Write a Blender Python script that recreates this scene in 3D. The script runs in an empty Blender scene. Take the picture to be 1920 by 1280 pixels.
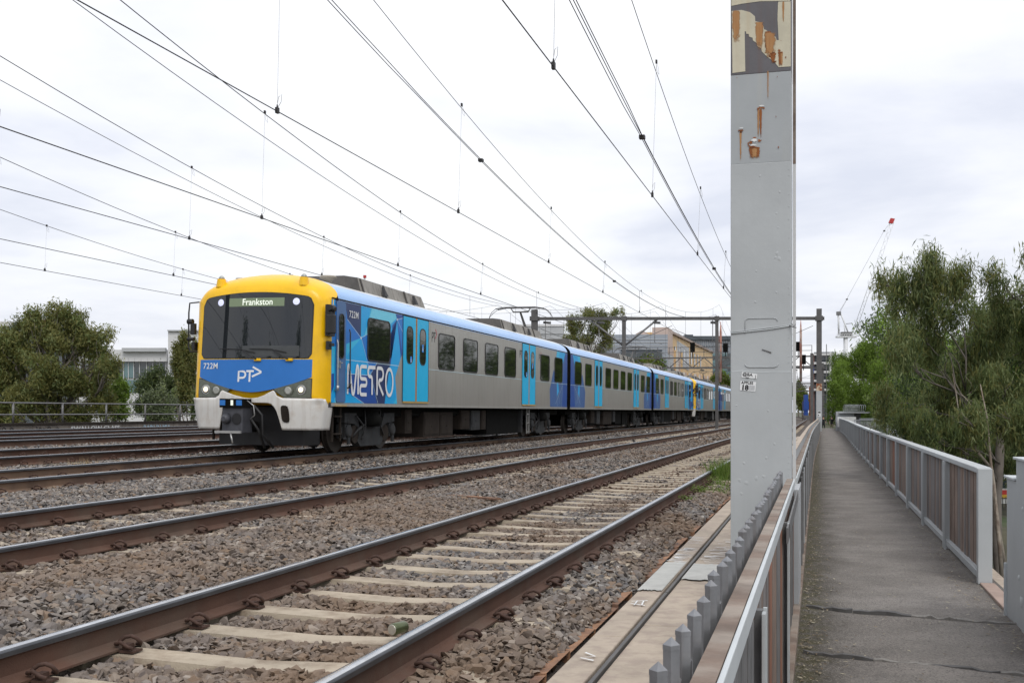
import bpy, bmesh, math, random
import numpy as np
from mathutils import Vector, Matrix
R = math.radians
sc = bpy.context.scene
COL = sc.collection
random.seed(7)
rng = np.random.default_rng(11)

# ------------------------------------------------------------------ camera
# The track runs along +Y, the lineside path too; "p" is metres to the left of
# the camera, "t" metres along the track, heights in metres above the path.
TH = math.atan(575 / 2050)
CT, ST = math.cos(TH), math.sin(TH)
EYE = 1.6
camd = bpy.data.cameras.new('camera'); cam = bpy.data.objects.new('camera', camd); COL.objects.link(cam)
cam.location = (0, 0, EYE); cam.rotation_euler = (R(90), 0, TH)
camd.sensor_width = 36; camd.lens = 36 * 2050 / 1920
camd.shift_y = 132 / 1920
camd.clip_start = 0.05; camd.clip_end = 5000
sc.camera = cam

# ------------------------------------------------------------------ sky, sun, exposure
SUN_EL, SUN_AZ = R(52), R(150)     # behind the camera, to the right
w = bpy.data.worlds.new('World'); sc.world = w; w.use_nodes = True
nt = w.node_tree; nt.nodes.clear()
def N(t, **k):
    n = nt.nodes.new(t)
    for a, b in k.items(): setattr(n, a, b)
    return n
out = N('ShaderNodeOutputWorld')
sky = N('ShaderNodeTexSky', sky_type='NISHITA', sun_disc=False, sun_elevation=SUN_EL, sun_rotation=SUN_AZ, air_density=1.0, dust_density=2.0)
b1 = N('ShaderNodeBackground'); b1.inputs['Strength'].default_value = 0.1
nt.links.new(sky.outputs[0], b1.inputs['Color'])
tc = N('ShaderNodeTexCoord'); sep = N('ShaderNodeSeparateXYZ'); nt.links.new(tc.outputs['Generated'], sep.inputs[0])
mx = N('ShaderNodeMath', operation='MAXIMUM'); mx.inputs[1].default_value = 0.0; nt.links.new(sep.outputs['Z'], mx.inputs[0])
ad = N('ShaderNodeMath', operation='ADD'); ad.inputs[1].default_value = 0.16; nt.links.new(mx.outputs[0], ad.inputs[0])
dv = N('ShaderNodeVectorMath', operation='DIVIDE')
cmb = N('ShaderNodeCombineXYZ')
for i in range(3): nt.links.new(ad.outputs[0], cmb.inputs[i])
nt.links.new(tc.outputs['Generated'], dv.inputs[0]); nt.links.new(cmb.outputs[0], dv.inputs[1])
no = N('ShaderNodeTexNoise'); no.inputs['Scale'].default_value = 0.95; no.inputs['Detail'].default_value = 7; no.inputs['Roughness'].default_value = .52
no.inputs['Distortion'].default_value = .25
nt.links.new(dv.outputs[0], no.inputs['Vector'])
cr = N('ShaderNodeValToRGB')
cr.color_ramp.elements[0].position = .36; cr.color_ramp.elements[0].color = (.73, .76, .86, 1)
cr.color_ramp.elements[1].position = .60; cr.color_ramp.elements[1].color = (1.03, 1.035, 1.05, 1)
e = cr.color_ramp.elements.new(.47); e.color = (.90, .915, .975, 1)
nt.links.new(no.outputs[0], cr.inputs[0])
# overcast sky: brighter overhead than at the horizon
gr = N('ShaderNodeMapRange'); gr.inputs['From Min'].default_value = 0; gr.inputs['From Max'].default_value = .9
gr.inputs['To Min'].default_value = .90; gr.inputs['To Max'].default_value = 1.17
nt.links.new(mx.outputs[0], gr.inputs['Value'])
b2 = N('ShaderNodeBackground'); nt.links.new(cr.outputs[0], b2.inputs['Color']); nt.links.new(gr.outputs[0], b2.inputs['Strength'])
ms = N('ShaderNodeMixShader'); ms.inputs[0].default_value = .90
nt.links.new(b1.outputs[0], ms.inputs[1]); nt.links.new(b2.outputs[0], ms.inputs[2]); nt.links.new(ms.outputs[0], out.inputs[0])

sl = bpy.data.lights.new('sun', 'SUN'); sl.energy = 1.25; sl.angle = R(25); sl.color = (1, .97, .92)
so = bpy.data.objects.new('sun', sl); COL.objects.link(so)
sd = Vector((math.sin(SUN_AZ) * math.cos(SUN_EL), math.cos(SUN_AZ) * math.cos(SUN_EL), math.sin(SUN_EL)))
so.rotation_euler = sd.to_track_quat('Z', 'Y').to_euler()
sc.view_settings.view_transform = 'Standard'; sc.view_settings.look = 'None'
sc.view_settings.exposure = 0.22; sc.view_settings.gamma = 1.0; sc.view_settings.use_curve_mapping = False
sc.cycles.max_bounces = 6; sc.cycles.diffuse_bounces = 3; sc.cycles.glossy_bounces = 3
sc.cycles.transparent_max_bounces = 12; sc.cycles.transmission_bounces = 4
sc.cycles.use_denoising = True
sc.cycles.caustics_reflective = False; sc.cycles.caustics_refractive = False

# ------------------------------------------------------------------ helpers
def P(p, t, z): return (-p, t, z)
def px(x): return x

class MB:
    """collects faces; build() links them as one mesh object"""
    def __init__(s): s.v = []; s.f = []; s.m = []; s.sm = []
    def add(s, vs, fs, m=0, smooth=False):
        o = len(s.v); s.v.extend([tuple(a) for a in vs])
        for q in fs: s.f.append([o + i for i in q]); s.m.append(m); s.sm.append(smooth)
    def box(s, x0, x1, y0, y1, z0, z1, m=0):
        s.add([(x0,y0,z0),(x1,y0,z0),(x1,y1,z0),(x0,y1,z0),(x0,y0,z1),(x1,y0,z1),(x1,y1,z1),(x0,y1,z1)],
              [(0,3,2,1),(4,5,6,7),(0,1,5,4),(1,2,6,5),(2,3,7,6),(3,0,4,7)], m)
    def obox(s, c, ax, ay, az, m=0):
        c, ax, ay, az = map(Vector, (c, ax, ay, az))
        vs = [c + ax*i + ay*j + az*k for k in (-1,1) for i, j in ((-1,-1),(1,-1),(1,1),(-1,1))]
        s.add(vs, [(0,3,2,1),(4,5,6,7),(0,1,5,4),(1,2,6,5),(2,3,7,6),(3,0,4,7)], m)
    def quad(s, a, b, c, d, m=0): s.add([a,b,c,d], [(0,1,2,3)], m)
    def poly(s, pts, m=0): s.add(pts, [tuple(range(len(pts)))], m)
    def prism(s, pts, vec, m=0):
        """closed planar polygon pushed along vec"""
        n = len(pts); vec = Vector(vec); a = [Vector(q) for q in pts]; b = [q + vec for q in a]
        s.add(a + b, [tuple(range(n-1,-1,-1)), tuple(range(n,2*n))] + [(i,(i+1)%n,(i+1)%n+n,i+n) for i in range(n)], m)
    def tube(s, pts, r, n=8, m=0, caps=True, smooth=True):
        pts = [Vector(q) for q in pts]
        rs = r if hasattr(r, '__len__') else [r]*len(pts)
        vs = []; prev = None
        for i, q in enumerate(pts):
            d = (pts[min(i+1,len(pts)-1)] - pts[max(i-1,0)])
            if d.length < 1e-9: d = Vector((0,0,1))
            d.normalize()
            if prev is None:
                u = d.cross(Vector((0,0,1)) if abs(d.z) < .9 else Vector((1,0,0)))
            else:
                u = prev - d*prev.dot(d)
            u.normalize(); prev = u; v = d.cross(u)
            for k in range(n):
                a = 2*math.pi*k/n; vs.append(q + (u*math.cos(a) + v*math.sin(a))*rs[i])
        fs = []
        for i in range(len(pts)-1):
            for k in range(n):
                fs.append((i*n+k, (i+1)*n+k, (i+1)*n+(k+1)%n, i*n+(k+1)%n))
        s.add(vs, fs, m, smooth)
        if caps:
            o = len(s.v) - len(vs); e = o + (len(pts)-1)*n
            s.f.append([o+k for k in range(n)]); s.m.append(m); s.sm.append(False)
            s.f.append([e+n-1-k for k in range(n)]); s.m.append(m); s.sm.append(False)
    def cyl(s, a, b, r, n=16, m=0): s.tube([a,b], r, n, m)
    def grid(s, fn, nu, nv, m=0, smooth=True, flip=False):
        vs = [fn(i/nu, j/nv) for j in range(nv+1) for i in range(nu+1)]
        fs = []
        for j in range(nv):
            for i in range(nu):
                a = j*(nu+1)+i; q = (a, a+1, a+nu+2, a+nu+1)
                fs.append(q[::-1] if flip else q)
        s.add(vs, fs, m, smooth)
    def mesh(s, name, mats):
        me = bpy.data.meshes.new(name)
        me.from_pydata(s.v, [], s.f)
        for mm in (mats if isinstance(mats, (list, tuple)) else [mats]): me.materials.append(mm)
        me.polygons.foreach_set('material_index', s.m); me.polygons.foreach_set('use_smooth', s.sm)
        me.update(); return me
    def build(s, name, mats, parent=None, bevel=0, loc=None):
        o = bpy.data.objects.new(name, s.mesh(name, mats)); COL.objects.link(o)
        if parent is not None: o.parent = parent
        if loc: o.location = loc
        if bevel:
            b = o.modifiers.new('edge', 'BEVEL'); b.width = bevel; b.segments = 2; b.limit_method = 'ANGLE'; b.angle_limit = R(40)
        return o
def put(name, me, parent=None, loc=(0,0,0), rot=(0,0,0), scale=None):
    o = bpy.data.objects.new(name, me); COL.objects.link(o); o.parent = parent
    o.location = loc; o.rotation_euler = rot
    if scale: o.scale = scale
    return o
def tag(o, label=None, cat=None, group=None, kind=None):
    if label: o['label'] = label
    if cat: o['category'] = cat
    if group: o['group'] = group
    if kind: o['kind'] = kind
    return o
def empty(name, loc, label, cat, group=None, rz=0, rot=None):
    o = bpy.data.objects.new(name, None); COL.objects.link(o); o.location = loc
    o.rotation_euler = rot if rot else (0,0,rz); o.empty_display_size = .3
    return tag(o, label, cat, group)
def struct(o): o['kind'] = 'structure'; return o
def stuff(o): o['kind'] = 'stuff'; return o
def fast_mesh(name, verts, faces_n, loops, mats, smooth=False, attr=None):
    """verts (n,3), constant polygon size faces_n, loops flat"""
    me = bpy.data.meshes.new(name)
    me.vertices.add(len(verts)); me.vertices.foreach_set('co', np.asarray(verts, dtype=np.float32).ravel())
    nl = len(loops); nf = nl // faces_n
    me.loops.add(nl); me.loops.foreach_set('vertex_index', np.asarray(loops, dtype=np.int32))
    me.polygons.add(nf); me.polygons.foreach_set('loop_start', np.arange(0, nl, faces_n, dtype=np.int32))
    me.polygons.foreach_set('loop_total', np.full(nf, faces_n, dtype=np.int32))
    if smooth: me.polygons.foreach_set('use_smooth', np.ones(nf, dtype=bool))
    for mm in mats: me.materials.append(mm)
    if attr is not None:
        a = me.attributes.new('tint', 'FLOAT', 'FACE'); a.data.foreach_set('value', np.asarray(attr, dtype=np.float32))
    me.update(calc_edges=True); return me

def sstep(x, a, b):
    u = np.clip((np.asarray(x, dtype=float)-a)/(b-a), 0, 1); return u*u*(3-2*u)
def shift(t):
    """the line's gentle swing: metres to the right at distance t"""
    t = np.asarray(t, dtype=float)
    return .25*sstep(t, 30, 80) - np.clip(t-150, 0, None)**2/4200.
def sh(t): return float(shift(t))

# ------------------------------------------------------------------ materials
def material(name, col, rough=.8, metal=0., var=.15, vscale=3., bump=0., bscale=40., spec=.5, col2=None, mixscale=None,
             mixpos=(.45,.6), coord='pos', streak=0., streakcol=(.05,.035,.025), coat=0., ior=None, detail=5):
    m = bpy.data.materials.new(name); m.use_nodes = True; t = m.node_tree; ns = t.nodes; L = t.links
    b = ns['Principled BSDF']; b.inputs['Roughness'].default_value = rough; b.inputs['Metallic'].default_value = metal
    b.inputs['Specular IOR Level'].default_value = spec
    if ior: b.inputs['IOR'].default_value = ior
    if coat: b.inputs['Coat Weight'].default_value = coat; b.inputs['Coat Roughness'].default_value = .1
    if coord == 'pos': g = ns.new('ShaderNodeNewGeometry'); vec = g.outputs['Position']
    else: g = ns.new('ShaderNodeTexCoord'); vec = g.outputs['Object']
    def noise(scale, det=detail, ro=.6):
        n = ns.new('ShaderNodeTexNoise'); n.inputs['Scale'].default_value = scale; n.inputs['Detail'].default_value = det
        n.inputs['Roughness'].default_value = ro; L.new(vec, n.inputs['Vector']); return n.outputs[0]
    def rgb(c): 
        r = ns.new('ShaderNodeRGB'); r.outputs[0].default_value = (*c, 1); return r.outputs[0]
    c = rgb(col)
    def mix(f, a, bb, mode='MIX'):
        x = ns.new('ShaderNodeMix'); x.data_type = 'RGBA'; x.blend_type = mode
        if hasattr(f, 'default_value') and not isinstance(f, float): L.new(f, x.inputs[0])
        else: x.inputs[0].default_value = f
        L.new(a, x.inputs[6]); L.new(bb, x.inputs[7]); return x.outputs[2]
    def ramp(v, a, bb):
        r = ns.new('ShaderNodeMapRange'); r.inputs['From Min'].default_value = a; r.inputs['From Max'].default_value = bb
        L.new(v, r.inputs['Value']); return r.outputs[0]
    if col2 is not None:
        c = mix(ramp(noise(mixscale or vscale), *mixpos), c, rgb(col2))
    if var:
        f = ns.new('ShaderNodeMapRange'); f.inputs['From Min'].default_value = .3; f.inputs['From Max'].default_value = .7
        f.inputs['To Min'].default_value = 1-var; f.inputs['To Max'].default_value = 1+var; L.new(noise(vscale), f.inputs['Value'])
        cc = ns.new('ShaderNodeCombineColor')
        for i in range(3): L.new(f.outputs[0], cc.inputs[i])
        c = mix(1.0, c, cc.outputs[0], 'MULTIPLY')
    if streak:
        mp = ns.new('ShaderNodeMapping'); mp.inputs['Scale'].default_value = (9, 9, .5); L.new(vec, mp.inputs[0])
        n = ns.new('ShaderNodeTexNoise'); n.inputs['Scale'].default_value = 1.3; n.inputs['Detail'].default_value = 6; L.new(mp.outputs[0], n.inputs['Vector'])
        mm = ns.new('ShaderNodeMath'); mm.operation = 'MULTIPLY'; mm.inputs[1].default_value = streak; L.new(ramp(n.outputs[0], .5, .75), mm.inputs[0])
        c = mix(mm.outputs[0], c, rgb(streakcol))
    L.new(c, b.inputs['Base Color'])
    if bump:
        bp = ns.new('ShaderNodeBump'); bp.inputs['Strength'].default_value = 1; bp.inputs['Distance'].default_value = bump
        L.new(noise(bscale, 4), bp.inputs['Height']); L.new(bp.outputs[0], b.inputs['Normal'])
    m['out'] = 0
    return m
def emissive(name, col, s):
    m = material(name, col, .3, var=0); b = m.node_tree.nodes['Principled BSDF']
    b.inputs['Emission Color'].default_value = (*col, 1); b.inputs['Emission Strength'].default_value = s; return m
M = {}
M['asphalt'] = material('asphalt', (.205,.188,.172), .92, var=.22, vscale=1.6, bump=.012, bscale=160, col2=(.15,.135,.122), mixscale=.9, mixpos=(.4,.65))
M['concrete'] = material('concrete', (.40,.335,.265), .88, var=.16, vscale=2.4, bump=.004, bscale=60, col2=(.33,.27,.22), mixscale=7)
M['sleeper'] = material('sleeper_concrete', (.39,.33,.25), .9, var=.16, vscale=2.3, bump=.004, bscale=90, col2=(.23,.175,.125), mixscale=4.5, mixpos=(.48,.70))
M['rust_dirt'] = material('rust_stained_concrete', (.28,.15,.085), .95, var=.3, vscale=9, bump=.008, bscale=50, col2=(.16,.09,.06), mixscale=4)
M['rail_side'] = material('rail_rust', (.098,.050,.033), .82, metal=.1, var=.3, vscale=1.1, bump=.0015, bscale=90, col2=(.105,.066,.047), mixscale=2.1)
M['rail_side2'] = material('rail_rust_light', (.15,.095,.062), .85, metal=.1, var=.3, vscale=1.1, bump=.0015, bscale=90, col2=(.10,.062,.045), mixscale=.8)
M['rail_top'] = material('rail_polished', (.50,.51,.53), .2, metal=1., var=.25, vscale=5, bump=.0004, bscale=300)
M['rail_shoulder'] = material('rail_dark_shoulder', (.09,.095,.105), .42, metal=.7, var=.25, vscale=4)
M['clip'] = material('clip_iron', (.070,.038,.028), .8, metal=.2, var=.3, vscale=30, bump=.001, bscale=200)
M['ballast'] = material('ballast_fines', (.105,.085,.070), .95, var=.4, vscale=5, bump=.03, bscale=28, col2=(.07,.058,.05), mixscale=22)
M['steel_grey'] = material('painted_grey_steel', (.405,.425,.432), .5, var=.07, vscale=1.7, bump=.0016, bscale=14, streak=.10, streakcol=(.30,.32,.33))
M['steel_blue'] = material('painted_bluegrey_steel', (.37,.385,.40), .5, var=.07, vscale=2.4, bump=.0014, bscale=17, streak=.22, streakcol=(.44,.41,.33))
M['steel_dark'] = material('old_dark_steel', (.095,.092,.09), .7, var=.2, vscale=3, bump=.001, bscale=40)
M['steel_mid'] = material('weathered_mid_steel', (.17,.17,.172), .55, metal=.3, var=.25, vscale=6, bump=.001, bscale=50, streak=.5, streakcol=(.11,.085,.07))
M['galv'] = material('galvanised_picket', (.245,.25,.26), .42, metal=.45, var=.22, vscale=8, bump=.0007, bscale=80, streak=.6, streakcol=(.15,.125,.11))
M['brown_flange'] = material('grimy_flange', (.185,.135,.105), .85, var=.3, vscale=4, bump=.002, bscale=50, col2=(.25,.21,.175), mixscale=3.5)
M['cream_paint'] = material('cream_letter_paint', (.54,.50,.38), .6, var=.12, vscale=4, bump=.001, bscale=40, streak=.35, streakcol=(.45,.30,.14))
M['rust'] = material('rust', (.27,.09,.025), .9, var=.4, vscale=14, bump=.003, bscale=60, col2=(.13,.045,.02), mixscale=16)
M['rust_run'] = material('rust_run', (.36,.19,.085), .8, var=.3, vscale=9, col2=(.28,.12,.04), mixscale=9)
def soft_rust(name, c1, c2):
    m = bpy.data.materials.new(name); m.use_nodes = True; t = m.node_tree; ns = t.nodes; L = t.links; b = ns['Principled BSDF']; b.inputs['Roughness'].default_value = .9
    g = ns.new('ShaderNodeNewGeometry'); mp = ns.new('ShaderNodeMapping'); mp.inputs['Scale'].default_value = (60, 60, 7); L.new(g.outputs['Position'], mp.inputs[0])
    n = ns.new('ShaderNodeTexNoise'); n.inputs['Scale'].default_value = 1.; n.inputs['Detail'].default_value = 6; L.new(mp.outputs[0], n.inputs['Vector'])
    n2 = ns.new('ShaderNodeTexNoise'); n2.inputs['Scale'].default_value = 45.; n2.inputs['Detail'].default_value = 6; L.new(g.outputs['Position'], n2.inputs['Vector'])
    mx = ns.new('ShaderNodeMix'); mx.data_type = 'RGBA'; L.new(n.outputs[0], mx.inputs[0]); mx.inputs[6].default_value = (*c1,1); mx.inputs[7].default_value = (*c2,1); L.new(mx.outputs[2], b.inputs['Base Color'])
    at = ns.new('ShaderNodeAttribute'); at.attribute_name = 'fade'
    a1 = ns.new('ShaderNodeMath'); a1.operation = 'ADD'; L.new(n.outputs[0], a1.inputs[0]); L.new(n2.outputs[0], a1.inputs[1])
    a2 = ns.new('ShaderNodeMath'); a2.operation = 'MULTIPLY_ADD'; L.new(at.outputs['Fac'], a2.inputs[0]); a2.inputs[1].default_value = 1.5; L.new(a1.outputs[0], a2.inputs[2])
    r = ns.new('ShaderNodeMapRange'); r.inputs['From Min'].default_value = 1.15; r.inputs['From Max'].default_value = 1.9; L.new(a2.outputs[0], r.inputs['Value'])
    L.new(r.outputs[0], b.inputs['Alpha']); return m
M['rust_soft'] = soft_rust('rust_streak', (.15,.045,.015), (.34,.12,.03)); M['rust_pale'] = soft_rust('rust_stain_pale', (.30,.12,.04), (.46,.27,.12))
M['white_paint'] = material('white_paint', (.72,.73,.72), .55, var=.08, vscale=6)
M['patch_paint'] = material('faded_grey_patch', (.40,.40,.375), .75, var=.15, vscale=7, bump=.001, bscale=60)
M['pale_paint'] = material('pale_steel_cap', (.50,.53,.54), .5, var=.08, vscale=3, bump=.001, bscale=30)
M['sticker'] = material('sticker_white', (.75,.76,.76), .4, var=.03)
M['ink'] = material('ink_black', (.012,.012,.014), .5, var=0)
M['qr'] = material('sticker_grey', (.45,.46,.47), .5, var=.1, vscale=90)
M['wire'] = material('copper_wire_dark', (.045,.043,.043), .6, metal=.4, var=.1)
M['timber'] = material('weathered_board', (.20,.145,.115), .88, var=.3, vscale=2.2, bump=.002, bscale=60, streak=.7, streakcol=(.15,.135,.13))
M['timber_rust'] = material('rusty_board', (.24,.10,.055), .9, var=.3, vscale=3, bump=.002, bscale=60, streak=.6, streakcol=(.10,.07,.06))
M['timber_grey'] = material('grey_board', (.175,.16,.155), .85, var=.25, vscale=2, bump=.002, bscale=60, streak=.6, streakcol=(.14,.12,.11))
M['moss'] = material('moss', (.055,.050,.018), .97, var=.4, vscale=8, bump=.02, bscale=60, col2=(.10,.085,.06), mixscale=11)
M['bark'] = material('pale_bark', (.30,.26,.21), .85, var=.3, vscale=2.5, bump=.01, bscale=15, col2=(.17,.13,.10), mixscale=3)
M['bark_dark'] = material('grey_bark', (.16,.14,.12), .9, var=.3, vscale=2.5, bump=.01, bscale=12)
M['ground'] = material('river_bank_earth', (.07,.065,.04), .95, var=.4, vscale=.3, bump=.05, bscale=2, col2=(.04,.06,.02), mixscale=.2)
# train
M['stainless'] = material('brushed_stainless', (.40,.39,.365), .38, metal=.35, var=.06, vscale=.9, streak=.42, streakcol=(.27,.235,.195), spec=.5)
M['yellow'] = material('yellow_gelcoat', (.86,.50,.004), .34, var=.06, vscale=2, coat=.1, spec=.35, col2=(.72,.42,.02), mixscale=3, mixpos=(.55,.8), streak=.12, streakcol=(.5,.25,.03))
M['white_grp'] = material('white_skirt', (.66,.65,.62), .42, var=.07, vscale=2, streak=.45, streakcol=(.42,.36,.30), col2=(.52,.48,.43), mixscale=4, mixpos=(.5,.75))
M['roof_white'] = material('roof_white', (.60,.62,.63), .5, var=.12, vscale=1.5, streak=.2, streakcol=(.4,.38,.35))
M['roof_blue'] = material('cantrail_blue', (.22,.43,.78), .28, var=.06, vscale=1.0, coat=.3)
M['cab_blue'] = material('cab_blue', (.028,.165,.50), .38, var=.04, spec=.3)
M['door_blue'] = material('door_blue', (.005,.44,.76), .40, var=.03, spec=.3)
M['cabdoor'] = material('cabdoor_blue', (.05,.13,.30), .4, var=.06)
for k, c in dict(navy=(.012,.032,.125), deep=(.006,.065,.32), mid=(.004,.165,.56), cyan=(.002,.36,.76), light=(.03,.48,.76), pale=(.15,.60,.80)).items():
    M[k] = material('livery_'+k, c, .36, var=.04, spec=.35)
M['soft'] = material('livery_soft', (.045,.115,.31), .4, var=.05, spec=.3)
M['livery_line'] = material('livery_line', (.55,.72,.8), .4, var=0)
M['hatch'] = material('orange_door_strip', (.62,.24,.012), .5, var=.1)
M['black_rubber'] = material('black_rubber', (.018,.018,.019), .6, var=.2, vscale=10)
M['glass'] = material('dark_window_glass', (.010,.012,.011), .03, var=0, spec=.5, ior=1.5)
M['windshield'] = material('windscreen_glass', (.014,.017,.020), .015, var=0, spec=.6, ior=1.52)
M['under'] = material('underframe_black', (.007,.007,.0065), .95, var=.3, vscale=4, spec=.1)
M['bogie'] = material('bogie_grey', (.040,.042,.044), .75, spec=.2, var=.25, vscale=5, streak=.5, streakcol=(.04,.03,.025))
M['bogie_brown'] = material('equipment_brown', (.034,.028,.024), .95, spec=.12, var=.2, vscale=4, streak=.5, streakcol=(.05,.04,.03))
M['wheel'] = material('wheel_steel', (.05,.042,.036), .6, metal=.4, var=.2, vscale=5)
M['coupler'] = material('coupler_grey', (.065,.067,.078), .55, metal=.3, var=.2, vscale=9)
M['ac_dark'] = material('roof_pod_dark', (.065,.06,.055), .8, var=.2, vscale=3)
M['ac_grey'] = material('roof_pod_grey', (.25,.235,.21), .7, var=.2, vscale=2, streak=.9, streakcol=(.09,.08,.07))
M['lamp_glass'] = material('lamp_glass', (.32,.33,.30), .08, var=0, spec=1)
M['lamp_house'] = material('lamp_housing', (.10,.11,.085), .25, var=.2, vscale=20)
M['head_lit'] = emissive('headlamp_lit', (1.0,.80,.55), 1.6)
M['marker_lit'] = emissive('marker_lit', (.66,.69,.92), .35)
M['dest_bg'] = emissive('destination_panel', (.17,.22,.13), .12)
M['dest_txt'] = emissive('destination_text', (.75,.80,.70), .45)
M['dirty_white'] = material('lettering_white', (.72,.74,.76), .45, var=.05)
M['red_mark'] = material('red_mark', (.55,.05,.09), .5, var=0)
M['decal_blue'] = material('decal_blue', (.02,.22,.65), .5, var=0)
M['silver'] = material('silver_bar', (.45,.45,.44), .35, metal=.6, var=.1)
# buildings
M['bwhite'] = material('wall_white', (.60,.60,.60), .8, var=.05, vscale=.3)
M['bgrey'] = material('wall_bluegrey', (.30,.33,.37), .7, var=.08, vscale=.2, streak=.2, streakcol=(.24,.26,.3))
M['bgrey2'] = material('wall_lightgrey', (.43,.44,.45), .8, var=.05, vscale=.3)
M['bcream'] = material('wall_cream', (.62,.44,.24), .85, var=.1, vscale=.2)
M['bpink'] = material('wall_pinkish', (.50,.40,.35), .85, var=.12, vscale=.3)
M['bred'] = material('brick_red', (.26,.06,.045), .9, var=.15, vscale=.5)
M['bdark'] = material('facade_dark', (.07,.085,.10), .4, var=.15, vscale=.3)
M['bglass'] = material('facade_glass', (.035,.05,.055), .08, var=.3, vscale=.15, spec=.9)
M['bteal'] = material('facade_teal_glass', (.09,.17,.18), .12, var=.2, vscale=.2, spec=.9)
M['roof_tan'] = material('roof_tan', (.35,.28,.24), .8, var=.1)
M['crane_white'] = material('crane_white', (.62,.63,.64), .6, var=.05)
M['crane_red'] = material('crane_red', (.45,.03,.03), .6, var=.05)
M['blue_paint'] = material('blue_paint', (.02,.07,.32), .5, var=.1)
M['skin'] = material('skin', (.45,.28,.2), .6, var=.03)
M['black_cloth'] = material('black_cloth', (.015,.015,.017), .9, var=.2)
M['khaki_cloth'] = material('khaki_cloth', (.22,.19,.14), .9, var=.1)
M['hair'] = material('dark_hair', (.025,.015,.01), .6, var=.2)
M['can'] = material('tin_can_green', (.10,.12,.06), .35, metal=.5, var=.2, vscale=30)
M['can_end'] = material('tin_can_end', (.62,.6,.52), .3, metal=.7, var=.1, vscale=40)

def foliage(name, c1, c2, c3, trans=.35):
    m = bpy.data.materials.new(name); m.use_nodes = True; t = m.node_tree; ns = t.nodes; L = t.links
    b = ns['Principled BSDF']; b.inputs['Roughness'].default_value = .55; b.inputs['Specular IOR Level'].default_value = .35
    at = ns.new('ShaderNodeAttribute'); at.attribute_name = 'tint'
    r = ns.new('ShaderNodeValToRGB'); r.color_ramp.elements[0].color = (*c1,1); r.color_ramp.elements[1].color = (*c3,1)
    e = r.color_ramp.elements.new(.5); e.color = (*c2,1); L.new(at.outputs['Fac'], r.inputs[0])
    L.new(r.outputs[0], b.inputs['Base Color'])
    tr = ns.new('ShaderNodeBsdfTranslucent'); L.new(r.outputs[0], tr.inputs[0])
    ms = ns.new('ShaderNodeMixShader'); ms.inputs[0].default_value = trans
    L.new(b.outputs[0], ms.inputs[1]); L.new(tr.outputs[0], ms.inputs[2]); L.new(ms.outputs[0], ns['Material Output'].inputs[0]); return m
M['leaf_gum'] = foliage('gum_leaf', (.09,.125,.040), (.19,.24,.085), (.33,.37,.175), .50)
M['leaf_gum2'] = foliage('gum_leaf_olive', (.10,.11,.030), (.19,.19,.055), (.29,.28,.10), .45)
M['leaf_green'] = foliage('bright_leaf', (.09,.14,.018), (.15,.24,.03), (.23,.34,.055))
M['leaf_dark'] = foliage('dark_leaf', (.03,.052,.018), (.055,.085,.028), (.10,.13,.045))
M['leaf_grey'] = foliage('greygreen_leaf', (.07,.10,.05), (.14,.17,.09), (.22,.25,.15))
M['grass'] = foliage('grass_blade', (.07,.13,.02), (.13,.21,.035), (.22,.27,.07), .3)
# river
m = material('river_water', (.05,.055,.05), .08, var=.1, vscale=.2, spec=.8, bump=.06, bscale=3.5); M['water'] = m

# text and strokes
def text_mesh(s, size, mat, bold=0.0, name='lettering', shear=0, spacing=1.0):
    cu = bpy.data.curves.new(name, 'FONT'); cu.body = s; cu.size = size; cu.offset = bold*size; cu.shear = shear
    cu.space_character = spacing; cu.align_x = 'LEFT'; cu.fill_mode = 'BOTH'; cu.extrude = .0008; cu.resolution_u = 3
    o = bpy.data.objects.new(name, cu); COL.objects.link(o)
    bpy.context.view_layer.update()
    me = bpy.data.meshes.new_from_object(o.evaluated_get(bpy.context.evaluated_depsgraph_get()))
    COL.objects.unlink(o); bpy.data.objects.remove(o); me.materials.clear(); me.materials.append(mat); return me
def text(s, size, mat, parent, loc, rot, bold=0.0, name='lettering', sx=1.0, spacing=1.0):
    o = put(name, text_mesh(s, size, mat, bold, name, spacing=spacing), parent, loc, rot); o.scale = (sx,1,1); return o
def arc(cx, cy, rx, ry, a0, a1, n=10):
    return [(cx+rx*math.cos(R(a0+(a1-a0)*i/n)), cy+ry*math.sin(R(a0+(a1-a0)*i/n))) for i in range(n+1)]
def ribbon(mb, pts, wd, to3, m=0):
    """flat stroke of width wd along 2-D pts, mapped to 3-D by to3"""
    n = len(pts); Lf = []; Rt = []
    for i in range(n):
        a = pts[max(i-1,0)]; b = pts[min(i+1,n-1)]; dx, dy = b[0]-a[0], b[1]-a[1]; l = math.hypot(dx,dy) or 1
        nx, ny = -dy/l*wd/2, dx/l*wd/2
        Lf.append(to3(pts[i][0]+nx, pts[i][1]+ny)); Rt.append(to3(pts[i][0]-nx, pts[i][1]-ny))
    mb.add(Lf+Rt, [(i, i+1, n+i+1, n+i) for i in range(n-1)], m)
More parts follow.
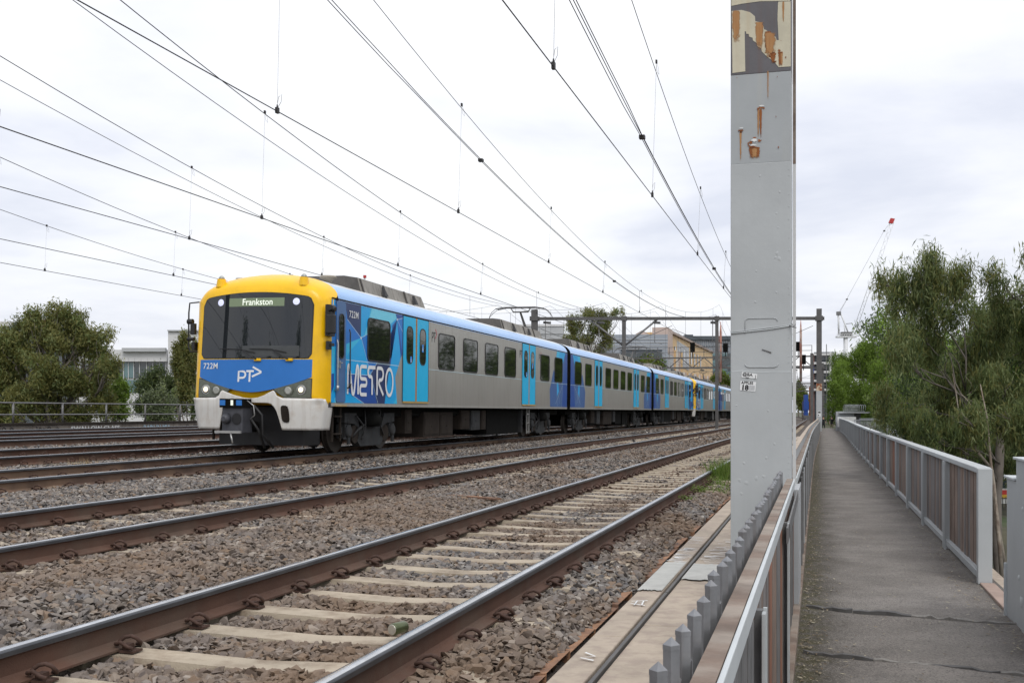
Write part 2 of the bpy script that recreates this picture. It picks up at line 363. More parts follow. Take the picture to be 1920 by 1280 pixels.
# ------------------------------------------------------------------ tracks (near rail p, near z, far rail p, far z)
TR = [('A', 1.92, .523, 3.59, .523), ('B', 6.00, .572, 7.67, .613), ('C', 10.08, .726, 11.75, .735),
      ('D', 14.15, .79, 15.82, .845), ('E', 18.2, .945, 19.87, .965), ('F', 22.25, 1.0, 23.92, 1.05)]
prof_p = [1.25, 1.40, 1.58, 1.92, 3.59, 4.8, 6.0, 7.67, 8.9, 10.08, 11.75, 12.9, 14.15, 15.82, 17, 18.2, 19.87, 21, 22.25, 23.92, 25.4, 27]
prof_z = [.22, .285, .345, .355, .34, .37, .39, .43, .50, .55, .56, .58, .61, .66, .73, .77, .79, .81, .82, .87, .92, .92]
def bed_z(p): return np.interp(p, prof_p, prof_z)
Tn, Tf = -14, 420
ps = np.concatenate([np.arange(1.25, 13, .25), np.arange(13, 27.1, 1.0)])
ts = np.concatenate([np.arange(Tn, 40, .35), np.arange(40, 120, 1.5), np.arange(120, Tf+1, 6)])
PP, TT = np.meshgrid(ps, ts)
Z = bed_z(PP) - .038 - .055*(np.abs(PP-2.755) < 1.0) + rng.normal(0, .008, PP.shape)
X = -PP + shift(TT)
verts = np.stack([X, TT, Z], -1).reshape(-1, 3)
nu = len(ps); ii, jj = np.meshgrid(np.arange(len(ts)-1), np.arange(nu-1), indexing='ij')
a = ii*nu+jj; q = np.stack([a, a+nu, a+nu+1, a+1], -1).reshape(-1)
o = bpy.data.objects.new('ballast_bed', fast_mesh('ballast_bed', verts, 4, q, [M['ballast']], True)); COL.objects.link(o); struct(o)

rail_prof = [(-.073,-.172),(.073,-.172),(.073,-.160),(.02,-.145),(.010,-.13),(.010,-.05),(.036,-.036),(.036,-.014),(.026,-.003),(.012,0),(-.012,0),(-.026,-.003),(-.036,-.014),(-.036,-.036),(-.010,-.05),(-.010,-.13),(-.02,-.145),(-.073,-.160)]
def rail_mesh(p, z, mats, wearside=0):
    tt = list(np.concatenate([np.arange(Tn, 60, 4.), np.arange(60, 150, 6.), np.arange(150, 400, 10.)]))
    n = len(rail_prof); mb = MB(); vs = []
    for t in tt:
        s = sh(t)
        for (dx, dz) in rail_prof: vs.append((-p+dx+s, t, z+dz))
    mb.v = vs
    for i in range(len(tt)-1):
        for k in range(n):
            k2 = (k+1) % n
            mm = 2 if k in (8, 9, 10) else (1 if k in (6,7,11,12) else 0)
            mb.f.append([i*n+k, i*n+k2, (i+1)*n+k2, (i+1)*n+k]); mb.m.append(mm); mb.sm.append(k in (7,8,9,10,11))
    return mb
# sleeper: tapered concrete beam
def sleeper_mesh():
    mb = MB(); L2, wt, wb, h = 1.24, .105, .14, .20
    xs = [-L2, -1.15, -.55, 0, .55, 1.15, L2]; dz = [-.02, 0, -.012, -.03, -.012, 0, -.02]
    vs = []
    for x, d in zip(xs, dz):
        vs += [(x, -wb, -h), (x, -wt, d), (x, wt, d), (x, wb, -h)]
    fs = []
    for i in range(len(xs)-1):
        o = i*4
        for k in range(3): fs.append((o+k, o+k+1, o+k+5, o+k+4))
    fs += [(0,3,2,1), (24,25,26,27)]
    mb.add(vs, [f[::-1] for f in fs]); return mb
SLP = sleeper_mesh().mesh('sleeper', M['sleeper'])
# spring clip: bent rod hooked over the rail foot, +x side
def clip_mesh():
    mb = MB()
    pts = [(.16,-.055,-.012),(.13,-.062,.0),(.085,-.058,.028),(.052,-.05,.012),(.050,-.028,.004),(.062,-.012,.030),(.085,.0,.055),(.115,.012,.062),(.140,.028,.045),(.152,.052,.012),(.140,.075,-.004),(.11,.09,-.008)]
    pts = [(x, y*.74, z*.74-.155+.012) for x, y, z in pts]
    mb.tube(pts, .0105, 7)
    mb.box(.085,.125,-.026,.022,-.175,-.134); mb.box(.074,.16,-.04,.045,-.178,-.166)
    return mb
CLIP = clip_mesh().mesh('spring_clip', M['clip'])
SP = .661
lab = {'A': 'nearest railway track with clean pale concrete sleepers beside the cable trough',
       'B': 'second railway track from the path, rusty brown rails, no train on it',
       'C': 'railway track under the blue and silver train',
       'D': 'empty railway track just beyond the train, dark rails',
       'E': 'second empty track beyond the train, between two others',
       'F': 'farthest railway track, next to the pipe railing on the left'}
keepout = []
for (nm, pn, zn, pf, zf) in TR:
    pc = (pn+pf)/2
    root = empty('railway_track', P(pc, 0, min(zn,zf)-.17), lab[nm], 'railway track', 'parallel railway tracks')
    inv = Vector(root.location)
    for (p, z, side) in ((pn, zn, 1), (pf, zf, -1)):
        side_m = M['rail_side2'] if nm in 'C' else M['rail_side']
        o = rail_mesh(p, z, None).build('rail', [side_m, M['rail_shoulder'], M['rail_top']], root); o.location = -inv
    tmax = {'A': 105, 'B': 105, 'C': 60, 'D': 40, 'E': 0, 'F': 0}[nm]
    tmin = max(1.16*pc-6, 2) if nm != 'A' else 1.8
    cant = math.atan2(zf-zn, pf-pn)
    k = 0; single = 0; rest = MB(); restc = MB()
    t = 6.32 - SP*30
    while t < tmax:
        if t > tmin:
            x = sh(t); zc = (zn+zf)/2-.172
            put('sleeper', SLP, root, (x, t, zc - inv.z + random.uniform(-.004,.004)), (0, cant, random.uniform(-.008,.008)))
            for (p, z, sd) in ((pn,zn,1),(pn,zn,-1),(pf,zf,1),(pf,zf,-1)):
                far = t > {'A':47,'B':38,'C':34,'D':0}.get(nm,0)
                if far and sd < 0: continue
                if single < 296 and not far:
                    o = put('spring_clip', CLIP, root, (-p+x-inv.x, t-.02, z-inv.z), (0,0,0 if sd>0 else math.pi)); single += 1
                else:
                    xx, zz = -p+x-inv.x, z-inv.z
                    pts = [(.16,-.055,-.155),(.085,-.058,-.115),(.052,-.05,-.13),(.062,-.012,-.113),(.115,.012,-.08),(.152,.052,-.13),(.11,.09,-.15)]
                    rest.tube([(xx+sd*a, t+sd*b, zz+c) for a,b,c in pts], .012, 4, caps=False)
        t += SP
    if rest.v: stuff(rest.build('spring_clip', M['clip'], root))

# ------------------------------------------------------------------ ballast stones (nobody could count them)
def stone_mesh(i):
    r = random.Random(i); bm = bmesh.new(); s = (r.uniform(.95,1.25), r.uniform(.65,.95), r.uniform(.42,.72))
    for _ in range(10):
        v = Vector((r.gauss(0,1), r.gauss(0,1), r.gauss(0,1))).normalized()*r.uniform(.8,1.05); bm.verts.new((v.x*s[0], v.y*s[1], v.z*s[2]))
    h = bmesh.ops.convex_hull(bm, input=bm.verts[:])
    bmesh.ops.delete(bm, geom=list({g for g in h['geom_interior'] if isinstance(g, bmesh.types.BMVert)}), context='VERTS')
    me = bpy.data.meshes.new('stone'); bm.to_mesh(me); bm.free(); return me
def stone_mat():
    m = bpy.data.materials.new('ballast_stone'); m.use_nodes = True; t = m.node_tree; ns = t.nodes; L = t.links
    b = ns['Principled BSDF']; b.inputs['Roughness'].default_value = .85; b.inputs['Specular IOR Level'].default_value = .3
    oi = ns.new('ShaderNodeObjectInfo'); r = ns.new('ShaderNodeValToRGB'); cr = r.color_ramp; cr.interpolation = 'LINEAR'
    cols = [(0,(.115,.100,.090)),(.16,(.20,.182,.168)),(.32,(.085,.083,.085)),(.48,(.25,.215,.18)),(.60,(.145,.137,.136)),(.72,(.21,.15,.105)),(.82,(.30,.275,.245)),(.92,(.105,.104,.112)),(1,(.42,.39,.35))]
    cr.elements[0].position = 0; cr.elements[0].color = (*cols[0][1],1); cr.elements[1].position = 1; cr.elements[1].color = (*cols[-1][1],1)
    for p_, c in cols[1:-1]: e = cr.elements.new(p_); e.color = (*c,1)
    L.new(oi.outputs['Random'], r.inputs[0])
    # brake dust and rust wash, strongest between the near tracks
    g = ns.new('ShaderNodeNewGeometry'); n = ns.new('ShaderNodeTexNoise'); n.inputs['Scale'].default_value = .55; n.inputs['Detail'].default_value = 5; L.new(g.outputs['Position'], n.inputs['Vector'])
    sp = ns.new('ShaderNodeSeparateXYZ'); L.new(g.outputs['Position'], sp.inputs[0])
    mr = ns.new('ShaderNodeMapRange'); mr.inputs['From Min'].default_value = .38; mr.inputs['From Max'].default_value = .68; L.new(n.outputs[0], mr.inputs['Value'])
    band = ns.new('ShaderNodeMapRange'); band.inputs['From Min'].default_value = -8.4; band.inputs['From Max'].default_value = -6.0; band.inputs['To Min'].default_value = .12; band.inputs['To Max'].default_value = .85
    L.new(sp.outputs['X'], band.inputs['Value'])
    mu = ns.new('ShaderNodeMath'); mu.operation = 'MULTIPLY'; L.new(mr.outputs[0], mu.inputs[0]); L.new(band.outputs[0], mu.inputs[1])
    mix = ns.new('ShaderNodeMix'); mix.data_type = 'RGBA'; L.new(mu.outputs[0], mix.inputs[0]); L.new(r.outputs[0], mix.inputs[6]); mix.inputs[7].default_value = (.185,.125,.082,1)
    L.new(mix.outputs[2], b.inputs['Base Color'])
    n2 = ns.new('ShaderNodeTexNoise'); n2.inputs['Scale'].default_value = 90; L.new(g.outputs['Position'], n2.inputs['Vector'])
    bp = ns.new('ShaderNodeBump'); bp.inputs['Distance'].default_value = .002; L.new(n2.outputs[0], bp.inputs['Height']); L.new(bp.outputs[0], b.inputs['Normal'])
    return m
M['stone'] = stone_mat()
scol = bpy.data.collections.new('stone_kinds')
for i in range(12):
    me = stone_mesh(i); me.materials.append(M['stone']); scol.objects.link(bpy.data.objects.new('stone', me))
def points_obj(name, pos, scl, material_m, coll, label=None):
    me = bpy.data.meshes.new(name); me.vertices.add(len(pos)); me.vertices.foreach_set('co', pos.astype(np.float32).ravel())
    at = me.attributes.new('sz', 'FLOAT', 'POINT'); at.data.foreach_set('value', scl.astype(np.float32))
    me.update(); o = bpy.data.objects.new(name, me); COL.objects.link(o)
    ng = bpy.data.node_groups.new(name, 'GeometryNodeTree')
    ng.interface.new_socket('Geometry', in_out='INPUT', socket_type='NodeSocketGeometry'); ng.interface.new_socket('Geometry', in_out='OUTPUT', socket_type='NodeSocketGeometry')
    n = ng.nodes; L = ng.links; gi = n.new('NodeGroupInput'); go = n.new('NodeGroupOutput')
    ci = n.new('GeometryNodeCollectionInfo'); ci.inputs['Collection'].default_value = coll; ci.inputs['Separate Children'].default_value = True; ci.inputs['Reset Children'].default_value = True
    ip = n.new('GeometryNodeInstanceOnPoints'); ip.inputs['Pick Instance'].default_value = True
    ri = n.new('FunctionNodeRandomValue'); ri.data_type = 'INT'; ri.inputs['Min'].default_value = 0; ri.inputs['Max'].default_value = 11
    rr = n.new('FunctionNodeRandomValue'); rr.data_type = 'FLOAT_VECTOR'; rr.inputs['Min'].default_value = (-.75,-.75,0); rr.inputs['Max'].default_value = (.75,.75,6.28)
    na = n.new('GeometryNodeInputNamedAttribute'); na.data_type = 'FLOAT'; na.inputs['Name'].default_value = 'sz'
    L.new(gi.outputs[0], ip.inputs['Points']); L.new(ci.outputs[0], ip.inputs['Instance'])
    L.new([s for s in ri.outputs if s.type == 'INT'][0], ip.inputs['Instance Index'])
    L.new([s for s in rr.outputs if s.type == 'VECTOR'][0], ip.inputs['Rotation'])
    L.new([s for s in na.outputs if s.type == 'VALUE'][0], ip.inputs['Scale']); L.new(ip.outputs[0], go.inputs[0])
    md = o.modifiers.new('scatter', 'NODES'); md.node_group = ng
    stuff(o); return o
def scatter(n, zmin, zmax, size, layers=1):
    # uniform over the ground seen between camera depths zmin..zmax
    d = np.sqrt(rng.uniform(zmin**2, zmax**2, n)); u = rng.uniform(-1.06, .5, n)*960/2050
    x = CT*u*d - ST*d; y = ST*u*d + CT*d
    p = -x + shift(y)
    return p, y
def stones(p, t, size, keep_all=False):
    ok = (p > 1.36) & (p < 25.3)
    z = bed_z(p).copy(); s = size*(.5+1.0*rng.random(len(p))**1.7)
    for (nm, pn, zn, pf, zf) in TR:
        for pr in (pn, pf): ok &= np.abs(p-pr) > .085
        pc = (pn+pf)/2; ph = np.abs(((t-6.32)/SP + .5) % 1 - .5)*SP
        onsl = (np.abs(p-pc) < 1.34) & (ph < .118 + .55*s)
        lim = {'A': .0, 'B': .25, 'C': .6, 'D': .8, 'E': 1, 'F': 1}[nm]
        inner = np.abs(p-pc) < .72
        l = np.where(inner, lim, lim+.10)
        if nm == 'A': l = np.where(p > pc+.9, .30, np.where(p < pc-.9, .72+.28*np.sin(t*1.9)**2, l))
        if nm == 'B': l = np.where(np.abs(p-pc) > .95, .5, l)
        ok &= ~(onsl & (rng.random(len(p)) > l))
        gauge = (np.abs(p-pc) < .78)
        z = np.where(gauge & (p < 4), z - .038, np.where(gauge, z-.016, z))
        # heap slightly between sleeper and shoulder
    z = z + rng.uniform(-.030, .014, len(p)) + .02*np.sin(p*5.1+t*2.3)*np.sin(t*1.7-p*1.1)
    hump = np.interp(p, [3.9,4.4,5.2,5.6], [0,.05,.05,0]) + np.interp(p, [8.1,8.6,9.2,9.7], [0,.05,.05,0])
    z = z + hump
    pos = np.stack([-p + shift(t), t, z], -1)
    return pos[ok], s[ok]
A1 = scatter(165000, 4.3, 17, .03); A2 = scatter(150000, 17, 42, .045); A3 = scatter(70000, 42, 110, .08)
G_ = rng.uniform(3, 17, 26000); G_p = rng.uniform(2.0, 3.5, 26000)
S = [stones(G_p, G_, .036), stones(*A1, .035), stones(*A2, .040), stones(*A3, .075)]
pos = np.concatenate([s[0] for s in S]); scl = np.concatenate([s[1] for s in S])
points_obj('ballast_stones', pos, scl, None, scol)
# ------------------------------------------------------------------ path and abutments
def strip(mb, prof, tlist, shiftf=sh, m=0, close=False, smooth=False):
    """sweep a (p, z) profile along the line"""
    n = len(prof); vs = []
    for t in tlist:
        s = shiftf(t)
        for (p, z) in prof: vs.append((-p+s, t, z))
    fs = []
    for i in range(len(tlist)-1):
        for k in range(n if close else n-1):
            k2 = (k+1) % n; fs.append((i*n+k, (i+1)*n+k, (i+1)*n+k2, i*n+k2))
    mb.add(vs, fs, m, smooth)
    if close:
        o = len(mb.v)-len(vs); e = o+(len(tlist)-1)*n
        mb.f.append([o+k for k in range(n)]); mb.m.append(m); mb.sm.append(False)
        mb.f.append([e+n-1-k for k in range(n)]); mb.m.append(m); mb.sm.append(False)
TL = list(np.arange(-8, 30, 1.0)) + list(np.arange(30, 112, 4.0)) + [113.]
# path surface: fine grid near, gently uneven
pl, pr = .157, -1.62
us = np.linspace(pl, pr, 36); tt = np.concatenate([np.arange(-6, 20, .08), np.arange(20, 114, 1.)])
UU, T2 = np.meshgrid(us, tt)
zz = .006*np.sin(T2*1.3+UU*2)+.004*np.sin(T2*3.1-UU*4)
# lifted edge at the two expansion joints
for tj, hh in ((8.88, .012), (7.15, .012)):
    d = T2-(tj+.25*(UU+.7)); zz += hh*np.exp(-(np.clip(d,0,None)/.5)**2)*(d > 0)*(.6+.4*np.sin(UU*7))
# asphalt sinks to the right edge in front
v = np.stack([-UU+shift(T2), T2, zz], -1).reshape(-1,3)
nu = len(us); ii, jj = np.meshgrid(np.arange(len(tt)-1), np.arange(nu-1), indexing='ij'); a = ii*nu+jj
o = bpy.data.objects.new('footpath', fast_mesh('footpath', v, 4, np.stack([a, a+1, a+nu+1, a+nu], -1)[...,::-1].reshape(-1), [M['asphalt']], True)); COL.objects.link(o); struct(o)
# asphalt: speckled, moss along the left edge, darker brown margins
m = M['asphalt']; t_ = m.node_tree; ns = t_.nodes; L = t_.links; b = ns['Principled BSDF']
src = b.inputs['Base Color'].links[0].from_socket
g = ns.new('ShaderNodeNewGeometry'); sp = ns.new('ShaderNodeSeparateXYZ'); L.new(g.outputs['Position'], sp.inputs[0])
def mr(vv, a0, a1, b0=0., b1=1.):
    r = ns.new('ShaderNodeMapRange'); r.interpolation_type = 'SMOOTHSTEP'
    for k, q in zip(('From Min','From Max','To Min','To Max'), (a0,a1,b0,b1)): r.inputs[k].default_value = q
    L.new(vv, r.inputs['Value']); return r.outputs[0]
def nz(s, d=5, ro=.6):
    n = ns.new('ShaderNodeTexNoise'); n.inputs['Scale'].default_value = s; n.inputs['Detail'].default_value = d; n.inputs['Roughness'].default_value = ro; L.new(g.outputs['Position'], n.inputs['Vector']); return n.outputs[0]
def mth(op, a, b_):
    x = ns.new('ShaderNodeMath'); x.operation = op
    for i, q in enumerate((a, b_)):
        if isinstance(q, (int, float)): x.inputs[i].default_value = q
        else: L.new(q, x.inputs[i])
    return x.outputs[0]
def mixc(f, a, c):
    x = ns.new('ShaderNodeMix'); x.data_type = 'RGBA'; L.new(f, x.inputs[0]); L.new(a, x.inputs[6]); x.inputs[7].default_value = (*c,1); return x.outputs[2]
edge = mth('ADD', sp.outputs['X'], mth('MULTIPLY', mth('SUBTRACT', nz(2.2), .5), .75))
edgem = mth('ADD', sp.outputs['X'], mth('MULTIPLY', mth('SUBTRACT', nz(3.2), .5), .40))
c = mixc(mth('MULTIPLY', mr(edge, .34, -.06), .70), src, (.045,.038,.026))
c = mixc(mth('MULTIPLY', mr(edgem, .10, -.08), mr(nz(8), .36, .56)), c, (.060,.053,.020))
edge2 = mth('ADD', sp.outputs['X'], mth('MULTIPLY', mth('SUBTRACT', nz(1.7), .5), .7))
c = mixc(mth('MULTIPLY', mr(edge2, 1.1, 1.5), .55), c, (.06,.05,.04))
vor = ns.new('ShaderNodeTexVoronoi'); vor.inputs['Scale'].default_value = 95; L.new(g.outputs['Position'], vor.inputs['Vector'])
sc_ = ns.new('ShaderNodeSeparateColor'); L.new(vor.outputs['Color'], sc_.inputs[0])
c = mixc(mth('MULTIPLY', mr(sc_.outputs[0], .72, .98), .5), c, (.30,.27,.235))
c = mixc(mth('MULTIPLY', mr(sc_.outputs[1], .75, .95), .5), c, (.035,.032,.03))
L.new(c, b.inputs['Base Color'])
bp = [n for n in ns if n.type == 'BUMP'][0]; bp.inputs['Distance'].default_value = .006
L.new(vor.outputs['Distance'], bp.inputs['Height'])

M['old_strip'] = material('perished_strip', (.21,.20,.185), .9, var=.3, vscale=14, bump=.002, bscale=60)
def joint(tj, amp, seed, label, x0=-.10, x1=1.70):
    r = random.Random(seed); root = empty('joint_strip', (.8, tj, 0), label, 'joint strip', 'raised joint strips across the path')
    x = x0
    while x < x1:
        L_ = r.uniform(.28, .62); x2 = min(x+L_, x1); mb = MB(); n = 7; pts_t = []; pts_b = []
        for i in range(n+1):
            xx = x+(x2-x)*i/n; y = tj - .25*(xx-.7) + r.uniform(-.008,.008)
            wd = r.uniform(.006,.018); h = .020+r.uniform(-.008,.010)
            pts_t.append((xx-.8, y-tj-wd, h)); pts_b.append((xx-.8, y-tj+wd, h+r.uniform(0,.01)))
        vs = pts_t + pts_b + [(a,b_,-.02) for a,b_,_ in pts_t] + [(a,b_,-.02) for a,b_,_ in pts_b]
        k = n+1
        fs = [(i,i+1,k+i+1,k+i) for i in range(n)] + [(2*k+i,2*k+i+1,i+1,i) for i in range(n)] + [(k+i,k+i+1,3*k+i+1,3*k+i) for i in range(n)]
        fs += [(0,k,3*k,2*k),(n,2*k+n,3*k+n,k+n)]
        mb.add(vs, fs); mb.build('strip_piece', M['old_strip'] if r.random() < .75 else M['steel_dark'], root); x = x2+.004
joint(9.05, 1, 3, 'cracked grey strip crossing the asphalt path where the railing begins')
joint(7.30, 1, 9, 'dark broken strip crossing the asphalt path at the bottom of the picture')
# concrete edge on the right where the kerb is bare
mb = MB(); mb.box(1.44, 1.57, 9.33, 10.94, -.2, .02); o = mb.build('concrete_kerb', material('kerb_pinkish', (.30,.22,.18), .9, var=.2), bevel=.008)
tag(o, 'short pinkish concrete kerb beside the river at the end of the railing', 'kerb')
# bridge slab edge below
mb = MB(); strip(mb, [(.3,-.02),(.3,-.9),(-1.75,-.9),(-1.75,-.03),(-1.62,-.012),(.157,-.012)], TL, close=True)
o = mb.build('bridge_deck', M['concrete']); struct(o)
# fallen leaves and litter on the path
r = random.Random(5); vs = []; tint = []
for i in range(2400):
    t = 4.5+ (r.random()**1.6)*30; e = r.random()
    x = (-.12+abs(r.gauss(0,.12)) if e < .5 else (1.42-abs(r.gauss(0,.16)) if e < .8 else r.uniform(-.1,1.4))) + sh(t)
    L_ = r.uniform(.008,.028); wd = L_*r.uniform(.12,.4); a = r.uniform(0, math.pi); dx, dy = math.cos(a), math.sin(a); z = .012+r.uniform(0,.004)
    vs += [(x-dx*L_, t-dy*L_, z), (x+dy*wd, t-dx*wd, z+.004), (x+dx*L_, t+dy*L_, z+.003), (x-dy*wd, t+dx*wd, z+.002)]; tint.append(r.random())
M['litter'] = foliage('dry_leaf', (.10,.06,.03), (.22,.17,.10), (.42,.38,.28), .1)
o = bpy.data.objects.new('fallen_leaves', fast_mesh('fallen_leaves', vs, 4, np.arange(len(vs)), [M['litter']], attr=tint)); COL.objects.link(o); stuff(o)

# ------------------------------------------------------------------ cable trough between the ballast and the path
root = empty('cable_trough', P(1.0, 10, .2), 'concrete cable trough with lids and an open slot beside the nearest track', 'cable trough')
inv = Vector(root.location)
def tb(p0, p1, t0, t1, z0, z1, name, mat, bev=.008, chamf=False, tilt=0.):
    mb = MB(); n = max(1, int((t1-t0)/4)); tl = [t0+(t1-t0)*i/n for i in range(n+1)]
    prof = [(p0,z0),(p0,z1),(p1-.02 if chamf else p1,z1+tilt)] + ([(p1,z1-.03)] if chamf else []) + [(p1,z0)]
    strip(mb, [(p-1.0, z-.2) for p, z in prof], [a-10 for a in tl], lambda a: sh(a+10), close=True)
    return mb.build(name, mat, root, bevel=bev)
r = random.Random(2); t = -1.0; i = 0
while t < 60:
    L_ = 2.45 if t < 30 else 5
    tb(1.10, 1.30, t, t+L_-.010, -.1, .29+r.uniform(-.004,.004), 'trough_kerb', M['concrete'], chamf=True, tilt=-.004)
    t += L_
tb(1.055, 1.093, -1, 60, -.1, .215, 'slot_floor', M['under'], 0)
t = -1.0
while t < 30:
    L_ = r.choice([1.2,1.55,1.9]); tb(.22, 1.045, t, t+L_-.008, -.05, .285+r.uniform(-.004,.004), 'slab', M['concrete']); t += L_
tb(.22, 1.045, 30, 112, -.05, .285, 'slab', M['concrete'], 0)
# thin dark strip of cable capping in the slot
for t0, t1 in ((2.5, 7.9), (7.93, 16), (16.03, 26)):
    tb(1.050, 1.072, t0, t1, .2, .298, 'cable_cover', M['steel_dark'], .002)
# painted grey patches on the lids
for (p0,p1,t0,t1,mm) in ((1.105,1.283,8.0,9.55,'patch_paint'),(.62,1.035,8.6,9.5,'patch_paint')):
    mb = MB(); n = 14; rr = random.Random(int(t0*10)); a = []; c2 = []
    for k in range(n+1):
        p = p0+(p1-p0)*k/n; a.append((-p+1.0, t0-10+rr.uniform(-.03,.03), .2955-.2)); c2.append((-p+1.0, t1-10+rr.uniform(-.03,.03), .2955-.2))
    mb.add(a+c2, [(k+1,k,n+1+k,n+2+k) for k in range(n)]); mb.build('paint_patch', M[mm], root)
mb = MB(); rr = random.Random(8)
for k in range(90):
    t0 = rr.choice([rr.uniform(9.4,11.5), rr.uniform(9.4, 10.6)]); p0 = rr.uniform(1.10,1.16) if rr.random()<.6 else rr.uniform(.75,.9); L_ = rr.uniform(.08,.16) if p0>1 else rr.uniform(.08,.14); wd = rr.uniform(.004,.012)
    mb.quad((-p0+1, t0-10, .096), (-p0-L_+1, t0-10+rr.uniform(.0,.03), .096), (-p0-L_+1, t0-10+wd+rr.uniform(.0,.03), .096), (-p0+1, t0-10+wd, .096))
mb.build('white_scratches', M['white_paint'], root)
mb = MB()
for seg in ([(0,0),(.3,.9),(.5,.2),(.7,.95),(1,.1)], [(0,.6),(.9,.65)], [(.1,.2),(.95,.3)]):
    ribbon(mb, seg, .09, lambda a, b_: (-1.13-.12*b_+1, 7.35-10+.2*a, .0965))
mb.build('chalk_mark', M['white_paint'], root)
mb = MB(); ribbon(mb, [(0,0),(.2,.8),(.45,.1),(.8,.8)], .1, lambda a, b_: (-1.14-.1*b_+1, 5.65-10+.22*a, .0965)); mb.build('chalk_mark', M['white_paint'], root)
# crumbling rusty edging along the ballast
r = random.Random(4); t = 2.0; k = 0
root2 = empty('ballast_edging', P(1.4, 8, .2), 'crumbling rust-brown edging between the ballast and the cable trough', 'edging')
while t < 22:
    L_ = r.uniform(.25,.9)
    if r.random() < .8:
        mb = MB(); n = 6; vs = []; pw = r.uniform(.03,.06); zt = r.uniform(.262,.292)
        for i in range(n+1):
            y = t-8+L_*i/n; vs += [(-1.315+1.4,y,zt-.2+.0), (-1.335-pw+r.uniform(-.018,.018)+1.4,y,zt-.2+r.uniform(-.008,.004)), (-1.35-pw+1.4,y,-.1), (-1.315+1.4, y, -.1)]
        fs = []
        for i in range(n):
            q = i*4
            for c_ in range(3): fs.append((q+c_, q+c_+1, q+c_+5, q+c_+4))
        fs += [(0,3,2,1), (n*4,n*4+1,n*4+2,n*4+3)]
        mb.add(vs, [f[::-1] for f in fs]); mb.build('edging_piece', M['rust_dirt'], root2)
    t += L_+.01

# ------------------------------------------------------------------ left parapet girder with flange, web and stiffeners
root = empty('parapet_girder', P(.2, 5, 0), 'grey riveted steel parapet on the left of the path with a grimy brown top flange', 'parapet')
inv = Vector(root.location)
def sw(prof, t0, t1, name, mat, bev=.0, parent=None, step=2.0):
    par = parent or root; iv = Vector(par.location); mb = MB(); n = max(1, int(math.ceil((t1-t0)/step))); tl = [t0+(t1-t0)*i/n for i in range(n+1)]
    vs = MB(); strip(mb, [(p+iv.x, z-iv.z) for p, z in prof], [a-iv.y for a in tl], lambda a: sh(a+iv.y), close=True)
    return mb.build(name, mat, par, bevel=bev)
T0, T1, TE = 1.0, 9.25, 112.5
sw([(.202,1.040),(.202,1.052),(.252,1.052),(.252,1.040)], T0, T1, 'top_flange', M['brown_flange'])
sw([(.186,.985),(.186,1.0515),(.200,1.0515),(.200,.985)], T0, T1, 'flange_edge', M['pale_paint'], .003)
sw([(.215,.10),(.215,1.036),(.226,1.036),(.226,.10)], T0, T1, 'web_plate', M['steel_mid'])
sw([(.140,.0),(.140,.075),(.212,.075),(.212,.0)], T0, TE, 'bottom_flange', M['brown_flange'], .004)
# beyond the post: plate upstand outside, flange inside
sw([(.198,1.010),(.198,1.022),(.258,1.022),(.258,1.010)], 9.95, TE, 'top_flange', M['brown_flange'])
sw([(.184,.955),(.184,1.0215),(.196,1.0215),(.196,.955)], 9.95, TE, 'flange_edge', M['pale_paint'], .003)
sw([(.262,.3),(.262,1.14),(.274,1.14),(.274,.3)], 9.95, TE, 'upstand_plate', M['steel_blue'])
sw([(.258,1.142),(.258,1.156),(.33,1.156),(.33,1.142)], 9.95, TE, 'upstand_cap', M['concrete'])
sw([(.215,.08),(.215,1.008),(.224,1.008),(.224,.08)], 9.95, TE, 'web_plate', M['steel_mid'])
r = random.Random(6)
# bays of weathered boards between grey posts, as on the right-hand railing
for t in (.62, 3.42, 6.22):
    sw([(.156,.076),(.156,.984),(.168,.984),(.168,.076)], t, t+.05, 'post', M['steel_grey'], .002)
    sw([(.156,.076),(.156,.984),(.168,.984),(.168,.076)], t+.11, t+.125, 'thin_post', M['pale_paint'], 0)
    sw([(.168,.076),(.168,.984),(.2145,.984),(.2145,.076)], t+.06, t+.10, 'post_web', M['steel_mid'], 0)
for (ta, tb_) in ((1.0,3.42),(3.56,6.22),(6.36,8.97)):
    y = ta
    while y < tb_-.03:
        wd = r.uniform(.12,.16); y2 = min(y+wd, tb_)
        f_ = (y-ta)/(tb_-ta); q = r.uniform(0,.006)
        mt = M['timber_rust'] if (.28 < f_ < .42 or r.random() < .12) else (M['steel_mid'] if f_ > .62 and r.random() < .7 else (M['timber'] if r.random() < .5 else M['timber_grey']))
        sw([(.186+q,.08),(.186+q,.975),(.210,.975),(.210,.08)], y, y2-.006, 'board', mt, 0); y = y2
sw([(.156,.90),(.156,.983),(.166,.983),(.166,.90)], 6.0, 8.95, 'stiffening_strip', M['steel_mid'], 0)
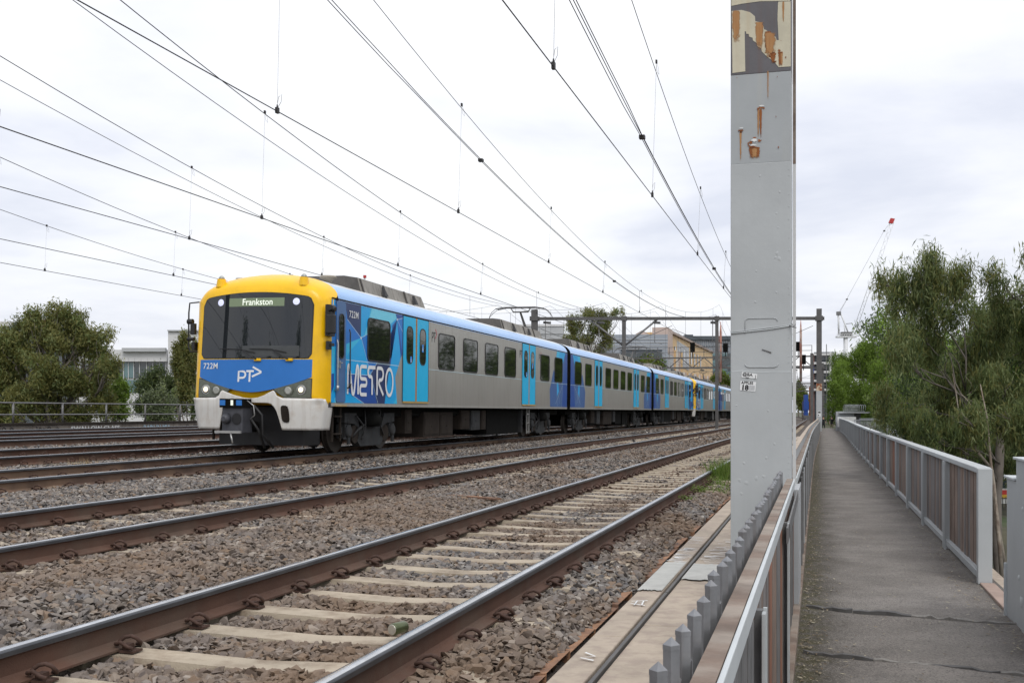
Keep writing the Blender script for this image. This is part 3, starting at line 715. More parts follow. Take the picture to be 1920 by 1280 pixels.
# wide box post with a hand hole beside the big mast
mb = MB()
def bx(p0,p1,t0,t1,z0,z1): mb.box(-p1-inv.x, -p0-inv.x, t0-inv.y, t1-inv.y, z0, z1)
bx(.150,.2145,8.98,9.05,.0,.984); bx(.150,.2145,9.60,9.72,.0,.984); bx(.150,.2145,9.05,9.60,.0,.42); bx(.150,.2145,9.05,9.60,.88,.984); bx(.150,.2145,9.05,9.28,.42,.88)
mb.build('box_post', M['steel_blue'], root, bevel=.004)
mb = MB(); mb.box(-.2140-inv.x,-.20-inv.x, 9.28-inv.y, 9.60-inv.y, .42,.88); mb.build('hand_hole', M['ink'], root)
t = 10.3; k = 0
while t < 112:
    sw([(.156,.076),(.156,.954),(.168,.954),(.168,.076)], t, t+.09, 'stiffener', M['steel_mid'] if k%3 else M['steel_blue'], 0)
    if t < 50: sw([(.168,.076),(.168,.954),(.2145,.954),(.2145,.076)], t+.04, t+.055, 'stiffener_leg', M['steel_mid'], 0)
    t += .95; k += 1

# ------------------------------------------------------------------ picket strip on the track side
root = empty('picket_fence', P(.285, 5, .3), 'row of grey square steel pickets with pointed caps in front of the grey mast', 'picket fence')
inv = Vector(root.location)
def picket_mesh(h, s=.0118):
    mb = MB()
    mb.box(-s,s,-s,s,-.32,h); e = s*1.05
    mb.box(-e,e,-e,e,h-.004,h+.006)
    mb.add([(-e,-e,h+.006),(e,-e,h+.006),(e,e,h+.006),(-e,e,h+.006),(0,0,h+.022)], [(0,1,4),(1,2,4),(2,3,4),(3,0,4)])
    return mb.mesh('picket', M['galv'])
pm = [picket_mesh(.82), picket_mesh(.825), picket_mesh(.815)]
t = 1.62; r = random.Random(3)
while t < 9.0:
    put('picket', r.choice(pm), root, (r.uniform(-.0015,.0015), t-inv.y, 0), (r.uniform(-.006,.006), r.uniform(-.006,.006), R(45)+r.uniform(-.1,.1)))
    mb = MB(); t += .196
sw([(.262,.80),(.262,.85),(.266,.85),(.266,.80)], 1.4, 9.1, 'fixing_rail', M['galv'], 0, root)
# a short stub between each pair
mbs = MB(); mbs.box(-.008,.008,-.012,.012,-.3,.735); mbs.add([(-.009,-.012,.735),(.009,-.012,.735),(.009,.012,.735),(-.009,.012,.735),(0,0,.748)], [(0,1,4),(1,2,4),(2,3,4),(3,0,4)])
sm_ = mbs.mesh('short_picket', M['galv']); t = 1.72
while t < 9.0:
    put('short_picket', sm_, root, (-.002, t-inv.y, 0)); t += .196

# ------------------------------------------------------------------ the big portal mast beside the path
MT = 9.40-.717*.0      # face distance
def mast_pt(x, y, off=.0):
    """point on the mast's front face from its place in the photograph"""
    a_ = (1535-x)/2129.; p = a_*MT*CT/(1-ST*a_); Zd = MT*CT+ST*p
    return (-p, MT-off, EYE+(772-y)*Zd/2050)
root = empty('portal_mast', P(.47, MT, .28), 'big grey steel mast beside the path with rust stains, stickers and a cream letter N', 'mast')
inv = Vector(root.location)
pL, pR, D = .717, .22, .42
zA, zB, TOPZ = 3.69, 4.44, 9.0
def mb_box(mb, p0,p1,t0,t1,z0,z1,m=0): mb.box(-p1-inv.x, -p0-inv.x, t0-inv.y, t1-inv.y, z0-inv.z, z1-inv.z, m)
mb = MB(); mb_box(mb, pR, pL, MT, MT+D, .285, zA, 0); o = mb.build('lower_shaft', M['steel_grey'], root, bevel=.006)
M['steel_old'] = material('older_bluish_paint', (.345,.365,.375), .45, var=.05, vscale=3, bump=.0012, bscale=10, streak=.25, streakcol=(.42,.40,.33))
mb = MB(); mb_box(mb, pR+.001, pL-.001, MT+.001, MT+D-.001, zA, zB, 0); mb.build('middle_shaft', M['steel_old'], root)
mb = MB(); mb_box(mb, pR, pL, MT, MT+D, zB, TOPZ, 0); mb.build('upper_shaft', material('charcoal_paint', (.105,.10,.108), .5, var=.12, vscale=3, bump=.001, bscale=30, streak=.35, streakcol=(.13,.06,.04)), root, bevel=.006)
mb = MB(); mb_box(mb, pR-.030, pR-.004, MT+D-.02, MT+D, .285, 3.75); mb.build('side_flange', M['bwhite'], root)
mb = MB(); mb_box(mb, pR-.030, pR-.004, MT+D-.02, MT+D, 3.752, TOPZ); mb.build('side_flange', M['brown_flange'], root)
# rivets in two lines
rm = MB(); 
for k in range(6):
    a_ = k*math.pi/3; rm.v.append((.009*math.cos(a_), 0, .009*math.sin(a_)))
for k in range(6):
    a_ = k*math.pi/3; rm.v.append((.005*math.cos(a_), -.0045, .005*math.sin(a_)))
for k in range(6): rm.f.append([k,(k+1)%6,6+(k+1)%6,6+k]); rm.m.append(0); rm.sm.append(True)
rm.f.append([6,7,8,9,10,11]); rm.m.append(0); rm.sm.append(True)
rmesh = rm.mesh('rivet', M['steel_grey']); r = random.Random(1); z = .45; n = 0
while z < zA-.05:
    for p in (pR+.020, pL-.020 if r.random() < .0 else None):
        if p is None: continue
        put('rivet', rmesh, root, (-p-inv.x, MT-inv.y, z-inv.z), (0,0,0), (.6,.6,.6)); n += 1
    z += r.choice([.052,.104,.156])
# blisters of lifted paint
for (x, y, s) in ((1457,475,.02),(1461,485,.024),(1454,483,.014),(1456,400,.012),(1459,427,.010),(1456,548,.012),(1418,508,.012),(1416,566,.014),(1387,900,.02),(1400,905,.026),(1418,896,.022),(1432,893,.02),(1395,868,.016),(1437,858,.014),(1390,925,.018),(1440,925,.02),(1452,832,.012),(1381,760,.012),(1440,770,.010),(1425,330,.012),(1462,360,.012)):
    mb = MB(); bp_ = mast_pt(x, y)
    mb.grid(lambda u, v: (math.cos(u*6.283)*s*.9*v*(1+.25*math.sin(u*19+x)), -.0035*(1-v*v)+.001, math.sin(u*6.283)*s*v*(1+.3*math.cos(u*13+y))), 12, 3)
    o = mb.build('paint_blister', M['steel_grey'] if y > 300 else M['steel_old'], root); o.location = Vector(bp_)-inv
def face_poly(pts, mat, name, off=.002):
    mb = MB(); q = [Vector(mast_pt(x, y, off))-inv for x, y in pts]
    mb.poly(q); o = mb.build(name, mat, root)
    bm = bmesh.new(); bm.from_mesh(o.data); bmesh.ops.triangulate(bm, faces=bm.faces[:]); bm.to_mesh(o.data); bm.free(); return o
def ragged(pts, amp, seed, step=2.5):
    r = random.Random(seed); out_ = []
    for i in range(len(pts)):
        a0, b0 = pts[i], pts[(i+1) % len(pts)]; L_ = math.hypot(b0[0]-a0[0], b0[1]-a0[1]); n = max(1, int(L_/step))
        for k in range(n):
            f = k/n; out_.append((a0[0]+(b0[0]-a0[0])*f+(r.uniform(-amp,amp) if k else 0), a0[1]+(b0[1]-a0[1])*f+(r.uniform(-amp,amp) if k else 0)))
    return out_
z2 = lambda X, Y: (1350+X/3.2, Y/3.2)
# letter N (its stair-stepped diagonal as in the stencil) and the foot of the letter above
st = []
for k in range(9): st += [(150+14*k+2, 68+18*k*.95), (164+14*k+2, 70+18*k*.95)]
Nleft = [z2(*q) for q in [(70,68),(130,62),(180,75),(210,100),(212,130),(240,135),(242,155),(262,160),(264,178),(276,182),(300,200),(335,225),(340,243),(352,243),(345,120),(348,20),(352,12),(424,10),(425,400),(352,405),(330,378),(300,355),(270,330),(250,310),(248,292),(225,280),(222,262),(198,245),(195,228),(175,222),(172,206),(158,205),(156,190),(148,190),(152,430),(75,440)]]
face_poly(Nleft, M['cream_paint'], 'letter_n', .0025)
face_poly([z2(*q) for q in [(68,-60),(68,38),(130,25),(240,10),(420,8),(424,-60)]], M['cream_paint'], 'letter_above', .0025)
# rust runs and scabs
def run(X, Y, wd, ln, seed, mat='rust_run', tap=.6):
    r = random.Random(seed); n = 12; vs = []; fd = []; off = .0032+.0001*(seed % 9)
    for i in range(n+1):
        f = i/n; h = wd/2*1.35*(1-(1-tap)*f)*(1+r.uniform(-.15,.15)); c_ = X+r.uniform(-.5,.5); yy = Y+ln*1.06*f
        for q, a_ in ((-1,0.),(-.5,.8),(0,1.),(.5,.8),(1,0.)):
            vs.append(tuple(Vector(mast_pt(*z2(c_+q*h, yy), off))-inv)); fd.append(a_*(1-f**3)*(1. if i else .6))
    mb = MB(); mb.add(vs, [(5*i+k, 5*i+k+1, 5*i+k+6, 5*i+k+5) for i in range(n) for k in range(4)])
    o_ = mb.build('rust_run', M['rust_soft'] if mat == 'rust' else M['rust_pale'], root)
    at_ = o_.data.attributes.new('fade', 'FLOAT', 'POINT'); at_.data.foreach_set('value', fd)
def scab(X, Y, w_, h_, seed, mat='rust'):
    r = random.Random(seed); pts = []
    for k in range(26):
        a_ = k*math.pi*2/26; f = r.uniform(.5,1.2); pts.append(z2(X+w_/2*math.cos(a_)*f, Y+h_/2*math.sin(a_)*f))
    face_poly(pts, M[mat], 'rust_scab', .0046+.0001*(seed % 9))
run(97,66,42,190,1,tap=.8); run(237,135,44,165,2,tap=.7); run(288,190,36,135,3,'rust',.8); run(300,198,60,150,4,tap=.7); run(318,320,30,60,5,'rust'); run(362,312,24,92,6,'rust'); run(370,312,14,92,16)
run(288,428,8,170,7,tap=.5); run(380,12,12,120,8); run(230,650,11,180,9,'rust_run'); run(244,656,13,182,10,'rust'); run(124,792,11,170,11,tap=.5); run(190,870,30,84,12,'rust',.9); run(224,884,26,64,13,'rust',.9); run(206,880,28,72,14,'rust_run',.9)
for k, (X_, Y_, w_, h_) in enumerate([(320,325,32,26),(355,305,22,14),(362,318,26,12),(245,648,40,10),(228,655,12,14),(262,650,14,12),(126,785,32,14),(126,795,14,10),(208,828,30,10),(185,856,22,22),(238,845,24,16),(170,865,10,30),(205,886,60,12),(394,346,6,14),(350,885,8,14),(336,700,4,14),(344,462,4,8),(102,468,5,5),(366,246,5,5),(298,340,14,12),(330,372,20,12)]):
    scab(X_, Y_, w_, h_, 20+k)
for k, (X_, Y_, w_, h_) in enumerate([(250,636,42,9),(205,842,34,24),(128,770,26,8),(200,872,46,10)]): scab(X_, Y_, w_, h_, 60+k, 'white_paint')
# welded access plate outline, strap wire, stickers
def tube_on(pts, rad, mat, name, off=.004):
    mb = MB(); mb.tube([Vector(mast_pt(x, y, off))-inv for x, y in pts], rad, 6); return mb.build(name, mat, root)
tube_on([(1397,626),(1397,602),(1400,598),(1404,597),(1450,596),(1456,598),(1458,602)], .0028, M['steel_grey'], 'weld_bead')
tube_on([(1397,683),(1400,687),(1405,688),(1452,688),(1457,686),(1459,681)], .0040, M['steel_grey'], 'weld_bead')
tube_on([(1429,655),(1436,657),(1446,661)], .005, M['steel_mid'], 'weld_stub')
tube_on([(1370,625.5),(1400,622),(1440,617.5),(1478,611.5),(1484,610)], .0055, M['pale_paint'], 'strap_wire', .006)
tube_on([(1370,623.5),(1400,619.5),(1440,614.5),(1478,609.5),(1484,608)], .0045, M['steel_grey'], 'strap_wire', .006)
mb = MB(); mb.tube([Vector(q)-inv for q in (mast_pt(1480,610,.008), mast_pt(1487,613,.03), mast_pt(1493,615,.05))], .005, 6); mb.tube([Vector(q)-inv for q in (mast_pt(1484,606,.008), mast_pt(1489,612,.012), mast_pt(1492,608,.04))], .003, 6); mb.build('strap_tail', M['steel_mid'], root)
face_poly(ragged([(1372,695),(1390,693.5),(1420,696),(1483,695),(1483,697.4),(1420,698.2),(1390,696),(1372,697)], .3, 4), M['pale_paint'], 'paint_lap', .0015)
st1 = empty('dummy', (0,0,0), None, None); bpy.data.objects.remove(st1)
s1 = [(1391.2,696.8),(1420,701.3),(1419,710),(1390,706.8)]; s2 = [(1388.6,713.8),(1417.9,716),(1416,733.8),(1387.2,731)]
face_poly(ragged(s1, .3, 3, 3), M['sticker'], 'sticker', .004); face_poly(ragged(s2, .25, 5, 3), M['sticker'], 'sticker', .004)
def mast_text(s, x, y, size_px, rotz, sx=1., bold=.0):
    q = Vector(mast_pt(x, y, .0048))-inv; sc_px = 9.2/2050.
    o = text(s, size_px*sc_px*1.38, M['ink'], root, q, (0,0,0), bold=bold, name='sticker_lettering', sx=sx)
    o.rotation_euler = (R(90), R(rotz), 0); return o
mast_text('@BA', 1391.8, 703.5, 5.8, 7, 1.05, .02); mast_text('J', 1415.6, 708, 5.6, 7, .9, .01); mast_text('BAD', 1398.5, 708.4, 2.0, 7, 1.0, .02)
mast_text('APPLES', 1389.8, 719.2, 5.2, 4, .98, .02); mast_text('18', 1389.6, 730.2, 9.5, 4, 1.02, .05)
face_poly([(1404.6,722.2),(1415.6,722.8),(1414.8,732.0),(1403.8,731.2)], M['qr'], 'sticker_panel', .0045)
# the beam and fittings above the picture
mb = MB(); mb.tube([(-.47-inv.x, MT+.2-inv.y, 8.5-inv.z), (-20.5-inv.x, MT+.2-inv.y, 8.9-inv.z)], .16, 12); mb.build('cross_beam', M['steel_dark'], root)
o2 = MB(); o2.box(-20.75-inv.x,-20.3-inv.x, MT-inv.y, MT+.45-inv.y, .9-inv.z, 9.2-inv.z); o2.build('far_shaft', M['steel_dark'], root)

# ------------------------------------------------------------------ right railing with timber boards
root = empty('boarded_railing', (1.5, 11.05, 0), 'long grey steel railing filled with weathered brown boards on the right of the path', 'railing')
inv = Vector(root.location)
def rb(x0,x1,t0,t1,z0,z1,name,mat,bev=.0,mesh_only=False):
    mb = MB(); s0, s1 = sh(t0), sh(t1); n = 1
    vs = [(x0+s0-inv.x,t0-inv.y,z0),(x1+s0-inv.x,t0-inv.y,z0),(x1+s1-inv.x,t1-inv.y,z0),(x0+s1-inv.x,t1-inv.y,z0)]
    vs += [(a,b_,z1) for a,b_,_ in vs]
    mb.add(vs, [(0,3,2,1),(4,5,6,7),(0,1,5,4),(1,2,6,5),(2,3,7,6),(3,0,4,7)]); 
    return mb if mesh_only else mb.build(name, mat, root, bevel=bev)
RX = 1.44
rb(RX-.015, RX+.11, 10.95, 11.05, 0.0, 1.075, 'end_post', M['steel_grey'], .006)
r = random.Random(12)
t = 11.05; bay = 2.8; k = 0; far_boards = MB(); nb = 0; far_posts = MB()
while t < 112:
    t1 = t+bay
    pale = r.random() < .4
    rb(RX-.02, RX+.11, t+ (0 if k else -.0), t1-.004, 1.030, 1.082, 'top_rail', M['pale_paint'] if r.random()<.3 else (M['steel_blue'] if r.random()<.5 else M['steel_grey']), .006 if k < 6 else 0)
    rb(RX-.012, RX+.075, t, t1, .05, .115, 'bottom_rail', M['steel_grey'], .004 if k < 6 else 0)
    rb(RX-.03, RX+.10, t1-.13, t1-.01, .0, 1.028, 'post', M['steel_grey'] if k % 2 == 0 else M['steel_blue'], .004 if k < 6 else 0)
    if k < 16: rb(RX-.03, RX-.012, t1-.25, t1-.215, .0, 1.028, 'thin_post', M['steel_grey'])
    y = t+.02; e = t1-.15
    while y < e:
        wd = r.uniform(.13,.16); y2 = min(y+wd, e)
        mt = M['timber'] if r.random() < .62 else M['timber_grey']
        if k == 4 and 0.3 < (y-t)/bay < .6: mt = M['timber_rust']
        dx = r.uniform(0,.010)
        if nb < 290:
            rb(RX+.03+dx, RX+.055+dx, y, y2-.006, .10, 1.025+r.uniform(-.01,.0), 'board', mt); nb += 1
        else:
            q = rb(RX+.03, RX+.055, y, y2-.006, .10, 1.025, '', None, mesh_only=True); far_boards.add(q.v, q.f, 0 if mt is M['timber'] else 1)
        y = y2
    t = t1; k += 1
if far_boards.v: stuff(far_boards.build('boards_far', [M['timber'], M['timber_grey']], root))
# the stepped girder end in the right foreground
root = empty('girder_end', (1.45, 8.4, 0), 'pale grey stepped girder end at the right edge of the picture', 'girder')
inv = Vector(root.location)
mb = MB(); prof = [(9.30,.0),(9.30,1.085),(8.88,1.085),(8.88,1.245),(7.6,1.245),(2.0,1.245),(2.0,.0)]
mb.prism([(1.42-inv.x, a-inv.y, b_) for a, b_ in prof], (.035,0,0)); mb.build('web_plate', M['steel_grey'], root, bevel=.005)
mb = MB(); mb.box(1.40-inv.x,1.56-inv.x, 8.882-inv.y, 9.32-inv.y, 1.087,1.105); mb.build('cap_plate', M['pale_paint'], root, bevel=.004)
mb = MB(); mb.box(1.40-inv.x,1.56-inv.x, 2.-inv.y, 8.90-inv.y, 1.247,1.265); mb.build('cap_plate', M['pale_paint'], root, bevel=.004)
mb = MB(); mb.box(1.40-inv.x,1.56-inv.x, 9.302-inv.y, 9.32-inv.y, .0,.42); mb.build('end_stiffener', M['pale_paint'], root, bevel=.004)
for (tt_, z_, s) in ((8.5,.62,.035),(8.65,.22,.055),(8.6,.9,.02),(8.75,.38,.03),(8.45,.8,.025)):
    mb = MB(); mb.grid(lambda u, v: (-.008*(1-v*v)-.001, math.cos(u*6.283)*s*v*(1+.25*math.sin(u*19)), math.sin(u*6.283)*s*v*(1+.3*math.cos(u*13))), 12, 3)
    o = mb.build('paint_blister', M['pale_paint'], root); o.location = (1.42-inv.x, tt_-inv.y, z_)
# ------------------------------------------------------------------ train carriages
# carriage space: x to the right (towards the path), y away from the front, z above the rail
HW, L0, ZB, ZG = 1.48, 21.7, 1.0, 3.19
half = [(1.40,ZB),(1.46,ZB+.02),(HW,ZB+.10),(HW,2.2),(HW,ZG-.04),(1.472,3.22),(1.447,3.29),(1.40,3.36),(1.33,3.43),(1.23,3.495),(1.10,3.555),(.93,3.61),(.72,3.655),(.48,3.69),(.24,3.71),(0,3.715)]
outline = half + [(-x, z) for x, z in half[-2::-1]]
CABY = .28
def fy(x, z):
    """front face: how far back the nose is at (x, z)"""
    return -.26 + .13*(abs(x)/1.3)**2.4 + .085*max(0, z-1.2) + .42*min(1, max(0, (z-3.22)/.50))**2
def front_rings():
    c = (0, 2.3); rings = []
    for s in (1., .985, .965, .94, .91, .87, .80, .65, .45, .22):
        ring = []
        for x, z in outline:
            X, Zz = c[0]+(x-c[0])*s, c[1]+(z-c[1])*s
            e = max(0, (s-.86)/.14); edge = 1-math.sqrt(max(0, 1-e*e))
            y0 = fy(X, Zz); ring.append((X, y0*(1-edge)+(CABY+.34*max(0,min(1,(Zz-3.13)/.12))**.7)*edge, Zz))
        if s == 1.: ring = [(x_*1.004, _y, z_+(.006 if z_ > 3.2 else 0)) for x_, _y, z_ in ring]
        rings.append(ring)
    return rings
def shell_y(x, z):
    # radial parameter of (x,z) inside the outline -> depth (for things laid on the nose)
    d = math.hypot(x, z-2.3); best = 10
    for i in range(len(outline)-1):
        (x1,z1),(x2,z2) = outline[i], outline[i+1]
        den = (x)*(z2-z1)-(z-2.3)*(x2-x1)
        if abs(den) < 1e-9: continue
        tt = ((x1)*(z2-z1)-(z1-2.3)*(x2-x1))/den
        uu = ((x1)*(z-2.3)-(z1-2.3)*x)/den
        if tt > 0 and -1e-6 <= uu <= 1+1e-6: best = min(best, tt)
    s = 1/best if best < 10 else 0
    e = min(1, max(0, (s-.86)/.14)); edge = 1-math.sqrt(max(0, 1-e*e)); return fy(x,z)*(1-edge)+CABY*edge
def rrect(w, h, rad, n=5):
    pts = []
    for cx, cz, a0 in ((w/2-rad, h/2-rad, 0), (-w/2+rad, h/2-rad, 90), (-w/2+rad, -h/2+rad, 180), (w/2-rad, -h/2+rad, 270)):
        pts += arc(cx, cz, rad, rad, a0, a0+90, n)
    return pts
def frame_mesh(w, h, rad, bar, mat, proud=.018):
    mb = MB(); a_ = rrect(w, h, rad); b_ = rrect(w-2*bar, h-2*bar, max(.01, rad-bar)); n = len(a_)
    vs = [(0,x,z) for x,z in a_] + [(proud,x,z) for x,z in a_] + [(proud,x,z) for x,z in b_] + [(0,x,z) for x,z in b_]
    fs = []
    for k in range(n):
        j = (k+1)%n
        for q in range(3): fs.append((q*n+k, q*n+j, (q+1)*n+j, (q+1)*n+k))
    mb.add(vs, fs); return mb.mesh('window', mat)
def pane_mesh(w, h, rad, mat, off=.008):
    mb = MB(); mb.poly([(off,x,z) for x,z in rrect(w, h, rad)]); return mb.mesh('glass', mat)
WZ = (3.62+2.745)/2-.726; WH = .885
wf = {}
def window_at(par, y, w, side, frame_mat=None, h=WH, z=WZ, rad=.11):
    key = (round(w,2), round(h,2))
    if key not in wf: wf[key] = (frame_mesh(w+.05, h+.05, rad+.02, .03, M['black_rubber']), pane_mesh(w, h, rad, M['glass']))
    f = put('window', wf[key][0], par, (side*HW, y, z), (0,0,0 if side > 0 else math.pi))
    put('glass', wf[key][1], f); return f
DW, DZ0, DZ1 = .80, 1.145, 3.15
leaf = MB(); leaf.box(.0,.012,-DW/2,DW/2,DZ0,DZ1); leaf_me = leaf.mesh('door_leaf', M['door_blue'])
dwf = frame_mesh(.44, .90, .17, .028, M['black_rubber'], .008); dwp = pane_mesh(.40, .86, .155, M['glass'], .004)
bt = MB(); 
bt.box(.0,.016,-.045,.045,DZ0,DZ1); bm_s = bt.mesh('safety_strip', M['hatch'])
tk = MB()
zz_ = DZ0+.04
while zz_ < DZ1-.03:
    for s_ in (-1,1): tk.box(.0165,.018, s_*.036-.006, s_*.036+.006, zz_, zz_+.018)
    zz_ += .036
tk.box(.0165,.018,-.004,.004,DZ0,DZ1)
tick_me = tk.mesh('strip_marks', M['ink'])
sur = MB(); sur.box(0,.006,-.9,-.86,DZ0-.03,DZ1+.03); sur.box(0,.006,.86,.9,DZ0-.03,DZ1+.03); sur.box(0,.006,-.86,.86,DZ1+.005,DZ1+.04); sur_me = sur.mesh('door_surround', M['black_rubber'])
sill = MB(); sill.box(0,.03,-.86,.86,DZ0-.045,DZ0-.01); sill_me = sill.mesh('door_sill', material('sill_yellow', (.45,.30,.09), .7, var=.2))
def door_at(par, y, side, sticker=False):
    rz = 0 if side > 0 else math.pi
    put('door_surround', sur_me, par, (side*HW, y, 0), (0,0,rz)); put('door_sill', sill_me, par, (side*HW, y, 0), (0,0,rz))
    for k in (-1,1):
        d = put('door_leaf', leaf_me, par, (side*(HW+.001), y+k*(DW/2+.045), 0), (0,0,rz))
        f = put('door_window', dwf, d, (.012, 0, WZ+.03)); put('door_glass', dwp, d, (.012, 0, WZ+.03))
        if sticker:
            mb = MB(); kk = k*(1 if side>0 else -1); mb.box(.0175,.0185,-.06+.0,.05,(-.10 if kk > 0 else -.40),(.09 if kk>0 else -.24)); o_ = mb.build('notice', M['decal_blue'], d); o_.location = (0, kk*.0+(.09 if kk<0 else -.0), WZ)
            m2 = MB(); zc = 0 if kk > 0 else -.32; 
            m2.box(.0187,.0190,-.02,.01,zc-.05,zc+.0); m2.box(.0187,.0190,-.02,-.005,zc+.0,zc+.03); m2.box(.0187,.0190,-.03,.025,zc-.06,zc-.05)
            q_ = m2.build('notice_symbol', M['white_paint'], d); q_.location = o_.location
    s_ = put('safety_strip', bm_s, par, (side*(HW+.001), y, 0), (0,0,rz)); put('strip_marks', tick_me, s_)
# wheels, bogies
def wheel_mesh():
    mb = MB(); pr = [(.0,.12),(.06,.13),(.065,.36),(.075,.46),(.0,.47),(-.015,.49),(-.045,.49),(-.05,.36),(-.05,.0)]
    n = 28; vs = []
    for (x, r_) in [(.07,0)]+pr:
        for k in range(n): vs.append((x, r_*math.cos(2*math.pi*k/n), r_*math.sin(2*math.pi*k/n)))
    fs = []
    for i in range(len(pr)):
        for k in range(n): fs.append((i*n+k, i*n+(k+1)%n, (i+1)*n+(k+1)%n, (i+1)*n+k))
    mb.add(vs, fs, 0, False); return mb.mesh('wheel', M['wheel'])
WHEEL = wheel_mesh()
bf = MB()
for s_ in (1,-1):
    x0, x1 = (1.02, 1.20) if s_ > 0 else (-1.20, -1.02)
    # swan-neck side frame: low centre plate, raised arms over the axle boxes
    bf.prism([(x0,-.62,.10),(x0,.62,.10),(x0,.75,.22),(x0,.72,.42),(x0,.92,.62),(x0,1.42,.70),(x0,1.42,.52),(x0,1.08,.46),(x0,.86,.40),(x0,.86,.38)][:0] or
             [(x0,-.58,.13),(x0,.58,.13),(x0,.72,.24),(x0,.70,.44),(x0,.88,.62),(x0,1.42,.66),(x0,1.42,.86),(x0,.80,.86),(x0,.62,.56),(x0,-.62,.56),(x0,-.80,.86),(x0,-1.42,.86),(x0,-1.42,.66),(x0,-.88,.62),(x0,-.70,.44),(x0,-.72,.24)], (x1-x0,0,0))
bf.box(-1.1,1.1,-.25,.25,.42,.62)
BF_ME = bf.mesh('bogie_frame', M['bogie'])
sp_ = MB(); sp_.tube([(0,0,.56),(0,0,.60),(0,0,.66),(0,0,.75),(0,0,.82),(0,0,.86),(0,0,.90)], [.30,.34,.36,.36,.33,.27,.30], 20); sp_.cyl((0,0,.90),(0,0,1.02),.32,20)
AS_ME = sp_.mesh('air_spring', M['under'])
ax = MB(); ax.box(-.10,.10,-.16,.16,-.15,.15); ax.tube([(.08,0,0),(.13,0,0),(.16,0,0)],[.15,.145,.10],14); ax.tube([(0,.0,.15),(0,.0,.30)],.11,12); ax.box(-.05,.05,-.28,-.16,-.06,.10); ax.box(.1,.14,-.05,.05,-.28,-.12)
AX_ME = ax.mesh('axle_box', M['bogie'])
HS_MES = []
for pts_, r_ in (([(1.24,-.9,.80),(1.26,-.62,.62),(1.26,-.5,.40),(1.24,-.62,.28)],.022),([(1.22,.5,.98),(1.25,.42,.60),(1.24,.66,.35)],.016),([(1.22,-.4,.98),(1.27,-.45,.55),(1.24,-.55,.36)],.016),([(1.20,-1.0,.35),(1.24,-.8,.5),(1.24,-.5,.6)],.03)):
    hs = MB(); hs.tube(pts_, r_, 6); HS_MES.append(hs.mesh('brake_hose', M['black_rubber']))
ds = MB()
for s_ in (-1,1):
    ds.tube([(0,s_*.35,0),(.0,s_*.35,.01)],.02,6); ds.tube([(-.10,0,0),(-.03,0,0),(.0,0,0),(.06,0,0)],[.05,.16,.20,.20],14) if s_>0 else None
ds.box(-.1,.08,-.3,-.16,-.06,.14)
DS_ME = ds.mesh('brake_unit', M['bogie_brown'])
def bogie_at(par, y, motor=True):
    b_ = put('bogie', BF_ME, par, (0,y,0)); 
    for s_ in (-1,1):
        put('air_spring', AS_ME, b_, (s_*1.08,0,0)); [put('brake_hose', q_, b_, (0,0,0), (0,0,0 if s_>0 else math.pi)) for q_ in HS_MES]
        for k in (-1,1):
            put('wheel', WHEEL, b_, (s_*.835, k*1.25, .485), (0,0,0 if s_>0 else math.pi))
            put('axle_box', AX_ME, b_, (s_*1.10, k*1.25, .47), (0,0,0 if s_>0 else math.pi))
            put('brake_unit', DS_ME, b_, (s_*1.14, k*.86, .40), (0,0,0 if s_>0 else math.pi))
    mb = MB(); mb.cyl((-.9,1.25,.485),(.9,1.25,.485),.08,10); mb.cyl((-.9,-1.25,.485),(.9,-1.25,.485),.08,10); mb.box(-.6,.6,-1.2,-.5,.3,.75); mb.box(-.6,.6,.5,1.2,.3,.75)
    mb.build('axles_and_motors', M['under'], b_); return b_

def livery(par, polys, mats, name='livery_panel', side=1, off=.0025):
    """flat printed film on the side: list of (material index, [(y,z)..])"""
    mb = MB()
    for i, (mi, pts) in enumerate(polys):
        mb.poly([(side*(HW+.0015+.00012*i), y, z) for y, z in (pts if side > 0 else pts)], mi)
    o = mb.build(name, mats, par)
    bm = bmesh.new(); bm.from_mesh(o.data); bmesh.ops.triangulate(bm, faces=bm.faces[:])
    for f in bm.faces:
        if f.normal.x*side < 0: f.normal_flip()
    bm.to_mesh(o.data); bm.free(); return o
LM = [M['navy'], M['deep'], M['mid'], M['cyan'], M['light'], M['pale'], M['livery_line'], M['stainless'], M['dirty_white'], M['soft']]
def line(a_, b_, wd=.012):
    dx, dy = b_[0]-a_[0], b_[1]-a_[1]; l = math.hypot(dx, dy); nx, ny = -dy/l*wd/2, dx/l*wd/2
    return (6, [(a_[0]+nx,a_[1]+ny),(b_[0]+nx,b_[1]+ny),(b_[0]-nx,b_[1]-ny),(a_[0]-nx,a_[1]-ny)])
def zs(X, Y, sx=620, sy=570, k=6.4):
    """a point of the first carriage's side, from the enlarged detail of the photograph"""
    x, y = sx+X/k, sy+Y/k; p = 10.94-HW; Zd = 2129*p/(1535-x); t = (Zd-p*ST)/CT
    return (t-19.9, EYE+(772-y)*Zd/2050-.726)
def cl(pts, y0=.30, y1=99, z0=1.075, z1=3.155): return [(min(max(a,y0),y1), min(max(b,z0),z1)) for a, b in pts]
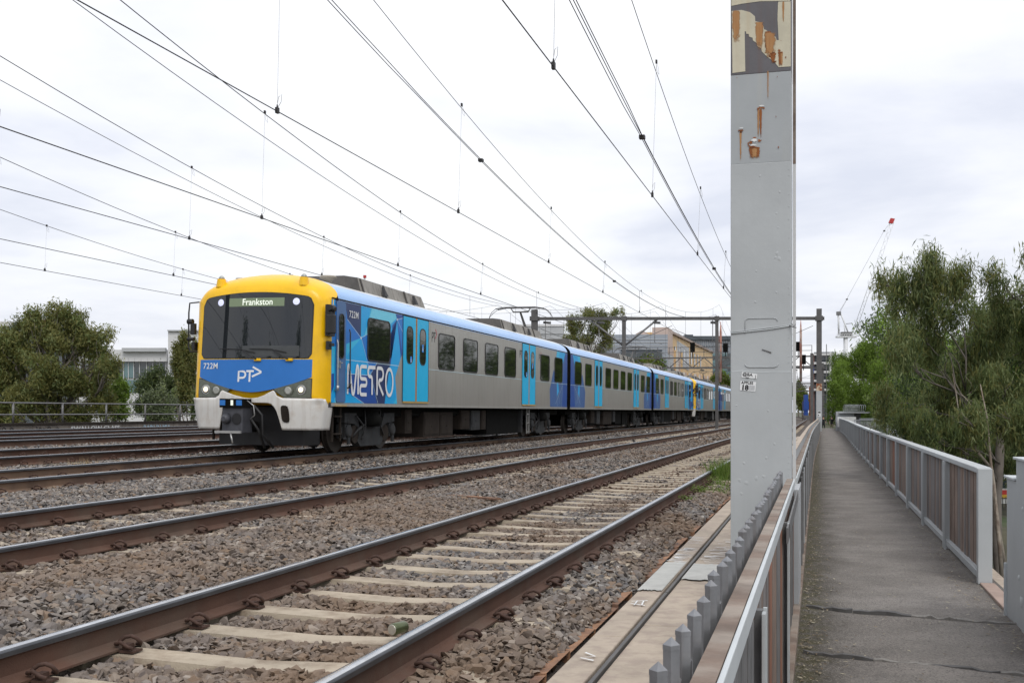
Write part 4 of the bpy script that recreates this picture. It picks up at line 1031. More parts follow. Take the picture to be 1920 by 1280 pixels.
def cab_livery(par, side=1, mirror=False):
    Lp = []
    def A(mi, *q): Lp.append((mi, cl([zs(*c) for c in q])))
    yb = 4.12
    Lp.append((3, [(.30,1.075)] + cl([zs(790,1200)]) + cl([zs(765,870), zs(855,560)]) + [(yb, 2.35),(yb,3.155),(.30,3.155)]))
    A(2, (40,-60),(190,-60),(350,400),(215,450),(180,470),(20,500),(0,480))
    A(0, (40,-80),(350,-20),(350,385),(185,175),(170,60),(40,-10))
    A(4, (352,-30),(480,30),(390,370),(350,390)); A(3, (352,10),(470,40),(395,365),(352,385))
    A(5, (480,40),(765,95),(775,165),(700,240),(440,345),(395,365))
    A(4, (350,400),(215,580),(180,620),(180,470))
    A(3, (355,400),(440,690),(470,830),(180,800),(180,620),(215,560))
    A(2, (355,400),(440,355),(445,650),(560,670),(480,830),(460,800))
    A(1, (725,250),(782,180),(705,740),(480,830),(560,670),(715,670))
    A(0, (560,672),(705,680),(640,1200),(550,1200),(470,830))
    A(1, (180,820),(470,850),(550,1200),(390,1200),(250,1080),(200,1040))
    A(1, (0,830),(30,820),(30,980),(0,1060))
    A(4, (0,500),(40,520),(30,820),(0,830))
    A(5, (40,1115),(100,1115),(120,1200),(40,1200))
    A(3, (782,180),(830,640),(765,870),(790,1200),(640,1200),(705,740))
    A(1, (765,95),(865,130),(865,560),(830,640),(782,180))
    A(2, (865,160),(865,560),(850,580),(782,180))
    A(4, (745,1200),(780,1110),(790,1200))
    for a_, b_ in (((185,175),(350,400)),((350,400),(440,345)),((782,180),(862,160)),((782,180),(860,350)),((355,400),(560,1200)),((250,1080),(390,1200)),((180,825),(470,850)),((560,672),(470,830))):
        Lp.append(line(*[cl([zs(*c)])[0] for c in (a_, b_)], wd=.010))
    Lp.append((6, cl([zs(172,656), zs(810,731), zs(810,738), zs(172,663)])))
    for c in ((350,400),(782,178)):
        y, z = zs(*c); Lp.append((8, [(y+.028*math.cos(k*.785), z+.028*math.sin(k*.785)) for k in range(8)]))
    if side < 0: pass
    return livery(par, Lp, LM, side=side)
def end_livery(par, yend, d, side=1):
    """angular blue print at a carriage end; d = +1 when the print runs towards +y from yend"""
    Y = lambda a: yend + d*a
    Lp = [(9, [(Y(0),1.075),(Y(0),3.155),(Y(.5),3.155),(Y(1.9),1.9),(Y(2.65),1.075)]),
          (1, [(Y(0),1.075),(Y(0),3.155),(Y(.35),3.155),(Y(.75),1.9),(Y(.9),1.075)]),
          (3, [(Y(.35),3.155),(Y(1.75),3.155),(Y(2.1),2.5),(Y(1.75),2.0),(Y(1.62),1.075),(Y(1.2),1.075),(Y(1.5),2.0)]),
          (9, [(Y(.9),1.075),(Y(.75),1.9),(Y(1.5),1.6),(Y(1.75),1.4),(Y(1.62),1.075)]),
          (9, [(Y(1.62),1.075),(Y(1.75),2.0),(Y(2.25),2.45),(Y(2.85),1.7),(Y(2.75),1.075)]),
          (4, [(Y(1.30),3.155),(Y(1.75),3.155),(Y(2.0),2.5),(Y(1.75),2.2)])]
    for a_, b_ in (((.75,1.9),(.9,1.075)),((1.5,1.6),(1.2,1.2)),((.75,1.9),(1.9,1.2)),((1.75,2.0),(1.62,1.075))): Lp.append(line((Y(a_[0]),a_[1]),(Y(b_[0]),b_[1]),.01))
    return livery(par, Lp, LM, side=side)
def metro_lettering(par):
    """rounded single-stroke letters drawn as white film"""
    mb = MB(); ya, za = zs(185,1080); yb, zb = zs(745,1085); W = yb-ya; z0 = min(za,zb)+.02; H = .60
    def st(pts, m=0): ribbon(mb, pts, .078, lambda u, v: (HW+.0135, ya+u, z0+v), m)
    k = W/6.05
    def T(pts, ox, w_): return [((ox+px_*w_)*k, pz*H) for px_, pz in pts]
    # M: joined strokes with rounded valley
    st(T([(0,0),(0,.9)]+arc(.09,.9,.09,.1,180,40,6)+[(.42,.12)]+arc(.52,.12,.10,.12,200,340,6)+[(.84,.92)]+arc(.92,.9,.08,.1,130,0,6)+[(1,0)], .05, 1.25))
    # E with a looping spine
    st(T([(1,1),(.25,1)]+arc(.25,.80,.22,.20,90,180,5)+arc(.25,.72,.22,.16,180,270,5)+[(.8,.56)]+arc(.8,.44,.18,.12,90,-90,7)+[(.25,.32)]+arc(.25,.18,.22,.14,90,180,5)+arc(.25,.14,.22,.14,180,270,5)+[(1,0)], 1.52, .85))
    # T with a curled left end
    st(T([(1,1),(.25,1)]+arc(.25,.83,.22,.17,90,270,8)+[(.42,.66)]+arc(.42,.52,.16,.14,90,0,5)+[(.58,0)], 2.50, .98))
    # R
    st(T([(0,0),(0,.85)]+arc(.12,.85,.12,.15,180,90,5)+[(.55,1)]+arc(.55,.78,.36,.22,90,-90,9)+[(.42,.56)]+arc(.42,.44,.14,.12,90,200,5)+[(.95,.0)], 3.72, .90))
    # O
    st([((5.40+.50*math.cos(R(a_)))*k, (.5+.5*math.sin(R(a_)))*H) for a_ in range(0, 370, 12)])
    return mb.build('metro_lettering', M['dirty_white'], par)

def build_carriage(kind, label, first=False):
    """kind 'cab' (cab at y=0) or 'mid'"""
    root = empty('train_carriage', (0,0,0), label, 'train carriage', 'carriages of the blue and silver train')
    y0 = CABY if kind == 'cab' else 0.
    # body shell
    mb = MB(); n = 5                                   # outline indices 0..4 are the side
    def sweep(lo, hi, ya, yb, m, mbb):
        pts = outline[lo:hi+1]; k = len(pts)
        vs = [(x,ya,z) for x,z in pts] + [(x,yb,z) for x,z in pts]
        mbb.add(vs, [(i, i+1, k+i+1, k+i) for i in range(k-1)], m, True)
    sweep(0, 4, y0, L0, 0, mb); no_ = len(outline); sweep(no_-5, no_-1, y0, L0, 0, mb)
    mb.quad((1.40,y0,ZB),(1.40,L0,ZB),(-1.40,L0,ZB),(-1.40,y0,ZB), 1)
    mb.poly([(x,L0,z) for x,z in outline], 1)
    if kind == 'mid': mb.poly([(x,0,z) for x,z in outline][::-1], 1)
    mb.build('body', [M['stainless'], M['under']], root)
    yr = y0+.335 if kind == 'cab' else 0.
    mb = MB(); sweep(4, 9, yr, L0, 0, mb); sweep(no_-10, no_-5, yr, L0, 0, mb); sweep(9, no_-10, yr, L0, 1, mb); mb.build('roof', [M['roof_blue'], M['roof_white']], root)
    for s_ in (1,-1):
        mb = MB(); mb.box(*(sorted((s_*(HW-.005), s_*(HW+.012)))), y0+.02, L0, ZG-.018, ZG+.006); mb.build('gutter', M['bogie_brown'], root)
        mb = MB(); mb.box(*(sorted((s_*(HW-.005), s_*(HW+.010)))), y0+.02, L0, ZB+.0, ZB+.068); mb.build('sole_bar', M['stainless'], root)
        mb = MB(); mb.box(*(sorted((s_*HW, s_*(HW+.004)))), y0+4.0 if kind=='cab' else 0.02, L0-.02, 1.95,1.962); mb.build('body_seam', M['livery_line'], root)
    # openings
    W1 = 1.33
    if kind == 'cab': wins = [(7.36,W1),(9.40,W1),(11.47,1.36),(13.52,1.32),(18.1,1.33),(20.2,1.30)]; doors = [5.08, 15.85]
    else: wins = [(1.4,1.3),(3.45,W1),(8.0,W1),(10.0,W1),(12.0,W1),(14.0,W1),(18.4,1.3),(20.4,1.3)]; doors = [5.7, 16.15]
    for s_ in (1,-1):
        for (y, w_) in wins: window_at(root, y, w_-.06, s_)
        for y in doors: door_at(root, y, s_, sticker=(kind=='cab' and s_>0))
        end_livery(root, L0, -1, s_)
        if kind == 'mid': end_livery(root, 0, 1, s_)
    for y in ((23.0-20, 38.6-20) if kind == 'cab' else (3.0, 18.7)): bogie_at(root, y)
    # underframe gear
    r = random.Random(3)
    mb = MB(); mb.box(-1.15,1.15,y0+.6,L0-.3,.78,ZB-.002); mb.build('underframe', M['under'], root)
    gear = [(5.0,5.45,.36,.94,'bogie_brown'),(6.3,7.5,.24,.88,'bogie_brown'),(7.55,8.6,.24,.88,'bogie_brown'),(9.3,10.1,.40,.93,'bogie_brown'),(10.25,11.1,.36,.93,'bogie'),(11.25,11.7,.36,.93,'bogie_brown'),(12.0,15.6,.18,.95,'under'),(15.75,15.95,.2,.95,'bogie')]
    if kind == 'mid': gear = [(5.2,6.0,.4,.94,'bogie_brown'),(6.5,7.3,.34,.94,'bogie'),(8.0,10.2,.30,.92,'bogie_brown'),(10.6,11.2,.4,.92,'bogie'),(11.6,13.2,.28,.92,'under'),(13.6,15.2,.2,.92,'under')]
    for (ya, yb, za, zb_, mm) in gear:
        mb = MB(); mb.box(-1.25,1.25 if mm != 'under' else 1.18,ya,yb,za,zb_)
        if mm != 'under': mb.box(1.25,1.262,ya+.06,yb-.06,za+.06,zb_-.06); mb.box(1.262,1.275,(ya+yb)/2-.05,(ya+yb)/2+.05,za+.25,za+.3)
        mb.build('equipment_case', M[mm], root, bevel=.01)
    mb = MB(); mb.cyl((.6,12.2,.5),(.6,15.2,.5),.32,16); mb.cyl((-.6,12.2,.5),(-.6,15.2,.5),.32,16); mb.build('air_tank', M['under'], root)
    mb = MB()
    for q in (16.0, 16.28): mb.box(1.36,1.40,q,q+.03,.15,.98)
    for z in (.2,.5,.8): mb.box(1.362,1.398,16.03,16.28,z,z+.03)
    mb.build('step_ladder', M['silver'] if kind=='cab' else M['bogie'], root)
    mb = MB(); mb.tube([(1.3,5.5,.2),(1.3,12,.2)],.02,6); mb.tube([(1.1,4.2,.9),(1.2,8,.85),(1.1,12,.9)],.03,6); mb.build('pipe', M['under'], root)
    # gangway bellows at the far end
    mb = MB()
    for k in range(5):
        y = L0+.02+k*.09; sc_ = 1 if k % 2 == 0 else .96
        mb.prism([(x*.93*sc_, y, 1.15+(z-1.0)*.90*sc_) for x, z in outline], (0,.07,0))
    mb.build('gangway_bellows', M['black_rubber'], root)
    # roof pods: long air-conditioning units with dark noses and ribbed grey sides
    pods = [(1.9,7.0),(13.3,19.6)] if kind == 'cab' else [(1.2,6.8),(12.6,18.6)]
    for (ya, yb) in pods:
        zt, zb_ = 3.90, 3.50; x1_, x2_ = 1.04, .86
        mb = MB(); yn = ya+.9
        mb.add([(-x1_,ya,zb_),(x1_,ya,zb_),(x1_,yn,zb_),(-x1_,yn,zb_),(-x2_,ya+.35,zt-.02),(x2_,ya+.35,zt-.02),(x2_+.06,yn,zt),(-x2_-.06,yn,zt)], [(0,1,5,4),(1,2,6,5),(4,5,6,7),(3,0,4,7)])
        pod = mb.build('roof_pod', M['ac_dark'], root, bevel=.02)
        mb = MB(); mb.add([(-x1_,yn,zb_),(x1_,yn,zb_),(x1_,yb,zb_),(-x1_,yb,zb_),(-x2_-.06,yn,zt),(x2_+.06,yn,zt),(x2_+.06,yb-.1,zt-.03),(-x2_-.06,yb-.1,zt-.03)], [(1,2,6,5),(4,5,6,7),(3,0,4,7),(2,3,7,6)]); mb.build('pod_casing', M['ac_grey'], pod)
        mb = MB(); y = yn+.1; nn = 0
        while y < yb-.2:
            for s_ in (1,-1):
                mb.add([(s_*(x1_+.03),y,zb_+.02),(s_*(x2_+.095),y,zt-.02),(s_*(x2_+.095),y+.05,zt-.02),(s_*(x1_+.03),y+.05,zb_+.02),(s_*(x1_-.05),y,zb_),(s_*(x2_),y,zt-.02),(s_*(x2_),y+.05,zt-.02),(s_*(x1_-.05),y+.05,zb_)], [(0,1,2,3),(0,4,5,1),(3,2,6,7),(1,5,6,2)])
            y += 1.35
        mb.build('pod_rib', M['ac_dark'], pod)
        for s_ in (1,-1):
            mb = MB(); 
            for y in (ya+2.2, ya+4.2): mb.prism([(s_*(x1_+.01),y-.10,zb_+.10),(s_*(x1_+.01),y+.10,zb_+.10),(s_*(x2_+.11),y,zt-.08)], (s_*.07,0,0))
            mb.build('lifting_bracket', M['black_rubber'], pod)
    if kind == 'cab':
        # pantograph folded high against the contact wire
        pan = put('pantograph', (lambda q: (q.box(-.55,.55,-.6,.6,3.78,3.84), q.box(-.5,-.4,-.6,.6,3.62,3.78), q.box(.4,.5,-.6,.6,3.62,3.78), q.mesh('pantograph', M['steel_dark']))[-1])(MB()), root, (0,20.2,0))
        mb = MB(); mb.tube([(0,.45,3.86),(0,.75,4.08),(0,-.05,4.62)],[.07,.06,.04],8); mb.tube([(0,.3,3.84),(0,.72,4.0)],.03,6); mb.build('lower_arm', M['steel_dark'], pan)
        mb = MB()
        for s_ in (-1,1):
            mb.tube([(-.95,s_*.16-.05,4.77),(-.6,s_*.16-.05,4.83),(.6,s_*.16-.05,4.83),(.95,s_*.16-.05,4.77)],.022,6)
        mb.box(-.30,.30,-.12,.02,4.64,4.68); mb.tube([(-.28,-.05,4.66),(-.4,-.05,4.82)],.02,6); mb.tube([(.28,-.05,4.66),(.4,-.05,4.82)],.02,6)
        mb.build('pan_head', M['steel_dark'], pan)
        mb = MB()
        for s_ in (-1,1):
            for q in (-1,1): mb.tube([(s_*.95,q*.16-.05,4.77),(s_*1.10,q*.13-.05,4.66),(s_*1.22,q*.03-.05,4.50),(s_*1.24,-.05,4.44)],.011,5)
        mb.build('pan_horn', M['steel_dark'], pan)
        mb = MB(); mb.tube([(.45,-.3,3.65),(.45,-.3,3.80)],.05,8); mb.tube([(.45,.4,3.65),(.45,.4,3.80)],.05,8); mb.build('insulator', M['bogie_brown'], pan)
    if kind == 'cab': build_cab(root)
    return root
def build_cab(root):
    # nose shell
    mb = MB(); rings = front_rings(); n = len(outline)
    vs = [q for ring in rings for q in ring] + [(0, fy(0,2.3), 2.3)]
    fs = []
    for i in range(len(rings)-1):
        for k in range(n-1): fs.append((i*n+k+1, (i+1)*n+k+1, (i+1)*n+k, i*n+k))
        fs.append((i*n, (i+1)*n, (i+1)*n+n-1, i*n+n-1))
    c_ = len(vs)-1; i = len(rings)-1
    for k in range(n): fs.append((i*n+(k+1)%n, c_, i*n+k))
    mb.add(vs, fs, 0, True); mb.build('nose_shell', M['yellow'], root)
    # yellow wrap over the roof behind the nose
    mb = MB(); pts = outline[4:len(outline)-4]; k_ = len(pts)
    va = [(x*1.004, CABY-.001, z+.006) for x,z in pts]; vb = [(x*1.004, CABY+ (.02+.55*min(1,(1-abs(x)/HW)*2.2)), z+.006) for x,z in pts]
    pass
    def patch(x0, x1, zlo, zhi, mat, name, off, nx=40, nz=14, parent=None):
        mb = MB()
        def fn(u, v):
            x = x0+(x1-x0)*u; a_, b_ = zlo(x), zhi(x); z = a_+(b_-a_)*v; return (x, shell_y(x, z)-off, z)
        mb.grid(fn, nx, nz, flip=False)
        # rim back to the shell
        rim = [fn(i/nx,0) for i in range(nx+1)] + [fn(1,j/nz) for j in range(1,nz+1)] + [fn(1-i/nx,1) for i in range(1,nx+1)] + [fn(0,1-j/nz) for j in range(1,nz)]
        o_ = len(rim); mb.add(rim + [(a,b+off+.01,c) for a,b,c in rim], [((i+1)%o_, i, o_+i, o_+(i+1)%o_) for i in range(o_)])
        return mb.build(name, mat, parent or root)
    def corner(x, w_, r_, hgt):  # rounded end: how much the edge gives way near +-w_
        d = w_-abs(x)
        return 0 if d >= r_ else hgt*(1-math.sqrt(max(0, 1-((r_-d)/r_)**2)))
    wz0, wz1 = 1.955, 3.27
    lean = lambda z: 1.22
    patch(-1.235, 1.235, lambda x: wz0-.012+corner(x,1.235,.09,.09), lambda x: wz1+.014-.11*(abs(x)/1.22)**2-corner(x,1.235,.15,.15), M['black_rubber'], 'windscreen_surround', .006)
    ws = patch(-1.215, 1.215, lambda x: wz0+corner(x,1.215,.08,.08), lambda x: wz1-.11*(abs(x)/1.22)**2-corner(x,1.215,.14,.14), M['windshield'], 'windscreen', .012)
    # things seen in the top of the windscreen
    patch(-.60, .63, lambda x: 2.995, lambda x: 3.165, M['dest_bg'], 'destination_display', .0155, 10, 3, ws)
    mb = MB()
    for s_ in (-.80, .88):
        n_ = 20; z_ = 3.085
        mb.add([(s_, shell_y(s_, z_)-.022, z_)]+[(s_+.07*math.cos(2*math.pi*k/n_), shell_y(s_+.07*math.cos(2*math.pi*k/n_), z_+.07*math.sin(2*math.pi*k/n_))-.018, z_+.07*math.sin(2*math.pi*k/n_)) for k in range(n_)], [(0,1+k,1+(k+1)%n_) for k in range(n_)])
    mb.build('marker_light', M['marker_lit'], ws)
    ft = text('Frankston', .185, M['dest_txt'], ws, (-.295, shell_y(0,3.06)-.024, 3.022), (R(90)-.09, 0, 0), bold=.012, name='destination_lettering', sx=.92)
    # dashboard and blinds behind the glass shown as slightly lighter panels
    M['dash'] = M.get('dash') or material('dash_grey', (.055,.06,.062), .5, var=.2)
    patch(-.25, .98, lambda x: 1.99, lambda x: 2.20, M['dash'], 'dashboard', .0142, 8, 2, ws)
    for s_, z_ in ((-.1,0),(1,0)): pass
    # sill under the windscreen, blue panel in a V
    vb = lambda x: 1.268+.305*(abs(x)/1.25)**1.6
    patch(-1.25, 1.25, vb, lambda x: 1.925, M['cab_blue'], 'blue_panel', .005, 40, 8)
    # wipers
    for (xa, xb) in ((.10,-.62),(.78,.05)):
        mb = MB(); z1_, z2_ = 1.93, 2.10
        mb.tube([(xa, shell_y(xa,z1_)-.05, z1_),(xa-.06, shell_y(xa,z1_)-.06, z1_+.02),(xa-.32, shell_y(xa-.3,z2_)-.05, z2_+.02)],.013,6)
        mb.tube([(xa-.05, shell_y(xa,z2_)-.035, z2_-.04),(xa-.35, shell_y(xa-.35,z2_)-.035, z2_+.03),(xb-.12, shell_y(xb,z2_)-.035, z2_+.04)],.009,6)
        w_ = mb.build('wiper', M['black_rubber'], root)
        mb = MB(); mb.box(xa-.06,xa+.09, shell_y(xa,1.92)-.045, shell_y(xa,1.92), 1.89,1.945); mb.build('wiper_cowl', M['yellow'], w_, bevel=.01)
    # lettering on the panel
    fr = lambda z: (R(90)-.085, 0, 0)
    text('722M', .17, M['dirty_white'], root, (-1.17, shell_y(-1.17,1.78)-.016, 1.74), (R(90)-.085, 0, -.17), bold=.006, name='fleet_number', sx=.95, spacing=1.06)
    mb = MB(); ox, oz = -.30, 1.475
    def st(pts, wd=.040): ribbon(mb, pts, wd, lambda a_, b_: (ox+a_, shell_y(ox+a_, oz+b_)-.0085, oz+b_))
    st([(0,0),(0,.21),(.09,.21)]+arc(.09,.145,.065,.065,90,-90,6)+[(0,.08)]); st([(.17,.215),(.34,.215)]); st([(.25,.215),(.25,0)])
    st([(.31,.30),(.50,.20),(.50,.19),(.30,.105)], .038)
    mb.build('pt_emblem', M['dirty_white'], root)
    # headlight clusters
    for s_ in (1,-1):
        lo = lambda x: 1.17 + (.0 if abs(x) > .72 else (.72-abs(x))*.65)
        hi = lambda x: min(1.535, 1.335+(abs(x)-.50)*.28)
        xs_ = sorted((s_*.50, s_*1.25))
        patch(xs_[0]-.015, xs_[1]+.015, lambda x: lo(x)-.015, lambda x: hi(x)+.015, M['black_rubber'], 'lamp_surround', .004, 14, 6)
        c_ = patch(xs_[0], xs_[1], lo, hi, M['lamp_house'], 'headlight', .008, 14, 6)
        for (cx, rr, mm, nm) in ((.80,.105,'lamp_glass','dipped_lamp'),(1.06,.10,'lamp_glass','main_lamp')):
            mb = MB(); cz = 1.30+(.02 if cx>1 else 0); yy = shell_y(s_*cx, cz)-.012
            mb.tube([(s_*cx, yy+.02, cz),(s_*cx, yy-.012, cz)], [rr,rr*.96], 20, 0); mb.tube([(s_*cx, yy-.0125, cz),(s_*cx, yy-.020, cz)], [rr*.8,rr*.55], 20, 1)
            if cx > 1: mb.tube([(s_*cx, yy-.021, cz),(s_*cx, yy-.026, cz)], [rr*.50,rr*.30], 16, 2)
            mb.build(nm, [M['lamp_house'] if cx<1 else M['silver'], M[mm] if cx<1 else M['lamp_glass'], M['head_lit']], c_)
    # white skirt: two shells with a coupler gap
    def skirt(pts, name, s_):
        mb = MB(); q = [Vector((x, shell_y(max(-1.44,min(1.44,x)), max(1.05,z))-.045 - (.02 if z<1 else 0)+.10*max(0,(1.0-z)), z)) for x, z in pts]
        mb.add([tuple(a) for a in q] + [(a.x, a.y+.07, a.z) for a in q], [tuple(range(len(q)))] + [(i,(i+1)%len(q),len(q)+(i+1)%len(q),len(q)+i) for i in range(len(q))])
        o_ = mb.build(name, M['white_grp'], root)
        bm = bmesh.new(); bm.from_mesh(o_.data); bmesh.ops.triangulate(bm, faces=bm.faces[:]); bmesh.ops.recalc_face_normals(bm, faces=bm.faces[:]); bm.to_mesh(o_.data); bm.free(); return o_
    for s_ in (1,-1):
        def dens(pts, n_=1):
            o_ = []
            for i in range(len(pts)):
                a_, b_ = pts[i], pts[(i+1)%len(pts)]; k_ = max(1,int(math.hypot(b_[0]-a_[0],b_[1]-a_[1])/.08))
                o_ += [(a_[0]+(b_[0]-a_[0])*j/k_, a_[1]+(b_[1]-a_[1])*j/k_) for j in range(k_)]
            return o_
        # one shell that follows the nose: columns from the lower edge up to the lamp line
        xs_c = [.0,.08,.16,.24,.31,.35,.39,.43,.47,.495,.51,.525,.54,.555,.57,.585,.60,.62,.64,.66,.68,.70,.78,.88,.98,1.08,1.18,1.28,1.36,1.42,1.455]
        zbot = lambda x: float(np.interp(x - (.08 if s_ > 0 else 0), [0,.31,.39,.45,.50,.60,2], [1.06,1.055,1.03,.97,.88,.52,.52]))
        ztop = lambda x: float(np.interp(x, [0,.15,.30,.42,.50,.54,.58,.7,2], [1.145,1.155,1.20,1.265,1.305,1.27,1.20,1.155,1.14]))
        mb = MB(); NZ = 12; NX = len(xs_c)-1
        def fn(u, v):
            x = xs_c[int(round(u*NX))]; a_, b_ = zbot(x), ztop(x); z = a_+(b_-a_)*v
            xx = x*(1-(max(0,.95-z))*.10*max(0,(x-.6))/.85); xx = xx if s_ > 0 else xx+.13*max(0,min(1,(x-.25)/.2))*max(0,min(1,(1.05-x)/.5)); return (s_*xx, shell_y(s_*x*.985, max(1.06, z))-.05+.10*max(0,1.0-z), z)
        mb.grid(fn, NX, NZ, flip=s_ < 0)
        xe, ye = fn(1,0)[0], 0
        def fn3(u, v):
            z = .52+(1.14-.52)*v; a_ = fn(1, v)[0] if False else s_*(1.455*(1-(max(0,.95-z))*.10)); y_ = shell_y(1.455*.985, 1.06)-.05+.10*max(0,1.0-z); return (a_+s_*.002, y_+(.42-y_)*u, z)
        mb.grid(fn3, 6, 12, flip=s_ < 0)
        sk = mb.build('skirt', M['white_grp'], root)
        bm = bmesh.new(); bm.from_mesh(sk.data); bmesh.ops.remove_doubles(bm, verts=bm.verts[:], dist=.006); bm.to_mesh(sk.data); bm.free()
        sd_ = sk.modifiers.new('thick', 'SOLIDIFY'); sd_.thickness = .025; sd_.offset = -1
        # ventilation slot
        if s_ < 0: continue
        mb = MB(); n_ = 20; pts = []
        cx, cz = s_*.76, .86
        for k in range(n_):
            a_ = 2*math.pi*k/n_; xx = cx+.085*math.copysign(abs(math.cos(a_))**.6, math.cos(a_)) + s_*(-.0) - (math.sin(a_))*.02*s_; zz_ = cz-.02+.17*math.copysign(abs(math.sin(a_))**.6, math.sin(a_)); pts.append((xx, shell_y(xx*.985, 1.06)-.064+.10*(1-zz_), zz_))
        mb.poly(pts); 
        for k in range(7): z_ = cz-.15+k*.045; mb.box(cx-.07, cx+.07, shell_y(cx,1.06)-.075+.10*(1-z_), shell_y(cx,1.06)-.064+.10*(1-z_), z_, z_+.012)
        mb.build('vent_grille', M['bogie_brown'], sk)
    # coupler
    mb = MB(); mb.box(-.26,.26,-.42,-.02,.42,.96); cp = mb.build('coupler', M['coupler'], root, bevel=.02); cp.location = (-.13,-.34,.06); cp.scale = (.86,1,.94)
    mb = MB(); mb.box(-.30,.28,-.46,-.10,.955,1.14); mb.tube([(.0,-.2,.55),(.0,1.4,.55)],.12,12); mb.build('coupler_box', M['under'], cp)
    for x_ in (-.22,.02,.20):
        mb = MB(); mb.box(x_-.07 if abs(x_)>.1 else x_-.03, x_+.07 if abs(x_)>.1 else x_+.03, -.468,-.461, 1.0,1.11); mb.build('contact_cover', M['cab_blue'] if abs(x_) > .1 else M['dest_txt'], cp)
    mb = MB(); mb.tube([(-.13,-.42,.72),(-.13,-.50,.72),(-.13,-.56,.72)],[.11,.10,.05],16); mb.build('coupler_cone', M['coupler'], cp)
    mb = MB(); mb.tube([(.12,-.425,.72),(.12,-.431,.72)],[.12,.12],16); mb.build('coupler_cup', M['ink'], cp)
    mb = MB(); mb.box(-.42,.24,-.46,-.40,.42,.47); mb.tube([(-.02,-.44,.42),(.05,-.47,.22)],.02,6); mb.tube([(.3,-.3,1.1),(.46,-.30,1.0),(.48,-.28,.8),(.36,-.26,.72)],.012,6); mb.build('coupler_levers', M['silver'], cp)
    mb = MB(); mb.tube([(.34,-.1,1.0),(.52,-.05,.8),(.50,.0,.4),(.6,.3,.1)],.03,6); mb.tube([(.28,-.1,.7),(.42,-.05,.5),(.44,.2,.1)],.03,6); mb.build('air_hose', M['black_rubber'], cp)
    mb = MB(); mb.box(-.95,.95,.15,.9,.20,.98); mb.box(-1.3,1.3,.30,.8,.62,1.0); mb.build('pilot_frame', M['ink'], root)
    # hooded lamps on the brow
    for s_ in (1,-1):
        x_ = s_*.93; z_ = 3.42; y_ = .02
        mb = MB(); mb.grid(lambda u, v: (x_+.11*math.cos(u*6.283)*(1-.28*v), y_+.02+.30*v*.0+.13*math.sin(u*6.283)*(1-.2*v)+.12, z_+.17*v), 16, 3); ob = mb.build('brow_lamp', M['yellow'], root)
        mb = MB(); mb.tube([(x_, y_+.14, z_+.165),(x_,y_+.14,z_+.21),(x_,y_+.14,z_+.24)],[.07,.055,.025],14); mb.build('brow_lamp_lens', M['lamp_glass'], ob)
    mb = MB(); mb.tube([(-1.0,1.1,3.6),(-1.0,1.1,3.72)],.13,14); mb.tube([(.9,1.35,3.55),(.9,1.35,3.66),(.9,1.35,3.72),(.9,1.35,3.76)],[.08,.08,.19,.16],18); mb.build('roof_dome', material('dome_tan', (.30,.27,.22), .6, var=.1), root)
    for s_ in (1,-1):
        # driver's side door with its slot window and handrails
        ya, yb = .50, .95
        mb = MB(); pts = [(ya+.225+a_, 2.06+b_) for a_, b_ in rrect(.45, 2.06, .07)]
        mb.prism([(s_*HW, y, z+.05) for y, z in pts], (s_*.022,0,0)); cd = mb.build('cab_door', M['cabdoor'], root, bevel=.004)
        bm = bmesh.new(); bm.from_mesh(cd.data); bmesh.ops.recalc_face_normals(bm, faces=bm.faces[:]); bm.to_mesh(cd.data); bm.free()
        f = put('cab_door_window', frame_mesh(.25, .92, .10, .022, M['black_rubber'], .012), cd, (s_*(HW+.022), .725, WZ-.02), (0,0,0 if s_>0 else math.pi)); put('cab_door_glass', pane_mesh(.21,.88,.085,M['glass'],.003), cd, (s_*(HW+.022), .725, WZ-.02), (0,0,0 if s_>0 else math.pi))
        mb = MB(); mb.box(*sorted((s_*(HW+.0225), s_*(HW+.05))), .60,.64, 1.78,1.93); mb.box(*sorted((s_*(HW+.045), s_*(HW+.07))), .59,.70, 1.88,1.90); mb.build('door_handle', M['silver'], cd)
        for (y_, z0_, z1_) in ((.46,1.32,2.35),(1.06,1.38,2.6)):
            mb = MB(); mb.tube([(s_*HW, y_, z0_),(s_*(HW+.06), y_, z0_+.02),(s_*(HW+.07), y_, z0_+.08),(s_*(HW+.07), y_, z1_-.08),(s_*(HW+.05), y_, z1_)],.014,7); mb.tube([(s_*(HW+.06), y_, z0_),(s_*(HW+.075), y_, z0_+.10)],.03,8); mb.build('handrail', M['silver'] if y_<1 else M['black_rubber'], root)
        mb = MB(); mb.box(*sorted((s_*HW, s_*(HW+.05))), .45,.96, 1.0,1.035); mb.build('door_step', material('step_tan',(.4,.3,.15),.7), root)
        window_at(root, 2.75, 1.26, s_, h=.90, z=WZ+.01, rad=.12)
        cab_livery(root, s_)
        # step ladder under the cab door
        mb = MB()
        for q in (.60,.98): mb.box(*sorted((s_*1.34, s_*1.38)), q, q+.04, .28,.99)
        for z in (.42,.78): mb.box(*sorted((s_*1.32, s_*1.42)), .64,.98, z,z+.03)
        mb.build('step_ladder', M['bogie_brown'], root)
        mb = MB(); mb.box(*sorted((s_*1.30,s_*1.475)), .22,.40, .98,1.16); mb.build('jacking_pad', M['bogie'], root, bevel=.01)
